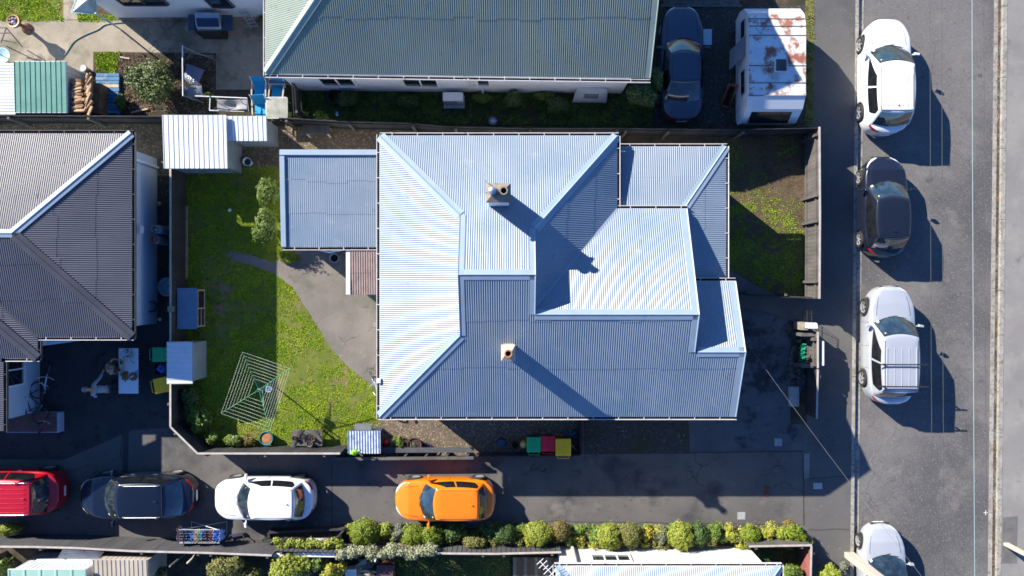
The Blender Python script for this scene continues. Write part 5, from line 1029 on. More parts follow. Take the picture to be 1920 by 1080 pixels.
def person(label, loc, rz, top, trouser, hair, pose, capm=None, sleeves=False):
    """x forward, y left; pose gives joints"""
    t = thing('person', label, 'person', loc, rz); J = pose; V = Vector
    def pt(n): return V(J[n])
    body = [[('pel', pt('pelvis'), .15), ('wst', pt('pelvis').lerp(pt('chest'), .45), .135), ('chs', pt('chest'), .165), ('shl', pt('neck').lerp(pt('chest'), .35), .12), ('nek', pt('neck'), .055), ('hd0', pt('neck').lerp(pt('head'), .5), .07), ('hd1', pt('head'), .098), ('hd2', pt('head')+(pt('head')-pt('neck')).normalized()*.07, .075)]]
    for s in 'LR':
        body.append([('shl', None, 0), ('sh'+s, pt('sh'+s), .062), ('el'+s, pt('el'+s), .043), ('wr'+s, pt('wr'+s), .028), ('pm'+s, pt('wr'+s)+(pt('wr'+s)-pt('el'+s)).normalized()*.075, (.036, .02))])
        body.append([('pel', None, 0), ('hp'+s, pt('hp'+s), .095), ('kn'+s, pt('kn'+s), .062), ('an'+s, pt('an'+s), .042), ('to'+s, pt('an'+s)+V((.17, 0, -.03)), .04)])
    skinfig('body', body, 'pel', SKIN, t)
    cl = [[('pel', pt('pelvis'), .165), ('wst', pt('pelvis').lerp(pt('chest'), .45), .152), ('chs', pt('chest'), .182), ('shl', pt('neck').lerp(pt('chest'), .35), .128)]]
    for s in 'LR':
        e = pt('el'+s) if not sleeves else pt('wr'+s).lerp(pt('el'+s), .08); ch = [('shl', None, 0), ('sh'+s, pt('sh'+s), .078)]
        if sleeves: ch += [('el'+s, pt('el'+s), .058), ('cf'+s, e, .045)]
        else: ch += [('sl'+s, pt('sh'+s).lerp(e, .55), .066)]
        cl.append(ch)
    skinfig('top', cl, 'pel', top, t)
    tr = [[('pel', pt('pelvis'), .168), ('pe2', pt('pelvis')+V((0, 0, .06)), .16)]]
    for s in 'LR': tr.append([('pel', None, 0), ('hp'+s, pt('hp'+s), .108), ('kn'+s, pt('kn'+s), .076), ('an'+s, pt('an'+s)+V((0, 0, .04)), .058)])
    skinfig('trousers', tr, 'pel', trouser, t)
    for s in 'LR':
        a = pt('an'+s); k = MB(); k.hexa([(a.x-.08, a.y-.045, .0), (a.x+.2, a.y-.05, .0), (a.x+.2, a.y+.05, .0), (a.x-.08, a.y+.045, .0), (a.x-.07, a.y-.04, .09), (a.x+.17, a.y-.04, .05), (a.x+.17, a.y+.04, .05), (a.x-.07, a.y+.04, .09)]); obj('shoe', k, BLACKP, t, world=False, bevel=.02)
        d = (pt('wr'+s)-pt('el'+s)).normalized(); pm = pt('wr'+s)+d*.085; sd_v = d.cross(V((0, 0, 1))); sd_v = sd_v.normalized() if sd_v.length > .1 else V((0, 1, 0))
        for q in range(4):
            o_ = sd_v*(q-1.5)*.021; l = (.07, .082, .077, .06)[q]; k = MB(); k.tube([pm-d*.01+o_, pm+d*l*.5+o_-V((0, 0, .006)), pm+d*l+o_-V((0, 0, .03))], [.0095, .009, .007], 6); obj('finger', k, SKIN, t, world=False)
        th = -sd_v if s == 'L' else sd_v; k = MB(); k.tube([pm-d*.05+th*.02, pm-d*.01+th*.05, pm+d*.025+th*.055], [.012, .011, .008], 6); obj('thumb', k, SKIN, t, world=False)
    h = pt('head'); up = (h-pt('neck')).normalized(); fw = V((1, 0, 0)); fw = (fw-up*fw.dot(up)).normalized(); lf = up.cross(fw)
    k = MB(); n_ = h+fw*.1+up*.0; k.add([n_+up*.03-lf*.008, n_+up*.03+lf*.008, n_-up*.02+lf*.016, n_-up*.02-lf*.016, n_+fw*.028-up*.015], [(0, 1, 4), (1, 2, 4), (2, 3, 4), (3, 0, 4)]); obj('nose', k, SKIN, t, world=False)
    for s in (1, -1):
        k = MB(); e = h+fw*.088+up*.03+lf*.032*s; k.lathe([(0, -.009), (.009, 0), (0, .009)], tuple(e), 8); obj('eye', k, BLACKP, t, world=False)
        k = MB(); e = h+lf*.098*s; k.hexa([e-fw*.015-up*.03, e+fw*.015-up*.03, e+fw*.02+up*.03, e-fw*.02+up*.03, e-fw*.015-up*.03+lf*.015*s, e+fw*.01-up*.03+lf*.015*s, e+fw*.015+up*.03+lf*.02*s, e-fw*.02+up*.03+lf*.02*s]); obj('ear', k, SKIN, t, world=False)
    k = MB(); m_ = h+fw*.098-up*.045; k.bar(m_-lf*.022, m_+lf*.022, .008, .008); obj('mouth', k, mat('lip', (.3, .1, .08), None, rough=.6), t, world=False)
    # hair: shell round the crown and back of the head
    vs = []; fs = []; NA, NB = 20, 8
    c_ = h+up*.02-fw*.004
    for b_ in range(NB+1):
        ph = b_/NB*(1.55 if capm is None else 1.35)
        for a_ in range(NA):
            th = 2*math.pi*a_/NA; fr = math.cos(th); phh = ph*(1-.42*max(0, fr)) if hair is not None or capm else ph
            if hair is not None and hair.name.startswith('grey_fringe'): phh = .75+(ph/1.55)*.85 if fr < .35 else .75+.1*ph
            r = .112+(.004*noise.noise(Vector((a_, b_, 1))))
            vs.append(c_+(up*math.cos(phh)+(fw*math.cos(th)+lf*math.sin(th))*math.sin(phh))*r)
    for b_ in range(NB):
        for a_ in range(NA): fs.append((b_*NA+a_, b_*NA+(a_+1) % NA, (b_+1)*NA+(a_+1) % NA, (b_+1)*NA+a_))
    k = MB(); k.add(vs, fs); o = obj('cap' if capm else 'hair', k, capm or hair, t, world=False, smooth=True)
    if capm: k = MB(); b_ = h+fw*.1+up*.055; k.add([b_-lf*.075, b_+lf*.075, b_+lf*.05+fw*.085, b_-lf*.05+fw*.085, b_-lf*.075+up*.012, b_+lf*.075+up*.012, b_+lf*.05+fw*.08+up*.008, b_-lf*.05+fw*.08+up*.008], [(0, 1, 2, 3), (4, 5, 6, 7), (0, 3, 7, 4), (1, 2, 6, 5), (2, 3, 7, 6)]); obj('peak', k, capm, o, world=False)
    return t
def pose(lean, sh=(.19), elL=(.28, .25, 1.08), wrL=(.5, .1, 1.12), elR=(.28, -.25, 1.08), wrR=(.5, -.1, 1.12), stepL=0, stepR=0, crouch=0, look=.35):
    pz = .95-crouch; ch = Vector((lean*.75, 0, pz+.40-lean*.25)); nk = Vector((lean, 0, pz+.56-lean*.35)); hd = nk+Vector((.06+look*.15, 0, .15-look*.06))
    sx = ch.lerp(nk, .62)
    return dict(pelvis=(0, 0, pz), chest=ch, neck=nk, head=hd, shL=(sx.x, .19, sx.z), shR=(sx.x, -.19, sx.z), elL=elL, wrL=wrL, elR=elR, wrR=wrR, hpL=(0, .1, pz-.06), hpR=(0, -.1, pz-.06),
                knL=(.06+stepL*.5+crouch*.6, .12, .50-crouch*.3), knR=(.06+stepR*.5+crouch*.6, -.12, .50-crouch*.3), anL=(stepL, .13, .09), anR=(stepR, -.13, .09))
GREEN = mat('dark_green_shirt', (.03, .07, .045), (.045, .09, .06), 8, rough=.9, obj=True); GREY = mat('grey_hoodie', (.28, .31, .36), (.36, .39, .44), 5, rough=.9, obj=True); DARKT = mat('black_trousers', (.012, .013, .016), (.02, .02, .025), 8, rough=.9, obj=True); DEN = mat('dark_denim', (.03, .045, .07), (.05, .07, .1), 9, rough=.9, obj=True)
GFR = mat('grey_fringe_hair', (.10, .08, .065), (.2, .17, .14), 16, rough=.8, obj=True); CAPB = mat('blue_grey_cap', (.22, .28, .36), (.3, .36, .42), 9, rough=.8, obj=True); BRH = mat('brown_hair', (.06, .035, .02), (.1, .06, .035), 16, rough=.7, obj=True)
p_ = P(205, 697, 1.35)
person('person in a dark green short sleeved shirt leaning towards the white table and holding herbs', (p_.x-.05, p_.y+.05, .006), .55, GREEN, DARKT, GFR, pose(.12, elL=(.30, .32, 1.12), wrL=(.50, .16, 1.20), elR=(.36, -.30, 1.05), wrR=(.56, -.06, 1.18), stepL=.12, look=.4))
HERB = mat('fresh_herb', (.03, .12, .015), (.08, .22, .03), 20, rough=.6)
p_ = P(184, 731, 1.2)
person('person in a grey hoodie and cap bending forward beside the white table', (p_.x+.22, p_.y, .006), math.pi-.1, GREY, DEN, BRH, pose(.38, elL=(.40, .34, .95), wrL=(.62, .30, .82), elR=(.30, -.42, .98), wrR=(.22, -.62, 1.02), stepL=-.12, stepR=.22, look=.8), capm=CAPB, sleeves=True)
p_ = P(162, 640, 1.2)
person('person in a green top half hidden under the dark roof eave', (p_.x+.1, p_.y+.35, .006), math.pi/2+1.2, mat('mid_green_top', (.035, .10, .05), None, rough=.9, obj=True), DARKT, BRH, pose(.22, elL=(.2, .36, .98), wrL=(.42, .42, .9), elR=(.28, -.3, 1.0), wrR=(.5, -.2, .95), look=.6))
# ------------------------------------------------------------------ wires and poles
WIRE = mat('cable_sheath', (.05, .055, .055), (.07, .075, .075), 3, rough=.6); WIREB = mat('pale_cable', (.22, .31, .31), (.26, .35, .35), 3, rough=.5)
def wire(label, x0, x1, z, r, m, y0=-40, y1=40):
    k = MB(); pts = []
    for i in range(21):
        q = i/20; y = y1+(y0-y1)*q; py = 540-y*S*H/(H-z); x = (x0+(x1-x0)*(py/1080)-960)/S*(H-z)/H; pts.append((x, y, z-.35*(1-(2*q-1)**2)+.35))
    k.tube(pts, r, 6); o = obj('power_line', k, m); tag(o, label, 'power line', 'power lines along the street')
wire('thin overhead line, the one nearest the parked cars', 1743, 1748, 7.2, .007, WIRE); wire('thin overhead line, second from the parked cars', 1765, 1770, 7.2, .007, WIRE)
wire('thick pale turquoise overhead cable above the road', 1822, 1827, 6.6, .010, WIREB); wire('thin dark overhead line between the pale cable and the far kerb', 1844, 1850, 7.2, .007, WIRE)
k = MB(); a, b = P(1404, 648, 3.4), P(1790, 1160, 8.2); k.tube([a.lerp(b, i/14)-Vector((0, 0, .3*(1-(2*i/14-1)**2))) for i in range(15)], .0045, 6); a2 = P(1401, 644, 3.35); k.tube([a, a+Vector((.1, .14, .1)), a2+Vector((0, .1, .1)), a2], .008, 6)
o = obj('service_cable', k, mat('service_cable_sheath', (.12, .125, .13), None, rough=.5)); tag(o, 'single cable swooping from the middle house corner over the silver hatchback', 'cable')
POLE = mat('pale_pole_timber', (.40, .36, .29), (.52, .47, .39), 2, rough=.85, stretch=(1, 1, .1), stains=[(5, (.28, .24, .19), .6, .72)])
for lab, px, py, w in (('pale square timber power pole beside the silver hatchback', 1592, 1040, .20), ('slimmer pale power pole on the far footpath', 1886, 1020, .11)):
    c = P(px, py); t = thing('power_pole', lab, 'pole', (c.x, c.y, 0)); k = MB(); k.hexa([(c.x-w, c.y-w*.6, 0), (c.x+w, c.y-w*.6, 0), (c.x+w, c.y+w*.6, 0), (c.x-w, c.y+w*.6, 0), (c.x-w*.7, c.y-w*.4, 9), (c.x+w*.7, c.y-w*.4, 9), (c.x+w*.7, c.y+w*.4, 9), (c.x-w*.7, c.y+w*.4, 9)]); obj('shaft', k, POLE, t, bevel=.02)
    k = MB(); k.bar((c.x-1.0, c.y, 8.4), (c.x+1.0, c.y, 8.4), .12, .1); obj('crossarm', k, POLE, t)
# ------------------------------------------------------------------ street frontage
c = P(1523, 610, 1.15); t = thing('letterbox', 'white letterbox on the stone pier beside the footpath gate', 'letterbox', (c.x, c.y, 0)); k = MB(); k.hexa([(c.x-.2, c.y-.1, .95), (c.x+.2, c.y-.1, .95), (c.x+.2, c.y+.1, .95), (c.x-.2, c.y+.1, .95), (c.x-.18, c.y-.12, 1.2), (c.x+.2, c.y-.12, 1.2), (c.x+.2, c.y+.08, 1.14), (c.x-.18, c.y+.08, 1.14)]); obj('box', k, WHITE, t, bevel=.01)
k = MB(); k.box(c.x-.3, c.y-.2, 0, c.x-.05, c.y+.1, .94); k.box(c.x+.05, c.y-.05, 0, c.x+.12, c.y+.02, .95); obj('support', k, CH1, t)
c = P(1540, 662, .9); k = MB(); k.box(c.x-.05, c.y-.48, .25, c.x+.045, c.y+.48, 1.05); o = obj('notice_board', k, WHITE); tag(o, 'blank white board fixed on the street side of the fence panel', 'board')
t = thing('iron_gate', 'open thin wrought iron gate beside the letterbox', 'gate', P(1522, 590)); a = P(1521, 604, 1.0); b = P(1521, 583, 1.0); k = MB()
for z in (.15, .6, 1.05): k.tube([(a.x, a.y, z), (b.x, b.y, z)], .012, 6)
for q in range(5): y = a.y+(b.y-a.y)*q/4; k.tube([(a.x, y, .1), (a.x, y, 1.1)], .009, 6)
k.tube([(a.x, a.y, .15), (b.x, b.y, 1.05)], .008, 6); obj('gate_frame', k, BLACKP, t)
k = MB(); c = P(1520, 628, 1.05); k.box(c.x-.34, c.y-.06, .0, c.x+.28, c.y+.06, .98); o = obj('sleeper_post', k, WFEN); tag(o, 'thick weathered sleeper across the top of the grey fence panel', 'sleeper')
k = MB(); c = P(1520, 687, 1.0); k.box(c.x-.34, c.y-.06, .0, c.x+.28, c.y+.06, .95); o = obj('sleeper_post', k, WFEN); tag(o, 'thick weathered sleeper between the grey and black fence panels', 'sleeper')
c = P(1491, 744, .25); k = MB(); k.box(c.x-.2, c.y-.4, 0, c.x+.18, c.y+.4, .22); o = obj('stone_slab', k, mat('pale_slab', (.3, .3, .29), (.4, .4, .38), 4, rough=.9, bump=.5), bevel=.02); tag(o, 'pale rectangular concrete slab among the edging stones', 'slab')
ROCK = mat('basalt_rock', (.05, .05, .05), (.11, .105, .1), 5, rough=.95, bump=.8, stains=[(4, (.07, .06, .03), .55, .7)])
rk = []
bm = bmesh.new(); bmesh.ops.create_icosphere(bm, subdivisions=2, radius=1)
for v in bm.verts: v.co *= 1+.35*noise.noise(v.co*1.5)
rme = bpy.data.meshes.new('stone'); bm.to_mesh(rme); bm.free(); rme.materials.append(ROCK)
ed = thing('stone_edging', 'border of rough dark stones edging the damp forecourt', 'stone border', P(1486, 680))
n = 0
for i in range(46):
    if i < 26: px, py = 1486+random.uniform(-4, 4), 612+i*4.9
    else: px, py = 1500+random.uniform(-5, 6), 690+(i-26)*2.3
    if i < 8: px += 10+random.uniform(0, 12); py = 612+random.uniform(0, 26)
    c = P(px, py); o = bpy.data.objects.new('stone', rme); COL.objects.link(o); o.parent = ed; o.location = (c.x-ed.location.x, c.y-ed.location.y, .04); s = random.uniform(.06, .13); o.scale = (s*1.2, s, s*.8); o.rotation_euler = (0, 0, random.random()*6)
sheet_ = psheet('edging_soil', [(1482, 606), (1513, 606), (1512, 795), (1482, 795)], .013, SOIL)
k = MB(); pts = []
for i in range(70): a = i/69; c = P(1506+5*math.sin(i*1.9)+2*math.sin(i*.7), 645+a*36, .3); pts.append((c.x, c.y, .25+.1*math.sin(i*2.3)))
k.tube(pts, .016, 6); o = obj('garden_hose', k, mat('green_hose', (.0, .25, .14), (.02, .35, .2), 4, rough=.4)); tag(o, 'tangled bright green hose beside the grey fence panel', 'hose')
# ------------------------------------------------------------------ north yards
c = P(849, 181, .8); t = thing('heat_pump', 'white outdoor heat pump unit against the weatherboard wall', 'heat pump', (c.x, c.y, 0)); k = MB(); k.box(c.x-.4, c.y-.16, .12, c.x+.4, c.y+.18, .78); obj('casing', k, WHITE, t, bevel=.02)
k = MB(); k.lathe([(.22, -.17), (.24, -.18), (.26, -.17)], (c.x-.1, c.y, .45), 24, 'y')
for i in range(7): k.box(c.x-.34, c.y-.175, .22+i*.08, c.x+.16, c.y-.165, .235+i*.08)
obj('fan_grille', k, STEEL, t); k = MB(); k.box(c.x-.42, c.y-.3, .06, c.x+.42, c.y+.2, .12); obj('base', k, STEEL, t)
# silver ute canopy lid leaning on the wall
a = P(1073, 192, .3); b = P(1137, 193, .3); cc = P(1140, 166, .95); dd = P(1082, 163, .95); t = thing('vented_bonnet', 'pale silver car bonnet with louvres leaning against the white weatherboards', 'bonnet', (a.x, a.y, 0))
def qd(u, v, off=0): 
    p = a.lerp(b, u).lerp(dd.lerp(cc, u), v); n_ = (b-a).cross(dd-a).normalized(); e = min(u, 1-u, v, 1-v); return p+n_*(off+.09*(1-(2*u-1)**4)*(1-(2*v-1)**4))
k = MB(); NN = 10
for i in range(NN+1):
    for j in range(NN+1): k.v.append(tuple(qd(i/NN, j/NN)))
for i in range(NN):
    for j in range(NN): q = i*(NN+1)+j; k.f.append((q, q+1, q+NN+2, q+NN+1)); k.mi.append(0)
obj('panel', k, mat('dull_silver_paint', (.42, .46, .5), (.48, .52, .55), 2, rough=.4, stains=[(2.5, (.3, .36, .27), .6, .75)]), t, smooth=True)
for v_ in (.45, .55, .65): k = MB(); k.bar(qd(.28, v_, .01), qd(.72, v_, .01), .035, .02); obj('louvre', k, BLACKP, t)
def alloy(label, c, r, rz=0, spk=7, z=.0):
    t = thing('loose_wheel', label, 'wheel', (c.x, c.y, z)); k = MB(); k.lathe([(r*.64, .0), (r, .02), (r*1.02, .1), (r, .18), (r*.66, .19), (r*.64, 0)], (0, 0, 0), 26); obj('tyre', k, RUBBER, t, world=False)
    k = MB(); k.lathe([(r*.66, .17), (r*.6, .185), (r*.6, .1)], (0, 0, 0), 26)
    for i in range(spk): a_ = 2*math.pi*i/spk; k.bar((.0, 0, .17), (r*.62*math.cos(a_), r*.62*math.sin(a_), .18), .03, .02)
    k.lathe([(0, .19), (.05, .185), (.05, .15)], (0, 0, 0), 12); obj('rim', k, ALLOY, t, world=False); k = MB(); k.lathe([(0, .05), (r*.63, .05)], (0, 0, 0), 20); obj('wheel_back', k, SOOT, t, world=False)
alloy('silver alloy wheel lying against the north fence', P(924, 226, .2), .27, spk=10)
k = MB(); c = P(625, 180, .3); k.lathe([(.2, 0), (.3, .03), (.34, .12), (.3, .24), (.2, .26), (.18, .14), (.2, 0)], (c.x, c.y, 0), 24); o = obj('old_tyre', k, RUBBER, smooth=True); tag(o, 'black tyre lying by the weatherboard wall under the left window', 'tyre')
k = MB(); c = P(632, 213, .05); k.box(c.x-.06, c.y-.1, .0, c.x+.04, c.y+.08, .04); o = obj('blue_packet', k, mat('light_blue_print', (.3, .5, .7), None, rough=.5)); tag(o, 'small pale blue packet lying in the dark weeds', 'packet')
c = P(1327, 69, .05); k = MB(); k.box(c.x-.17, c.y-.32, .0, c.x+.17, c.y+.32, .03); o = obj('pale_blue_panel', k, mat('pale_blue_board', (.42, .58, .68), (.5, .65, .74), 3, rough=.5)); tag(o, 'pale blue rectangular panel lying beside the saloon car', 'panel')
# timber framed window leaning on the caravan
c = P(1364, 180, .5); t = thing('leaning_joinery', 'red brown timber window sash leaning against the caravan', 'window sash', (c.x, c.y, 0)); VARN = mat('varnished_timber', (.22, .065, .02), (.3, .1, .035), 4, rough=.5); pA, pB, pC, pD = P(1352, 198, .1), P(1366, 202, .1), P(1382, 160, 1.0), P(1367, 158, 1.0)
k = MB()
for p, q in ((pA, pB), (pB, pC), (pC, pD), (pD, pA)): k.bar(p, q, .07, .05)
obj('sash_frame', k, VARN, t); k = MB(); k.poly([pA.lerp(pC, .08), pB.lerp(pD, .08), pC.lerp(pA, .08), pD.lerp(pB, .08)]); obj('pane', k, GLASS, t)
for lab, px, py, m in (('small turquoise cup on the ground beside the caravan', 1377, 61, TQ), ('small orange pot on the ground beside the caravan', 1373, 70, TERR)): tub('small_cup', lab, 'cup', P(px, py), potp(.06, .1, .008), m, (.05, .07, POTTING), n=12)
# ------------------------------------------------------------------ patio things, top left
c = P(398, 40, 1.0); t = thing('barbecue', 'stainless lidded gas barbecue with dark side shelves on the shaded patio', 'barbecue', (c.x, c.y, 0))
def bxp(nm, x0, y0, x1, y1, h0, h1, m, par, bev=.01): a_, b_ = P(x0, y0, h1), P(x1, y1, h1); k = MB(); k.box(a_.x, b_.y, h0, b_.x, a_.y, h1); return obj(nm, k, m, par, bevel=bev)
NAV = mat('navy_shelf', (.02, .05, .10), (.03, .07, .13), 4, rough=.5)
bxp('side_shelf', 352, 27, 365, 57, .8, .85, NAV, t); bxp('side_shelf', 413, 28, 436, 57, .8, .85, NAV, t); bxp('cabinet', 366, 30, 412, 60, 0, .86, BLACKP, t)
a_, b_ = P(365, 23, 1.1), P(413, 53, 1.0); k = MB(); k.hexa([(a_.x, b_.y, .87), (b_.x, b_.y, .87), (b_.x, a_.y, .87), (a_.x, a_.y, .87), (a_.x, b_.y+.1, 1.0), (b_.x, b_.y+.1, 1.0), (b_.x, a_.y-.02, 1.14), (a_.x, a_.y-.02, 1.14)]); li = obj('lid', k, STEEL, t, bevel=.02)
k = MB(); k.hexa([(a_.x+.06, b_.y+.06, .97), (b_.x-.04, b_.y+.06, .97), (b_.x-.04, a_.y-.25, 1.12), (a_.x+.06, a_.y-.25, 1.12), (a_.x+.06, b_.y+.08, 1.01), (b_.x-.04, b_.y+.08, 1.01), (b_.x-.04, a_.y-.24, 1.135), (a_.x+.06, a_.y-.24, 1.135)]); obj('lid_front', k, mat('blue_black_enamel', (.012, .03, .075), None, rough=.2), li)
k = MB(); k.tube([(a_.x+.05, b_.y-.04, .93), (b_.x-.03, b_.y-.04, .93)], .015, 8); obj('handle', k, CHROME, t)
k = MB(); c = P(370, 62, .1); k.box(c.x-.2, c.y-.1, 0, c.x+.25, c.y+.08, .06); o = obj('pink_mat', k, mat('dusty_pink', (.32, .16, .15), None, rough=.9), bevel=.02); tag(o, 'dusty pink folded mat on the ground under the barbecue', 'mat')
# step ladder lying by the wall
t = thing('stepladder', 'grey aluminium stepladder leaning by the house wall at the back', 'ladder', P(468, 40)); a_, b_ = P(456, 21, 1.1), P(478, 52, .05); sx = Vector((.14, .02, 0))
k = MB(); k.bar(a_-sx, b_-sx, .03, .06); k.bar(a_+sx, b_+sx, .03, .06); obj('stile', k, STEEL, t)
for q in (.1, .3, .5, .7, .9): k = MB(); p_ = a_.lerp(b_, q); k.bar(p_-sx, p_+sx, .07, .02); obj('step', k, STEEL, t)
# dismantled swing seat frame and cushions
t = thing('steel_swing_stand', 'thin white steel frame standing upright beside the round bush', 'frame', P(344, 180)); k = MB(); k.tube([P(342, 85, 1.5), P(343, 180, 1.5)], .022, 8); obj('top_bar', k, WHITE, t)
k = MB(); k.tube([P(343, 87, 1.5), P(352, 92, 1.2), P(375, 102, .7), P(402, 110, .05)], .025, 8); obj('leg', k, mat('grey_tube', (.16, .19, .21), None, rough=.5), t); k = MB(); k.tube([P(343, 178, 1.5), P(356, 184, .9), P(382, 192, .05)], .025, 8); obj('leg', k, mat('grey_tube', (.16, .19, .21), None, rough=.5), t)
k = MB(); k.tube([P(352, 108, .3), P(356, 100, .3), P(400, 105, .3)], .02, 7); obj('brace', k, MATS['grey_tube'], t)
CUSH = mat('slate_cushion', (.13, .16, .22), (.18, .21, .28), 3, rough=.95)
def cushion(label, pts, h, m=CUSH):
    k = MB(); ps = [P(x, y, h) for x, y in pts]; c_ = sum(ps, Vector())/4; N_ = 8
    for zz, sg in ((0, -1), (1, 1)):
        for i in range(N_+1):
            for j in range(N_+1):
                u, v = i/N_, j/N_; p = ps[0].lerp(ps[1], u).lerp(ps[3].lerp(ps[2], u), v); b_ = ((1-(2*u-1)**6)*(1-(2*v-1)**6))
                k.v.append((p.x, p.y, h+sg*.06*b_+.015*noise.noise(p*6)))
    n2 = (N_+1)**2
    for z_ in (0, 1):
        for i in range(N_):
            for j in range(N_): q = z_*n2+i*(N_+1)+j; k.f.append((q, q+1, q+N_+2, q+N_+1)); k.mi.append(0)
    o = obj('cushion', k, m, smooth=True); tag(o, label, 'cushion', 'slate blue cushions')
cushion('slate blue cushion square with white bird droppings, the upper one', [(350, 119), (384, 131), (370, 160), (344, 150)], .35); cushion('slate blue cushion folded below the upper one', [(344, 160), (378, 160), (380, 182), (348, 184)], .3)
o = None
k = MB()
for i in range(26): p_ = P(346+i*.7+random.uniform(-3, 3), 140+i*.55+random.uniform(-4, 4), .43); s = random.uniform(.012, .03); k.add([(p_.x-s, p_.y-s*.6, .425), (p_.x+s, p_.y-s, .425), (p_.x+s*.6, p_.y+s, .425), (p_.x-s, p_.y+s*.5, .425)], [(0, 1, 2, 3)])
o = obj('bird_droppings', k, WHITE, kind='stuff'); tag(o, 'white splashes on the upper slate blue cushion', 'droppings')
# lounger with grey sling
t = thing('sun_lounger', 'pale framed lounger with a grey hammock seat beside the shed', 'lounger', P(430, 195)); k = MB(); k.tube([P(366, 180, .9), P(463, 184, .9)], .02, 8); k.tube([P(393, 207, .5), P(458, 209, .5)], .02, 8); k.tube([P(394, 184, .5), P(393, 207, .5)], .018, 8); k.tube([P(463, 184, .9), P(466, 208, .5)], .02, 8); obj('lounger_frame', k, WHITE, t)
k = MB(); N_ = 12
for i in range(N_+1):
    for j in range(N_+1):
        u, v = i/N_, j/N_; p = P(406+u*56, 186+v*20, .6); k.v.append((p.x, p.y, .55-.22*math.exp(-((u-.5)**2/.06+(v-.5)**2/.12))))
for i in range(N_):
    for j in range(N_): q = i*(N_+1)+j; k.f.append((q, q+1, q+N_+2, q+N_+1)); k.mi.append(0)
obj('sling', k, mat('grey_sling', (.24, .24, .25), (.3, .3, .31), 5, rough=.95), t, smooth=True)
for a_, b_ in (((404, 184), (416, 207)), ((450, 185), (462, 207))): k = MB(); k.tube([P(a_[0], a_[1], .8), P(b_[0], b_[1], .1)], .014, 6); obj('leg', k, MATS['grey_tube'], t)
# bright blue sling chairs
BLU = mat('azure_sling', (.0, .24, .50), (.0, .3, .58), 3, rough=.7)
def chair(label, cx, cy, rz):
    c = P(cx, cy, .5); t = thing('garden_chair', label, 'chair', (c.x, c.y, .004), rz, 'azure garden chairs'); 
    k = MB(); k.hexa([(-.25, -.28, .40), (.25, -.28, .40), (.25, .2, .37), (-.25, .2, .37), (-.25, -.28, .415), (.25, -.28, .415), (.25, .2, .385), (-.25, .2, .385)]); obj('seat', k, BLU, t, world=False, bevel=.005)
    k = MB(); k.hexa([(-.25, .2, .38), (.25, .2, .38), (.25, .215, .38), (-.25, .215, .38), (-.24, .46, .86), (.24, .46, .86), (.24, .475, .86), (-.24, .475, .86)]); obj('backrest', k, BLU, t, world=False)
    for sx in (-.28, .28):
        k = MB(); k.tube([(sx, -.3, 0), (sx, -.28, .6), (sx, .2, .62), (sx, .36, .62)], .016, 7); k.tube([(sx, .2, .35), (sx, .47, .88)], .014, 7); k.tube([(sx, .34, .6), (sx, .42, 0)], .014, 7); obj('side_frame', k, WHITE, t, world=False)
        k = MB(); k.box(sx-.03, -.26, .61, sx+.03, .22, .64); obj('armrest', k, PALET, t, world=False, bevel=.008)
    return t
chair('bright blue sling chair standing upright above the other chair', 487, 170, 0); chair('bright blue sling chair just above the joined white sheds', 488, 204, .05); chair('bright blue chair tucked behind the glass table', 520, 171, -.1)
c = P(519, 202, .72); t = thing('glass_table', 'square glass topped table with rounded corners beside the blue chairs', 'table', (c.x, c.y, .004))
k = MB(); pts = []
for (sx, sy, a0) in ((1, 1, 0), (-1, 1, 90), (-1, -1, 180), (1, -1, 270)):
    for q in range(5): a_ = R(a0+q*22.5); pts.append((sx*.34+.08*math.cos(a_), sy*.34+.08*math.sin(a_)))
k.prism(pts, .70, .712); obj('table_top', k, mat('dusty_glass', (.25, .26, .22), (.42, .42, .36), 2.2, rough=.15, stains=[(3, (.4, .33, .2), .6, .75)]), t, world=False)
k = MB(); k.tube([(x, y, .70) for x, y in pts], .014, 6, close=True); obj('table_rim', k, WHITE, t, world=False)
for sx in (-.33, .33):
    for sy in (-.33, .33): k = MB(); k.tube([(sx, sy, .69), (sx*1.05, sy*1.05, 0)], .013, 6); obj('leg', k, WHITE, t, world=False)
t = thing('utility_sink', 'dark blue plastic tub with pale rim under the green roof corner', 'tub', P(520, 149)); a_, b_ = P(504, 141, .7), P(534, 158, .7); k = MB(); k.hexa([(a_.x+.06, b_.y+.04, .3), (b_.x-.06, b_.y+.04, .3), (b_.x-.06, a_.y-.04, .3), (a_.x+.06, a_.y-.04, .3), (a_.x, b_.y, .7), (b_.x, b_.y, .7), (b_.x, a_.y, .7), (a_.x, a_.y, .7)]); obj('basin', k, NAV, t); k = MB(); k.tube([(a_.x, b_.y, .7), (b_.x, b_.y, .7), (b_.x, a_.y, .7), (a_.x, a_.y, .7)], .02, 6, close=True); obj('rim', k, STEEL, t)
# firewood stack and blue pallet
t = thing('firewood_stack', 'stack of split pale firewood between the green shed and the blue pallet', 'firewood', P(160, 180)); FW = [mat('split_pine', (.36, .23, .12), (.5, .35, .2), 6, rough=.9), mat('split_pine_dark', (.2, .11, .05), (.32, .2, .11), 6, rough=.9)]
pro = []
for v_ in range(4):
    k = MB(); r_ = random.Random(v_+3); s = r_.uniform(.045, .07); k.hexa([(-.19, -s, -s), (.19, -s*.8, -s), (.19, s, -s*.7), (-.19, s*.9, -s), (-.19, -s*.6, s), (.18, -s*.9, s*.8), (.19, s*.5, s), (-.18, s*.8, s*.7)]); o = obj('log', k, FW[v_ % 2], t, world=False); o.location = (0, 0, .05+v_*.01); pro.append(o)
k = MB(); a_, b_ = P(139, 150, 1.1), P(176, 208, 1.1); k.box(a_.x, b_.y, 0, b_.x, a_.y, .66); obj('stack_base', k, FW[1], t)
n = 0
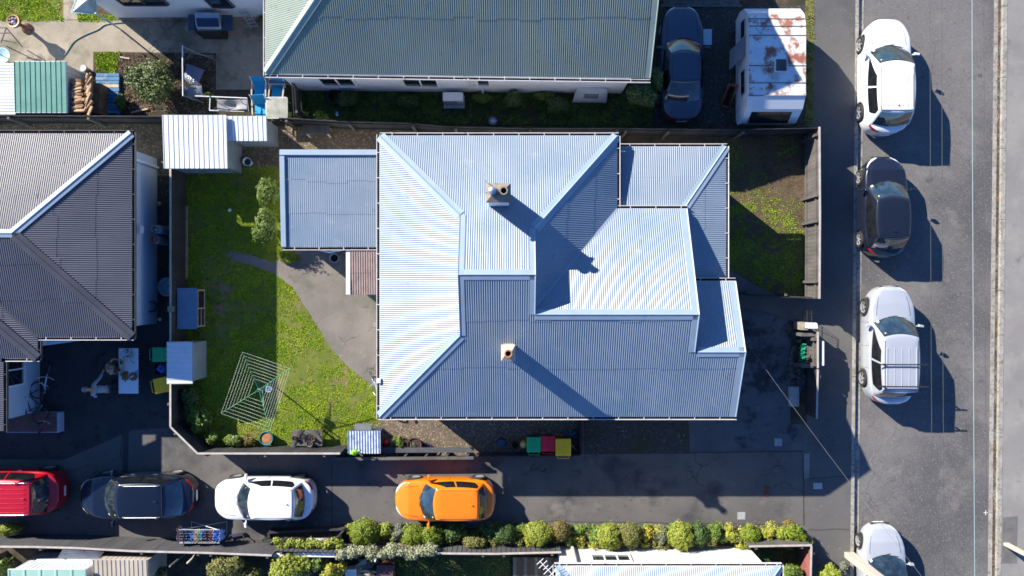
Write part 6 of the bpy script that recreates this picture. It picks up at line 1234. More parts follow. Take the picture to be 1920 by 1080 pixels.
for col, (px, rzb) in enumerate(((146, .05), (166, 1.2))):
    for row in range(13 if col == 0 else 13):
        for lay in range(6):
            py = 146+row*5.1+random.uniform(-1, 1)+(6 if col == 0 else 0)
            if py > 211: continue
            h = .68+lay*.1; c = P(px+random.uniform(-4, 4), py, h); inst(pro[random.randrange(4)], t, (c.x-t.location.x, c.y-t.location.y, h), rzb+random.uniform(-.25, .25)).rotation_euler.x = random.uniform(0, 6)
c = P(201, 176, .15); t = thing('pallet', 'blue painted pallet with one pale board beside the firewood', 'pallet', (c.x, c.y, 0)); PBL = mat('blue_pallet_paint', (.03, .12, .24), (.06, .2, .34), 3, rough=.7, stains=[(4, (.3, .38, .44), .55, .7)])
for i in range(11): k = MB(); y = .78-i*.15; k.box(-.47+random.uniform(-.02, .02), y-.065, .11, .46+random.uniform(-.02, .02), y+.065, .135+random.uniform(0, .006)); obj('slat', k, PALET if i == 3 else PBL, t, world=False)
for x in (-.42, 0, .42): k = MB(); k.box(x-.05, -.82, 0, x+.05, .84, .11); obj('bearer', k, PBL, t, world=False)
k = MB(); c = P(183, 194, .25); k.box(c.x-.1, c.y-.1, .136, c.x+.08, c.y+.1, .26); o = obj('timber_block', k, NEWT, bevel=.008); tag(o, 'short pale timber block sitting on the blue pallet', 'wood block')
k = MB(); a_, b_ = P(246, 211, .05), P(277, 204, .05); k.bar(a_, b_, .06, .04); o = obj('timber_offcut', k, PALET); tag(o, 'long pale timber offcut lying in the garden bed by the north fence', 'offcut')
k = MB(); a_, b_ = P(225, 107, .03), P(243, 110, .03); k.bar(a_, b_, .05, .04); o = obj('timber_offcut', k, PALET); tag(o, 'short pale timber offcut above the round bush', 'offcut')
k = MB(); c = P(155, 127, .3); k.lathe([(.0, 0), (.1, .0), (.13, .24), (.14, .3), (.13, .3), (.12, .29), (0, .29)], (c.x, c.y, 0), 18); o = obj('grey_bucket', k, mat('pale_grey_plastic', (.42, .4, .36), None, rough=.6)); tag(o, 'grey lidded bucket standing above the firewood', 'bucket')
# umbrella with post, chiminea, hose
uc = P(156, 8, 2.0); t = thing('patio_umbrella', 'grimy translucent square patio canopy on a green post at the top', 'canopy', (uc.x+.1, uc.y, 0)); cs = [P(147, -14, 1.9), P(181, -14, 1.9), P(180, 25, 1.8), P(134, 24, 1.8)]; top_ = P(160, 2, 2.15)
k = MB(); N_ = 6
for i in range(4):
    a_, b_ = cs[i], cs[(i+1) % 4]
    for q in range(N_):
        k.add([a_.lerp(b_, q/N_)-Vector((0, 0, .04*math.sin(math.pi*q/N_))), a_.lerp(b_, (q+1)/N_)-Vector((0, 0, .04*math.sin(math.pi*(q+1)/N_))), top_], [(0, 1, 2)])
obj('canopy', k, mat('grimy_canvas', (.42, .46, .40), (.55, .58, .52), 2, rough=.8, stains=[(5, (.3, .33, .25), .55, .7)]), t)
k = MB()
for i in range(4): k.tube([cs[i], cs[(i+1) % 4]], .022, 6)
obj('canopy_frame', k, mat('pale_green_tube', (.45, .6, .58), None, rough=.5), t); k = MB(); c = P(180, 25, 1.8); k.tube([(c.x, c.y, 0), (c.x, c.y, 1.85)], .035, 8); obj('post', k, MATS['pale_green_tube'], t)
c = P(24, 39, .9); t = thing('flower_urn', 'tall brown garden urn with a gold rim holding pale purple flowers', 'urn', (c.x, c.y, 0)); URN = mat('dark_brown_glaze', (.07, .03, .02), (.11, .05, .03), 4, rough=.35)
k = MB(); k.lathe([(.22, 0), (.22, .05), (.08, .1), (.07, .5), (.12, .62), (.24, .75), (.25, .9)], (c.x, c.y, 0), 24); obj('urn_body', k, URN, t, smooth=True); k = MB(); k.lathe([(.20, .88), (.25, .9), (.26, .92), (.2, .9)], (c.x, c.y, 0), 24); obj('gold_rim', k, mat('gold_rim_glaze', (.5, .3, .1), None, rough=.4), t); k = MB(); k.lathe([(0, .82), (.21, .85)], (c.x, c.y, 0), 20); obj('soil_fill', k, POTTING, t)
PUR = mat('pale_purple_petal', (.42, .32, .5), (.6, .5, .65), 9, rough=.8); k0 = None
for i in range(14):
    a_, r_ = random.random()*6.28, .15*math.sqrt(random.random()); k = MB()
    for q in range(5): b_ = q*1.257; k.add([(0, 0, .02), (.035*math.cos(b_-.4), .035*math.sin(b_-.4), .01), (.05*math.cos(b_), .05*math.sin(b_), .0), (.035*math.cos(b_+.4), .035*math.sin(b_+.4), .01)], [(0, 1, 2, 3)])
    if k0 is None: k0 = obj('flower', k, PUR, t, world=False); k0.location = (r_*math.cos(a_), r_*math.sin(a_), .9)
    else: inst(k0, t, (r_*math.cos(a_), r_*math.sin(a_), .88+random.random()*.05), a_)
# play frame whose legs show at the left edge
t = thing('swing_set', 'dark metal frame of thin tubes at the left edge of the patio', 'frame', P(-10, 60)); k = MB()
for a_, b_ in (((-60, 52, 1.6), (12, 52, 1.6)), ((12, 52, 1.6), (42, 88, .1)), ((12, 52, 1.6), (2, 80, .1)), ((-60, 52, 1.6), (-20, 95, .1)), ((2, 75, .5), (30, 80, .5)), ((-30, 62, 1.2), (18, 62, 1.2))): k.tube([P(*a_), P(*b_)], .02, 7)
obj('tube_frame', k, mat('dark_tube', (.05, .05, .055), None, rough=.5), t)
k = MB(); pts = [(236, 42), (200, 46), (184, 56), (160, 66), (140, 78), (131, 90), (122, 103), (108, 106), (103, 116)]; pts = [P(x, y) for x, y in pts]; cur = []
for i in range(len(pts)-1):
    for q in range(5):
        a_, b_, c_, d_ = pts[max(0, i-1)], pts[i], pts[i+1], pts[min(len(pts)-1, i+2)]; tt = q/5
        cur.append(.5*((2*b_)+(c_-a_)*tt+(2*a_-5*b_+4*c_-d_)*tt*tt+(3*b_-a_-3*c_+d_)*tt**3)+Vector((0, 0, .025)))
k.tube(cur, .02, 6); o = obj('garden_hose', k, mat('grey_green_hose', (.14, .24, .22), None, rough=.4)); tag(o, 'grey green hose winding across the pale patio concrete', 'hose')
k = MB(); c = P(4, 104, .4); k.lathe([(.0, .3), (.25, .32), (.32, .42), (.28, .42), (0, .36)], (c.x, c.y, 0), 20); o = obj('wheelbarrow_tray', k, mat('light_blue_tray', (.25, .42, .6), None, rough=.5)); tag(o, 'light blue tub tipped at the left edge above the white roofed shed', 'tub')
# ------------------------------------------------------------------ between the houses
for lab, px, py, m in (('upper gas bottle with grey collar against the pale wall', 292, 430, mat('gas_bottle_grey', (.28, .33, .38), None, rough=.4, metal=.3)), ('lower gas bottle with orange collar against the pale wall', 289, 449, mat('gas_bottle_dull', (.22, .26, .30), None, rough=.4, metal=.3))):
    c = P(px, py, 1.2); c.x = max(c.x, -14.2); k = MB(); k.lathe([(0, 0), (.17, .02), (.185, .1), (.185, 1.0), (.15, 1.12), (.05, 1.17), (0, 1.17)], (c.x, c.y, 0), 22); o = obj('gas_bottle', k, m, smooth=True); tag(o, lab, 'gas bottle', 'gas bottles by the pale wall')
    k = MB(); k.lathe([(.11, 1.1), (.12, 1.28), (.13, 1.28), (.125, 1.1)], (c.x, c.y, 0), 18); obj('collar', k, mat('orange_collar', (.5, .1, .04), None, rough=.5) if 'orange' in lab else STEEL, o); k = MB(); k.lathe([(0, 1.2), (.035, 1.2), (.035, 1.14)], (c.x, c.y, 0), 10); obj('valve', k, STEEL, o)
k = MB(); c = P(312, 538, .4); k.lathe([(.3, 0), (.36, .35), (.38, .35), (.37, .33), (.3, .02), (0, .02)], (c.x, c.y, 0), 24); o = obj('paddling_tub', k, mat('light_blue_plastic', (.3, .42, .5), None, rough=.5)); tag(o, 'round pale blue tub half under the black fence', 'tub')
k = MB(); c = P(285, 575, .6); k.tube([(c.x+.18*math.cos(a_*.3), c.y+.2*math.sin(a_*.3), .5+.003*a_) for a_ in range(80)], .018, 6); o = obj('hose_reel', k, mat('dark_green_hose', (.01, .04, .04), None, rough=.5)); tag(o, 'dark green hose coiled against the pale wall', 'hose')
for lab, px, py, h in (('small yellow white lid on the ground by the pale wall', 298, 599, .1),): k = MB(); c = P(px, py, h); k.lathe([(0, .06), (.07, .06), (.075, .0)], (c.x, c.y, 0), 16); o = obj('round_lid', k, mat('cream_plastic', (.6, .58, .35), None, rough=.5)); tag(o, lab, 'lid')
k = MB(); c = P(324, 579, 1.3); k.box(c.x-.13, c.y-.1, 1.44, c.x+.13, c.y+.1, 1.47); o = obj('grey_tile', k, CONC); tag(o, 'small grey slab resting on top of the black fence by the hutch', 'slab')
k = MB(); c = P(298, 382, .1); k.lathe([(0, 0), (.09, .02), (.1, .1), (.05, .17), (0, .18)], (c.x, c.y, 0), 12); o = obj('pale_stone', k, mat('pale_stone', (.35, .32, .26), None, rough=.9), smooth=True); tag(o, 'pale round stone in the gap between the wall and the fence', 'stone')
k = MB(); c = P(430, 394, .1); k.lathe([(0, 0), (.05, .02), (.075, .08), (.05, .14), (0, .16)], (c.x, c.y, 0), 16); o = obj('white_ball', k, WHITE, smooth=True); tag(o, 'small white ball lying on the lawn', 'ball')
k = MB(); a_, b_ = P(350, 386, .1), P(349, 522, .1); k.bar(a_, b_, .09, .05); o = obj('timber_edging', k, NEWT); tag(o, 'long raw pine edging board along the lawn fence', 'edging board')
k = MB(); c = P(361, 627, .05); k.tube([(c.x+.32*math.cos(a_/24*6.283), c.y+.2*math.sin(a_/24*6.283), .03) for a_ in range(24)], .014, 6, close=True); o = obj('toy_hoop', k, mat('green_hoop', (.06, .2, .06), None, rough=.5)); tag(o, 'thin green hoop lying between the hutch and the narrow shed', 'hoop')
# timber bench on the gravel
t = thing('sawhorse_bench', 'rough pale timber bench standing on the gravel behind the wing', 'bench', P(594, 250)); a_, b_ = P(567, 243, .75), P(619, 243, .75)
for i in range(3): k = MB(); y = a_.y-.12+i*.12; k.box(a_.x, y-.055, .70, b_.x, y+.055, .74); obj('plank', k, WFEN, t)
for px in (573, 612):
    for q in (-1, 1): k = MB(); p_ = P(px, 243, .7); k.bar((p_.x, p_.y+q*.1, .7), (p_.x-.0, p_.y+q*.16, 0), .07, .07); obj('leg', k, PALET, t)
# ------------------------------------------------------------------ clothes airer on the driveway
t0_ = P(372, 1003, .9); t = thing('clothes_airer', 'white wire clothes airer beside the bottom fence', 'airer', (t0_.x, t0_.y, 0)); ax0, ax1 = P(334, 0, 1.0).x, P(412, 0, 1.0).x; ya, yb_ = P(0, 993, 1.0).y, P(0, 1018, 1.0).y
k = MB(); k.tube([(ax0, ya, 1.0), (ax1, ya, 1.0), (ax1, yb_, 1.0), (ax0, yb_, 1.0)], .007, 6, close=True)
for i in range(5): y = ya+(yb_-ya)*(i+.5)/5; k.tube([(ax0, y, .99), (ax1, y, .99)], .002, 5)
obj('rail_frame', k, STEEL, t)
for (x0_, x1_) in ((ax0+.1, ax1-.1), (ax1-.1, ax0+.1)): k = MB(); k.tube([(x0_, ya, 1.0), (x1_, ya, .02)], .01, 6); k.tube([(x0_, yb_, 1.0), (x1_, yb_, .02)], .01, 6); k.tube([(x1_, ya, .02), (x1_, yb_, .02)], .01, 6); obj('leg', k, WHITE, t)
CL = [('dusty pink towel', (.36, .2, .2)), ('slate towel', (.10, .13, .18)), ('navy shirt', (.02, .04, .1)), ('bright blue shirt', (.03, .2, .5)), ('pale pink vest', (.5, .38, .42)), ('yellow patterned cloth', (.55, .5, .2)), ('light blue dress', (.1, .32, .55)), ('black top', (.02, .02, .03)), ('red striped shirt', (.4, .05, .07)), ('pale blue blouse', (.25, .4, .6)), ('royal blue towel', (.04, .16, .55)), ('white and blue sheet', (.3, .45, .75))]
xs_ = [332, 343, 351, 357, 363, 369, 377, 386, 394, 400, 405, 411]
for i, (nm, col) in enumerate(CL):
    x = P(xs_[i], 0, 1.02).x; k = MB(); N_ = 10; w_ = random.uniform(.5, .85) if i > 1 else 1.0; yc = (ya+yb_)/2+random.uniform(-.06, .06)-(.05 if i < 2 else 0); d1, d2 = random.uniform(.3, .5), random.uniform(.25, .5); hw_ = (ya-yb_)*w_/2*1.15
    for sd in range(-5, 6):
        for j in range(N_+1):
            v = j/N_; y = yc-hw_+2*hw_*v; s_ = sd/5; z = 1.015-abs(s_)**1.3*(d1 if s_ < 0 else d2); k.v.append((x+s_*.07+.03*math.sin(v*11+i), y+abs(s_)*.02*math.sin(j*2.1), z+.02))
    for a_ in range(10):
        for j in range(N_): q = a_*(N_+1)+j; k.f.append((q, q+1, q+N_+2, q+N_+1)); k.mi.append(0)
    o = obj('hanging_garment', k, mat(nm.replace(' ', '_'), col, tuple(min(1, c*1.5+.03) for c in col), 9 if i in (5, 8, 11) else 4, rough=.95), smooth=True); tag(o, nm+' hung over the wire airer', 'laundry', 'laundry on the airer')
# scooter in the shade
c = P(446, 1005, .3); t = thing('kick_scooter', 'dark purple scooter fallen against the bottom fence right of the airer', 'scooter', (c.x, c.y, .006), .2); DP = mat('dark_purple', (.05, .03, .09), None, rough=.5)
k = MB(); k.box(-.42, -.06, .08, .1, .06, .11); obj('deck_board', k, DP, t, world=False); k = MB(); k.tube([(.1, 0, .1), (.3, -.1, .45)], .018, 7); k.tube([(.22, -.24, .42), (.38, .06, .48)], .014, 7); obj('stem', k, BLACKP, t, world=False)
for x in (-.4, .14): k = MB(); k.lathe([(0, -.02), (.08, -.02), (.08, .02), (0, .02)], (x, 0, .08), 16, 'y'); obj('wheel', k, RUBBER, t, world=False)
# antenna over the deck, south deck, planter and boxes south of the fence
dk2 = thing('timber_deck', 'dark weathered timber deck left of the white rendered house', 'deck', P(1000, 1060)); bx_ = None; x = P(962, 0).x; i = 0
while x < 1.84:
    k = MB(); w_ = .135; k.box(x, -20, .1, x+w_, P(0, 1043).y, .13+.003*(i % 2)); obj('plank', k, mat('dark_weathered_decking' if i % 3 else 'grey_weathered_decking', (.05, .042, .036) if i % 3 else (.10, .10, .095), (.10, .085, .07) if i % 3 else (.16, .16, .15), 2.5, rough=.85, stretch=(1, .15, 1)), dk2); x += .145; i += 1
t = thing('tv_antenna', 'white television antenna over the deck at the roof corner', 'antenna', P(1030, 1075)); a_ = P(1012, 1052, 3.4); b_ = P(1050, 1092, 3.4); k = MB(); k.tube([a_, b_], .014, 6); k.tube([(b_.x, b_.y, 3.4), (b_.x+.1, b_.y-.3, 2.7)], .018, 6); obj('boom', k, WHITE, t)
dr = (b_-a_).normalized(); sd_ = Vector((-dr.y, dr.x, 0))
for q, l in ((0.02, .16), (.16, .2), (.3, .12), (.42, .22), (.6, .2), (.75, .24)): p_ = a_.lerp(b_, q); k = MB(); k.tube([p_-sd_*l, p_+sd_*l], .010, 5); obj('element', k, WHITE, t)
bxp('box_top', 706, 1060, 737, 1100, 0, .5, mat('dark_maroon', (.09, .04, .045), (.13, .06, .065), 3, rough=.6), None); tag(bpy.data.objects['box_top'], 'dark maroon box behind the silvery creeper', 'box'); bpy.data.objects['box_top'].name = 'maroon_box'
bxp('white_carton', 647, 1068, 667, 1100, 0, .45, WHITE, None); tag(bpy.data.objects['white_carton'], 'white carton among the wood offcuts at the bottom edge', 'box')
t = thing('offcut_pile', 'pile of pale timber offcuts behind the creeper at the bottom edge', 'timber', P(690, 1068))
for i in range(16): k = MB(); c = P(random.uniform(672, 698), 1050+i*2.4, 0); a_ = random.uniform(-.3, .7); l = random.uniform(.25, .42); k.bar((c.x-l*math.cos(a_), c.y-l*math.sin(a_), .1+i % 4*.07), (c.x+l*math.cos(a_), c.y+l*math.sin(a_), .14+i % 3*.08), .09, .05); obj('offcut', k, (NEWT, PALET, WFEN)[i % 3], t)
# dark frame planter with white rail beside the driveway
t = thing('raised_planter', 'long black framed trough with weeds between the white hatchback and the hedge', 'planter', P(580, 1010)); k = MB(); a_, b_, c_, d_ = P(493, 1013, .55), P(632, 1008, .55), P(646, 992, .55), P(505, 998, .55)
for p, q in ((a_, b_), (b_, c_), (c_, d_), (d_, a_)): k.bar(p, q, .07, .1)
for p in (a_, b_, c_, d_): k.bar((p.x, p.y, 0), (p.x, p.y, .55), .07, .07)
obj('trough_frame', k, BFEN, t); k = MB(); k.hexa([(p.x, p.y, .03) for p in (a_, b_, c_, d_)]+[(p.x, p.y, .4) for p in (a_, b_, c_, d_)]); obj('trough_soil', k, POTTING, t)
k = MB(); k.bar(P(552, 1040, 1.1), P(645, 1041, 1.1), .16, .02); k.bar(P(512, 1041, 1.1), P(550, 1041, 1.1), .16, .02); o = obj('pale_board', k, WHITE); tag(o, 'flat pinkish white board along the slatted fence top under the creeper', 'board')
k = MB(); k.bar(P(580, 1011, .65), P(620, 1013, .65), .1, .02); o = obj('white_rail', k, WHITE); tag(o, 'short white rail lying on the black trough', 'rail')
k = MB(); k.tube([P(1048, 1014, .12), P(1082, 1008, .2), P(1104, 1000, .3)], [.06, .08, .06], 8); k.tube([P(1082, 1008, .2), P(1103, 1018, .25)], [.06, .045], 8); o = obj('fallen_branch', k, mat('bare_bark', (.2, .12, .08), (.28, .18, .13), 6, rough=.9)); tag(o, 'forked bare brown branch stub in the hedge bed', 'branch')
# ------------------------------------------------------------------ vegetation
def inpoly(x, y, poly):
    c = np.zeros(x.shape, bool); n = len(poly)
    for i in range(n):
        x1, y1 = poly[i]; x2, y2 = poly[(i+1) % n]
        m = ((y1 > y) != (y2 > y)) & (x < (x2-x1)*(y-y1)/((y2-y1) or 1e-9)+x1); c ^= m
    return c
def fastmesh(name, V, F, m, parent=None):
    me = bpy.data.meshes.new(name); me.vertices.add(len(V)); me.vertices.foreach_set('co', V.astype(np.float32).ravel())
    k = F.shape[1]; me.loops.add(F.size); me.loops.foreach_set('vertex_index', F.astype(np.int32).ravel()); me.polygons.add(len(F))
    me.polygons.foreach_set('loop_start', np.arange(0, F.size, k, dtype=np.int32)); me.polygons.foreach_set('loop_total', np.full(len(F), k, dtype=np.int32)); me.update(); me.validate()
    me.materials.append(m); o = bpy.data.objects.new(name, me); COL.objects.link(o)
    if parent is not None: o.parent = parent
    return o
def vnoise(x, y, s, seed=0):      # cheap smooth value noise on arrays
    rng = np.random.RandomState(seed); g = rng.rand(64, 64); u = x*s+1000; v = y*s+1000; i = np.floor(u).astype(int); j = np.floor(v).astype(int); a = u-i; b = v-j; a = a*a*(3-2*a); b = b*b*(3-2*b)
    G = lambda p, q: g[p % 64, q % 64]
    return (G(i, j)*(1-a)+G(i+1, j)*a)*(1-b)+(G(i, j+1)*(1-a)+G(i+1, j+1)*a)*b
def grass(label, polypx, dens, m, z=.006, holes=(), size=(.02, .05), bare=.42, name='grass', seed=1, bs=1.1, cat='grass'):
    rng = np.random.RandomState(seed); pl = [tuple(P(*p)[:2]) for p in polypx]; xs = [p[0] for p in pl]; ys = [p[1] for p in pl]
    A = (max(xs)-min(xs))*(max(ys)-min(ys)); n = int(A*dens); x = rng.uniform(min(xs), max(xs), n); y = rng.uniform(min(ys), max(ys), n)
    ok = inpoly(x, y, pl)
    for h in holes: ok &= ~inpoly(x, y, [tuple(P(*p)[:2]) for p in h])
    nn = .6*vnoise(x, y, bs, seed)+.4*vnoise(x, y, bs*4.3, seed+5); ok &= (nn+rng.uniform(-.08, .08, n)) > bare
    x, y = x[ok], y[ok]; n = len(x); hgt = vnoise(x, y, 3.1, seed+9)*.6+.5
    a = rng.uniform(0, 2*np.pi, n); s = rng.uniform(size[0], size[1], n)*hgt; w = s*rng.uniform(.25, .5, n); tl = rng.uniform(.1, 1.1, n)
    dx, dy = np.cos(a), np.sin(a); b0 = np.stack([x-dy*w, y+dx*w, np.full(n, z)], 1); b1 = np.stack([x+dy*w, y-dx*w, np.full(n, z)], 1)
    t = np.stack([x+dx*s*np.cos(tl), y+dy*s*np.cos(tl), z+s*np.sin(tl)+.01], 1)
    V = np.stack([b0, b1, t], 1).reshape(-1, 3); F = np.arange(3*n).reshape(-1, 3)
    o = fastmesh(name, V, F, m); o['kind'] = 'stuff'; o['label'] = label; o['category'] = cat; return o
grass('bright mown grass of the clothesline lawn', [(345, 318), (716, 300), (716, 800), (690, 803), (660, 842), (376, 846), (345, 812)], 2200, BLADE, .006, [PATH], bare=.37, seed=3)
grass('grass behind the patio at the top left corner', [(-200, -100), (118, -100), (118, 40), (-200, 40)], 1500, BLADE, .004, (), (.03, .07), bare=.26, seed=4)
grass('worn grass of the fenced east lawn', [(1340, 395), (1400, 380), (1470, 395), (1511, 430), (1511, 555), (1450, 550), (1408, 529), (1366, 502), (1340, 480)], 2400, EBLADE, .007, (), bare=.32, seed=8, bs=1.2)
grass('thin grass on the bare soil of the east lawn', [(1340, 246), (1511, 246), (1511, 430), (1470, 395), (1400, 380), (1340, 395)], 900, EBLADE, .007, (), bare=.62, seed=9, bs=.9)
MOSSB = mat('dark_weed', (.06, .13, .018), (.12, .2, .03), 2, 6, rough=.7, stains=[(8, (.03, .07, .014), .52, .62)])
grass('weeds in the shaded bed below the green roofed house', [(556, 172), (1225, 178), (1222, 238), (700, 230), (556, 224)], 1500, MOSSB, .006, (), (.03, .10), bare=.34, seed=11, cat='weeds')
grass('grass behind the slatted fence at the bottom', [(735, 1046), (962, 1046), (962, 1200), (735, 1200)], 1000, MOSSB, .008, (), (.03, .07), bare=.2, seed=12)
grass('grass behind the street end fence at the bottom', [(1420, 1028), (1518, 1028), (1518, 1200), (1440, 1200)], 1000, MOSSB, .008, (), (.03, .07), bare=.2, seed=13)
VB = mat('verge_weed', (.12, .15, .03), (.26, .24, .05), 2, 6, rough=.8)
grass('mossy weeds along the caravan side of the footpath', [(1512, -60), (1527, -60), (1526, 236), (1508, 236)], 900, VB, .013, (), (.02, .06), bare=.36, seed=14, cat='weeds')
grass('weeds edging the hedge bed along the driveway', [(640, 980), (1100, 982), (1510, 992), (1510, 1000), (640, 990)], 900, mat('reddish_weed', (.16, .08, .04), (.14, .17, .03), 4, 6, rough=.8), .013, (), (.02, .06), bare=.45, seed=15, cat='weeds')
grass('tufts of grass beside the patio above the firewood', [(176, 98), (226, 98), (215, 140), (182, 132)], 1800, BLADE, .006, (), (.04, .09), bare=.35, seed=16)
grass('grass under the canopy post at the patio edge', [(146, 22), (222, 30), (222, 40), (146, 40)], 1500, BLADE, .006, (), (.04, .08), bare=.2, seed=17)
grass('weeds in the black trough', [(500, 1002), (645, 996), (640, 1008), (500, 1012)], 1200, MOSSB, .41, (), (.03, .08), bare=.3, seed=18, cat='weeds')
CHIP = mat('bark_chip', (.16, .10, .06), (.34, .25, .17), 9, 6, rough=.95, stains=[(14, (.5, .42, .33), .66, .7), (6, (.07, .045, .03), .5, .6)])
grass('bark chips and twigs in the garden bed around the round bush', [(178, 100), (405, 102), (405, 168), (390, 212), (178, 212)], 700, CHIP, .008, (), (.03, .09), bare=.38, seed=21, cat='bark chips', name='debris')
grass('dry scraps on the bare soil of the east lawn', [(1366, 300), (1511, 300), (1511, 430), (1366, 430)], 300, CHIP, .01, (), (.02, .05), bare=.5, seed=22, cat='dry scraps', name='debris')
STN = mat('loose_pebble', (.14, .11, .08), (.36, .3, .22), 12, 4, rough=.9)
grass('loose pebbles on the gravel behind the wing', [(240, 234), (712, 238), (712, 282), (520, 300), (250, 300)], 700, STN, .006, (), (.015, .035), bare=.3, seed=23, cat='gravel', name='gravel')
grass('loose pebbles on the gravel bed by the planters', [(700, 786), (1090, 786), (1090, 850), (650, 850)], 700, STN, .013, (), (.015, .035), bare=.3, seed=24, cat='gravel', name='gravel')
grass('loose stones and weeds on the parking pad', [(1240, 12), (1510, 12), (1510, 236), (1240, 236)], 160, mat('dull_pebble', (.07, .07, .065), (.22, .21, .2), 12, rough=.9), .006, (), (.015, .04), bare=.42, seed=25, cat='gravel', name='gravel')
grass('stones in the gap between the pale wall and the black fence', [(250, 250), (345, 250), (345, 600), (296, 600)], 500, mat('brown_pebble', (.08, .06, .045), (.2, .15, .1), 12, rough=.9), .006, (), (.015, .04), bare=.35, seed=26, cat='gravel', name='gravel')
def leafm(name, a, b, dark, rough=.55, hi=None): return mat(name, a, b, 6, 4, rough=rough, spec=.4, stains=[(17, dark, .52, .62)]+([(21, hi, .63, .68)] if hi else []))
LF = dict(
 lime=leafm('lime_leaf', (.20, .25, .025), (.31, .34, .04), (.12, .16, .02)),
 clip=leafm('clipped_leaf', (.13, .19, .008), (.2, .26, .015), (.07, .11, .006)),
 olive=leafm('olive_leaf', (.13, .14, .03), (.2, .19, .05), (.07, .08, .02), hi=(.3, .28, .1)),
 dark=leafm('dark_leaf', (.05, .10, .02), (.09, .15, .035), (.025, .05, .012)),
 mid=leafm('mid_leaf', (.09, .15, .018), (.15, .22, .028), (.04, .07, .012), hi=(.3, .33, .12)),
 yellow=leafm('yellow_leaf', (.28, .30, .03), (.42, .38, .05), (.13, .18, .02)),
 silver=leafm('silver_leaf', (.22, .25, .13), (.36, .36, .22), (.10, .13, .06), hi=(.48, .48, .36)),
 grey=leafm('grey_green_leaf', (.12, .14, .09), (.2, .21, .14), (.06, .07, .04), hi=(.32, .28, .22)),
 rust=leafm('rust_leaf', (.16, .11, .03), (.2, .17, .04), (.08, .09, .02)),
 gloss=leafm('glossy_leaf', (.06, .10, .02), (.12, .16, .03), (.03, .05, .012), rough=.5, hi=(.2, .23, .06)),  # hi: paler leaves painted in as highlights on the glossy crown
 flower=leafm('orange_yellow_petal', (.75, .4, .01), (.85, .55, .02), (.3, .25, .02)),
 pink=leafm('pink_petal', (.55, .3, .35), (.7, .45, .5), (.3, .15, .18)))
BARK = mat('shrub_bark', (.10, .07, .05), (.16, .12, .09), 6, rough=.95)
BN = [0]
def leaves(blobs, n, size, seed, flat=.5, shell=.35, rough=.22):
    """leaf quads spread through lumpy blobs: each blob (x, y, z, rx, ry, rz)"""
    rng = np.random.RandomState(seed); vol = np.array([b[3]*b[4] for b in blobs]); cnt = (n*vol/vol.sum()).astype(int)+1; allp = []; alln = []
    for b, c in zip(blobs, cnt):
        d = rng.normal(size=(c, 3)); d[:, 2] = np.where(rng.rand(c) < .8, np.abs(d[:, 2]), d[:, 2]); d /= np.linalg.norm(d, axis=1)[:, None]
        th = np.arctan2(d[:, 1], d[:, 0]); lump = 1+rough*(vnoise(th*2+b[0]*3, d[:, 2]*2+b[1]*3, 1.6, seed+3)-.5)*2+rough*.6*(vnoise(th*5, d[:, 2]*6, 1.5, seed+4)-.5)*2
        r = lump*(1-shell*rng.rand(c)**2.2); p = d*r[:, None]*np.array(b[3:6])+np.array(b[:3]); allp.append(p); alln.append(d)
    p = np.concatenate(allp); d = np.concatenate(alln); ok = p[:, 2] > .01; p, d = p[ok], d[ok]; c = len(p)
    nr = d+rng.normal(size=(c, 3))*flat; nr[:, 2] += .25; nr /= np.linalg.norm(nr, axis=1)[:, None]
    t = np.cross(nr, rng.normal(size=(c, 3))); t /= np.linalg.norm(t, axis=1)[:, None]; w = np.cross(nr, t); s = rng.uniform(.6, 1.3, c)[:, None]*size
    V = np.stack([p-t*s, p-w*s*.45+nr*s*.1, p+t*s, p+w*s*.45+nr*s*.1], 1).reshape(-1, 3); return V, np.arange(4*c).reshape(-1, 4)
def shrub(label, px, py, rx, ry, h, kind, size=.04, n=2200, z=0.0, blobs=None, group=None, name='shrub', extra=None, trunk=True, rough=.22, hc=None):
    """px,py: centre of the crown in the picture; rx, ry in pixels; h crown top"""
    BN[0] += 1; hm = h*.6 if hc is None else hc; c = P(px, py, hm); k = (H-hm)/H/S; RX, RY = rx*k, ry*k
    t = thing(name, label, 'shrub' if name == 'shrub' else name.replace('_', ' '), (c.x, c.y, z), group=group)
    bl = blobs(RX, RY, h) if blobs else [(0, 0, h*.5, RX, RY, h*.5)]
    V, F = leaves(bl, n, size, BN[0]*7+1, rough=rough); fastmesh('foliage', V, F, LF[kind], t)
    if extra: V, F = leaves([(b[0], b[1], b[2], b[3]*1.04, b[4]*1.04, b[5]*1.05) for b in bl], extra[1], extra[2], BN[0]*7+3, shell=.05); fastmesh('flowers', V, F, LF[extra[0]], t)['kind'] = 'stuff'
    # twiggy core that keeps the crown from being hollow
    k_ = MB()
    for b in bl:
        for i in range(7):
            a = i*.9+b[0]; e = (b[0]+b[3]*.7*math.cos(a), b[1]+b[4]*.7*math.sin(a), b[2]+b[5]*.45); k_.tube([(0, 0, 0), (e[0]*.4, e[1]*.4, e[2]*.5), e], [.03, .02, .006], 5)
    obj('stem', k_, BARK, t, world=False)
    return t
def lumpy(nb, seed, fl=.6):
    def f(RX, RY, h):
        r = random.Random(seed); out = [(0, 0, h*.45, RX*.62, RY*.62, h*.45)]
        for i in range(nb): a = 6.283*i/nb+r.uniform(-.4, .4); q = r.uniform(.35, .62); s = r.uniform(.3, .48); out.append((RX*q*math.cos(a), RY*q*math.sin(a), h*r.uniform(.4, .68), RX*s, RY*s, h*s*fl))
        return out
    return f
shrub('large round camellia bush with glossy leaves in the middle of the garden bed', 284, 152, 51, 50, 1.55, 'gloss', .045, 7000, blobs=lumpy(9, 3), name='shrub', rough=.3)
S1 = 'shrubs in the hedge along the driveway'
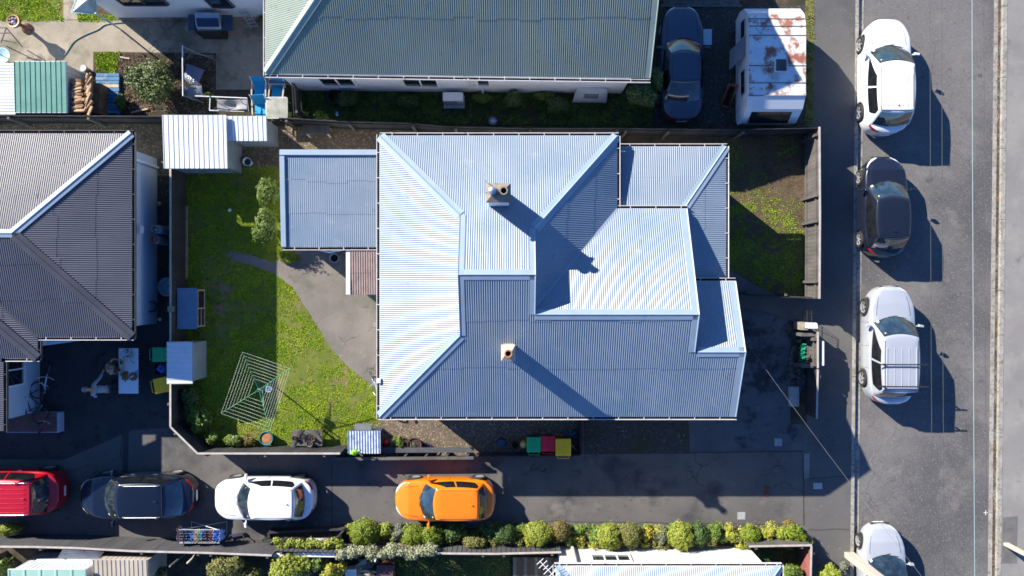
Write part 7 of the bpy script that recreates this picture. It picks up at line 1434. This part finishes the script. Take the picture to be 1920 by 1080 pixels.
H_ = [('bright green clipped ball shrub at the west end of the hedge', 684, 999, 28, 25, 1.1, 'clip', .03, 5200, None), ('loose pale leaved shrub just right of the westmost clipped ball', 722, 994, 20, 17, .8, 'lime', .04, 1800, lumpy(5, 1)), ('pale grey green shrub left of the second clipped ball', 749, 998, 17, 18, .8, 'grey', .04, 1600, lumpy(5, 2)),
 ('clipped ball shrub below the orange hatchback front', 775, 1004, 22, 20, 1.0, 'clip', .03, 3600, None), ('slightly smaller clipped ball touching the one below the orange hatchback front', 807, 1004, 22, 19, .95, 'clip', .03, 3600, None), ('dark spreading shrub in the shade of the orange hatchback', 848, 1000, 22, 18, .8, 'dark', .04, 1800, lumpy(5, 4)),
 ('low olive mound overhanging the black slatted fence', 890, 1015, 22, 12, .9, 'olive', .035, 1900, None), ('dark green shrub in the car shade left of the blue green ball', 918, 997, 18, 17, .75, 'dark', .04, 1500, lumpy(4, 5)), ('round blue green clipped shrub half in the car shade', 946, 1001, 20, 20, .95, 'dark', .03, 3000, None),
 ('large lime clipped ball shrub at the end of the orange hatchback shadow', 1009, 1001, 27, 23, 1.1, 'lime', .032, 4600, None), ('brown tinged olive ball shrub right of the large lime ball', 1050, 994, 18, 17, .95, 'rust', .03, 2800, None), ('fresh green grassy clump above the forked branch', 1086, 993, 15, 9, .45, 'mid', .06, 800, None),
 ('bright green tufty plant at the left foot of the lime block shrub', 1117, 1003, 13, 17, .6, 'mid', .07, 1000, None), ('squarish lime clipped shrub above the three pane window', 1141, 1005, 24, 24, 1.1, 'lime', .032, 4400, None), ('olive clipped shrub with dark gaps left of the yellow flowers', 1181, 1004, 22, 23, 1.05, 'olive', .034, 2600, None),
 ('low plant covered in orange yellow flowers', 1214, 998, 15, 20, .7, 'mid', .05, 1000, lumpy(4, 7)), ('grey twiggy shrub right of the yellow flowers', 1241, 1004, 15, 20, .8, 'grey', .035, 1500, lumpy(5, 8)), ('tallest pale lime clipped shrub near the middle of the white wall', 1277, 1005, 24, 26, 1.15, 'lime', .03, 4800, None),
 ('dark fine leaved shrub right of the tallest lime one', 1311, 1002, 17, 22, .95, 'dark', .035, 2200, None), ('variegated bright green bush between dark and yellow neighbours', 1338, 999, 17, 21, .85, 'mid', .05, 1500, lumpy(5, 9)), ('yellow leaved plant with loose sprays', 1372, 1003, 17, 18, .7, 'yellow', .045, 1200, lumpy(4, 10)),
 ('green clipped shrub reaching down over the white wall corner', 1407, 1004, 20, 27, 1.05, 'clip', .034, 3200, lumpy(4, 11)), ('golden leaved shrub at the start of the street end clump', 1441, 1000, 17, 15, .8, 'yellow', .045, 1400, lumpy(5, 12)), ('low grey cushion plant in front of the golden shrub', 1446, 1015, 11, 8, .5, 'grey', .03, 700, None),
 ('yellow green shrub in the middle of the street end clump', 1465, 999, 16, 15, .8, 'lime', .045, 1400, lumpy(5, 13)), ('dense dark green shrub at the street end of the hedge', 1489, 1001, 22, 22, 1.0, 'clip', .035, 3000, lumpy(6, 14)), ('rusty tipped small shrub at the back of the street end clump', 1480, 984, 12, 9, .6, 'rust', .035, 800, None)]
for (lab, px, py, rx, ry, h, kd, sz, n, bl) in H_:
    shrub(lab, px, py, rx, ry, h, kd, sz, int(n*1.5), blobs=bl, group=S1, extra=('flower', 420, .035) if 'orange yellow' in lab else None, rough=.17 if bl is None else .25)
shrub('silvery creeper sprawling along the top of the slatted fence', 725, 1035, 90, 13, 1.5, 'silver', .045, 5200, blobs=lambda a, b, h: [(a*q, b*.3*math.sin(q*9), h*.72, a*.17, b*(.8+.3*math.sin(q*17)), h*.25) for q in [-.92, -.7, -.5, -.3, -.1, .12, .32, .52, .72, .9]], name='creeper', hc=1.15)
shrub('green creeper hanging over the slatted fence beside the black trough', 578, 1019, 62, 10, 1.3, 'lime', .05, 1700, blobs=lambda a, b, h: [(a*q, b*.4*math.sin(q*31), h*.74, a*(.14+.05*math.sin(q*23)), b*(.8+.3*math.sin(q*13)), h*.13) for q in [-.95, -.85, -.66, -.52, -.3, -.22, -.05, .1, .3, .38, .55, .7, .85, .95]], name='creeper', hc=1.0)
for (lab, px, py, rx, ry, h, kd, sz, n, sd) in [('leafy olive tree crown behind the bottom fence right of the green stake', 425, 1062, 38, 32, 2.0, 'olive', .045, 4200, 21), ('spiky olive shrub at the bottom edge left of the lighter bush', 468, 1078, 26, 22, 1.6, 'olive', .05, 2200, 22), ('big bright yellow green bush behind the bottom fence', 540, 1066, 44, 34, 2.0, 'lime', .05, 5200, 23), ('blue grey foliage beside the big bright bush', 573, 1076, 14, 20, 1.5, 'grey', .04, 1200, 24),
  ('small bright green bush between the big bush and the wood offcuts', 598, 1056, 18, 16, 1.4, 'mid', .05, 1600, 25), ('yellowing bush at the bottom edge beside the white carton', 625, 1075, 24, 24, 1.5, 'yellow', .045, 2400, 26), ('small green bush at the bottom edge right of the cream shed', 296, 1076, 14, 12, 1.2, 'olive', .04, 1000, 27), ('bright leafy bush at the bottom left corner', 3, 1066, 12, 20, 1.4, 'mid', .05, 1200, 28),
  ('yellow green bush above the fence at the left edge', 14, 992, 27, 16, 1.0, 'lime', .045, 2600, 29), ('bright green bush below the pale roof corner by the red fence', 1485, 1072, 24, 16, 1.3, 'mid', .055, 2000, 30), ('dense yellow green bush on the footpath side of the red fence', 1556, 1078, 30, 20, 1.3, 'lime', .045, 2600, 31), ('pale grey tuft at the foot of the power pole', 1583, 1062, 9, 11, .5, 'grey', .035, 700, 32),
  ('leafy dark shrub against the bend of the black fence', 372, 790, 24, 26, 1.0, 'mid', .05, 2600, 33), ('taller dark shrub along the black fence below the narrow shed', 356, 748, 17, 24, 1.0, 'dark', .05, 2000, 34), ('light green shrub in the lawn corner beside the pots', 436, 826, 18, 12, .8, 'mid', .045, 1600, 35), ('brownish low shrub between the light green one and the turquoise pot', 464, 824, 15, 13, .6, 'rust', .035, 1000, 36), ('bright sprig of leaves at the corner of the black fence', 398, 823, 13, 14, .8, 'mid', .05, 1000, 37),
  ('upper loose green shrub against the west side of the blue wing', 500, 360, 24, 34, 1.5, 'mid', .05, 2600, 38), ('lower loose green shrub against the west side of the blue wing', 496, 424, 28, 38, 1.5, 'mid', .05, 3000, 39), ('low lime mossy mound at the corner of the wing', 541, 482, 24, 15, .3, 'clip', .03, 2600, 40),
  ('dark leafy shrub below the left weatherboard window', 652, 186, 24, 17, .8, 'dark', .05, 1800, 41), ('bluish shrub in the shade below the middle window', 765, 192, 30, 15, .6, 'dark', .05, 1700, 42), ('fresh green shrub right of the heat pump', 905, 183, 24, 10, .5, 'mid', .05, 1300, 43), ('rounded dark shrub at the bend of the north bed', 962, 186, 18, 18, .9, 'dark', .05, 1700, 44), ('leafy green shrub left of the silver bonnet', 1047, 198, 26, 20, .8, 'dark', .055, 1900, 45), ('low green patch of leaves by the silver bonnet', 1020, 180, 28, 10, .5, 'mid', .05, 1200, 46),
  ('tall dark shrub with pink flowers by the end of the green roof', 1205, 180, 34, 24, 1.7, 'dark', .05, 3600, 47), ('dark shrub filling the gap between green roof and saloon car', 1232, 148, 14, 26, 1.7, 'dark', .05, 1800, 48), ('weedy plant spilling from the nearest brown planter', 748, 828, 14, 16, .6, 'mid', .04, 600, 49), ('dry sprouts in the right brown planter', 776, 832, 9, 9, .5, 'grey', .03, 260, 50), ('small green plant beside the blue pallet', 226, 190, 12, 16, .5, 'mid', .04, 900, 51), ('small shrub by the stepladder at the house corner', 492, 40, 9, 12, .5, 'mid', .05, 600, 52), ('small weedy bush under the lounger frame', 391, 181, 9, 8, .5, 'mid', .04, 400, 53)]:
    shrub(lab, px, py, rx, ry, h, kd, sz, int(n*1.4), blobs=lumpy(7 if n > 1500 else 4, sd), extra=('pink', 60, .04) if 'pink flowers' in lab else None, rough=.3)
# low growth filling the hedge bed between the named shrubs
hb_pts = []
rr_ = random.Random(5)
for i in range(190): c = P(rr_.uniform(655, 1512), rr_.uniform(986, 1022), .3); hb_pts.append((c.x, c.y, .22, rr_.uniform(.12, .3), rr_.uniform(.12, .24), rr_.uniform(.2, .55)))
for kd_, lab_, sl_ in (('mid', 'mixed green low growth filling the hedge bed', slice(0, None, 3)), ('yellow', 'yellowish low growth filling the hedge bed', slice(1, None, 3)), ('olive', 'olive low growth filling the hedge bed', slice(2, None, 3))):
    V, F = leaves(hb_pts[sl_], 9000, .042, 900+len(kd_)); o = fastmesh('ground_cover', V, F, LF[kd_]); o['kind'] = 'stuff'; o['label'] = lab_; o['category'] = 'ground cover'
# herbs on the food table
for lab, px, py, r, zz in (('bunch of green herbs on the rectangular chopping board', 231, 700, .11, .77), ('loose green leaves at the table edge below the bowl', 229, 679, .07, .75), ('leafy stems held over the table edge by the green shirted person', 212, 684, .08, 1.1)):
    c = P(px, py, zz); V, F = leaves([(c.x, c.y, zz+.03, r, r*1.2, .05)], 260, .02, int(px)); o = fastmesh('herb_bunch', V, F, HERB); tag(o, lab, 'herbs')
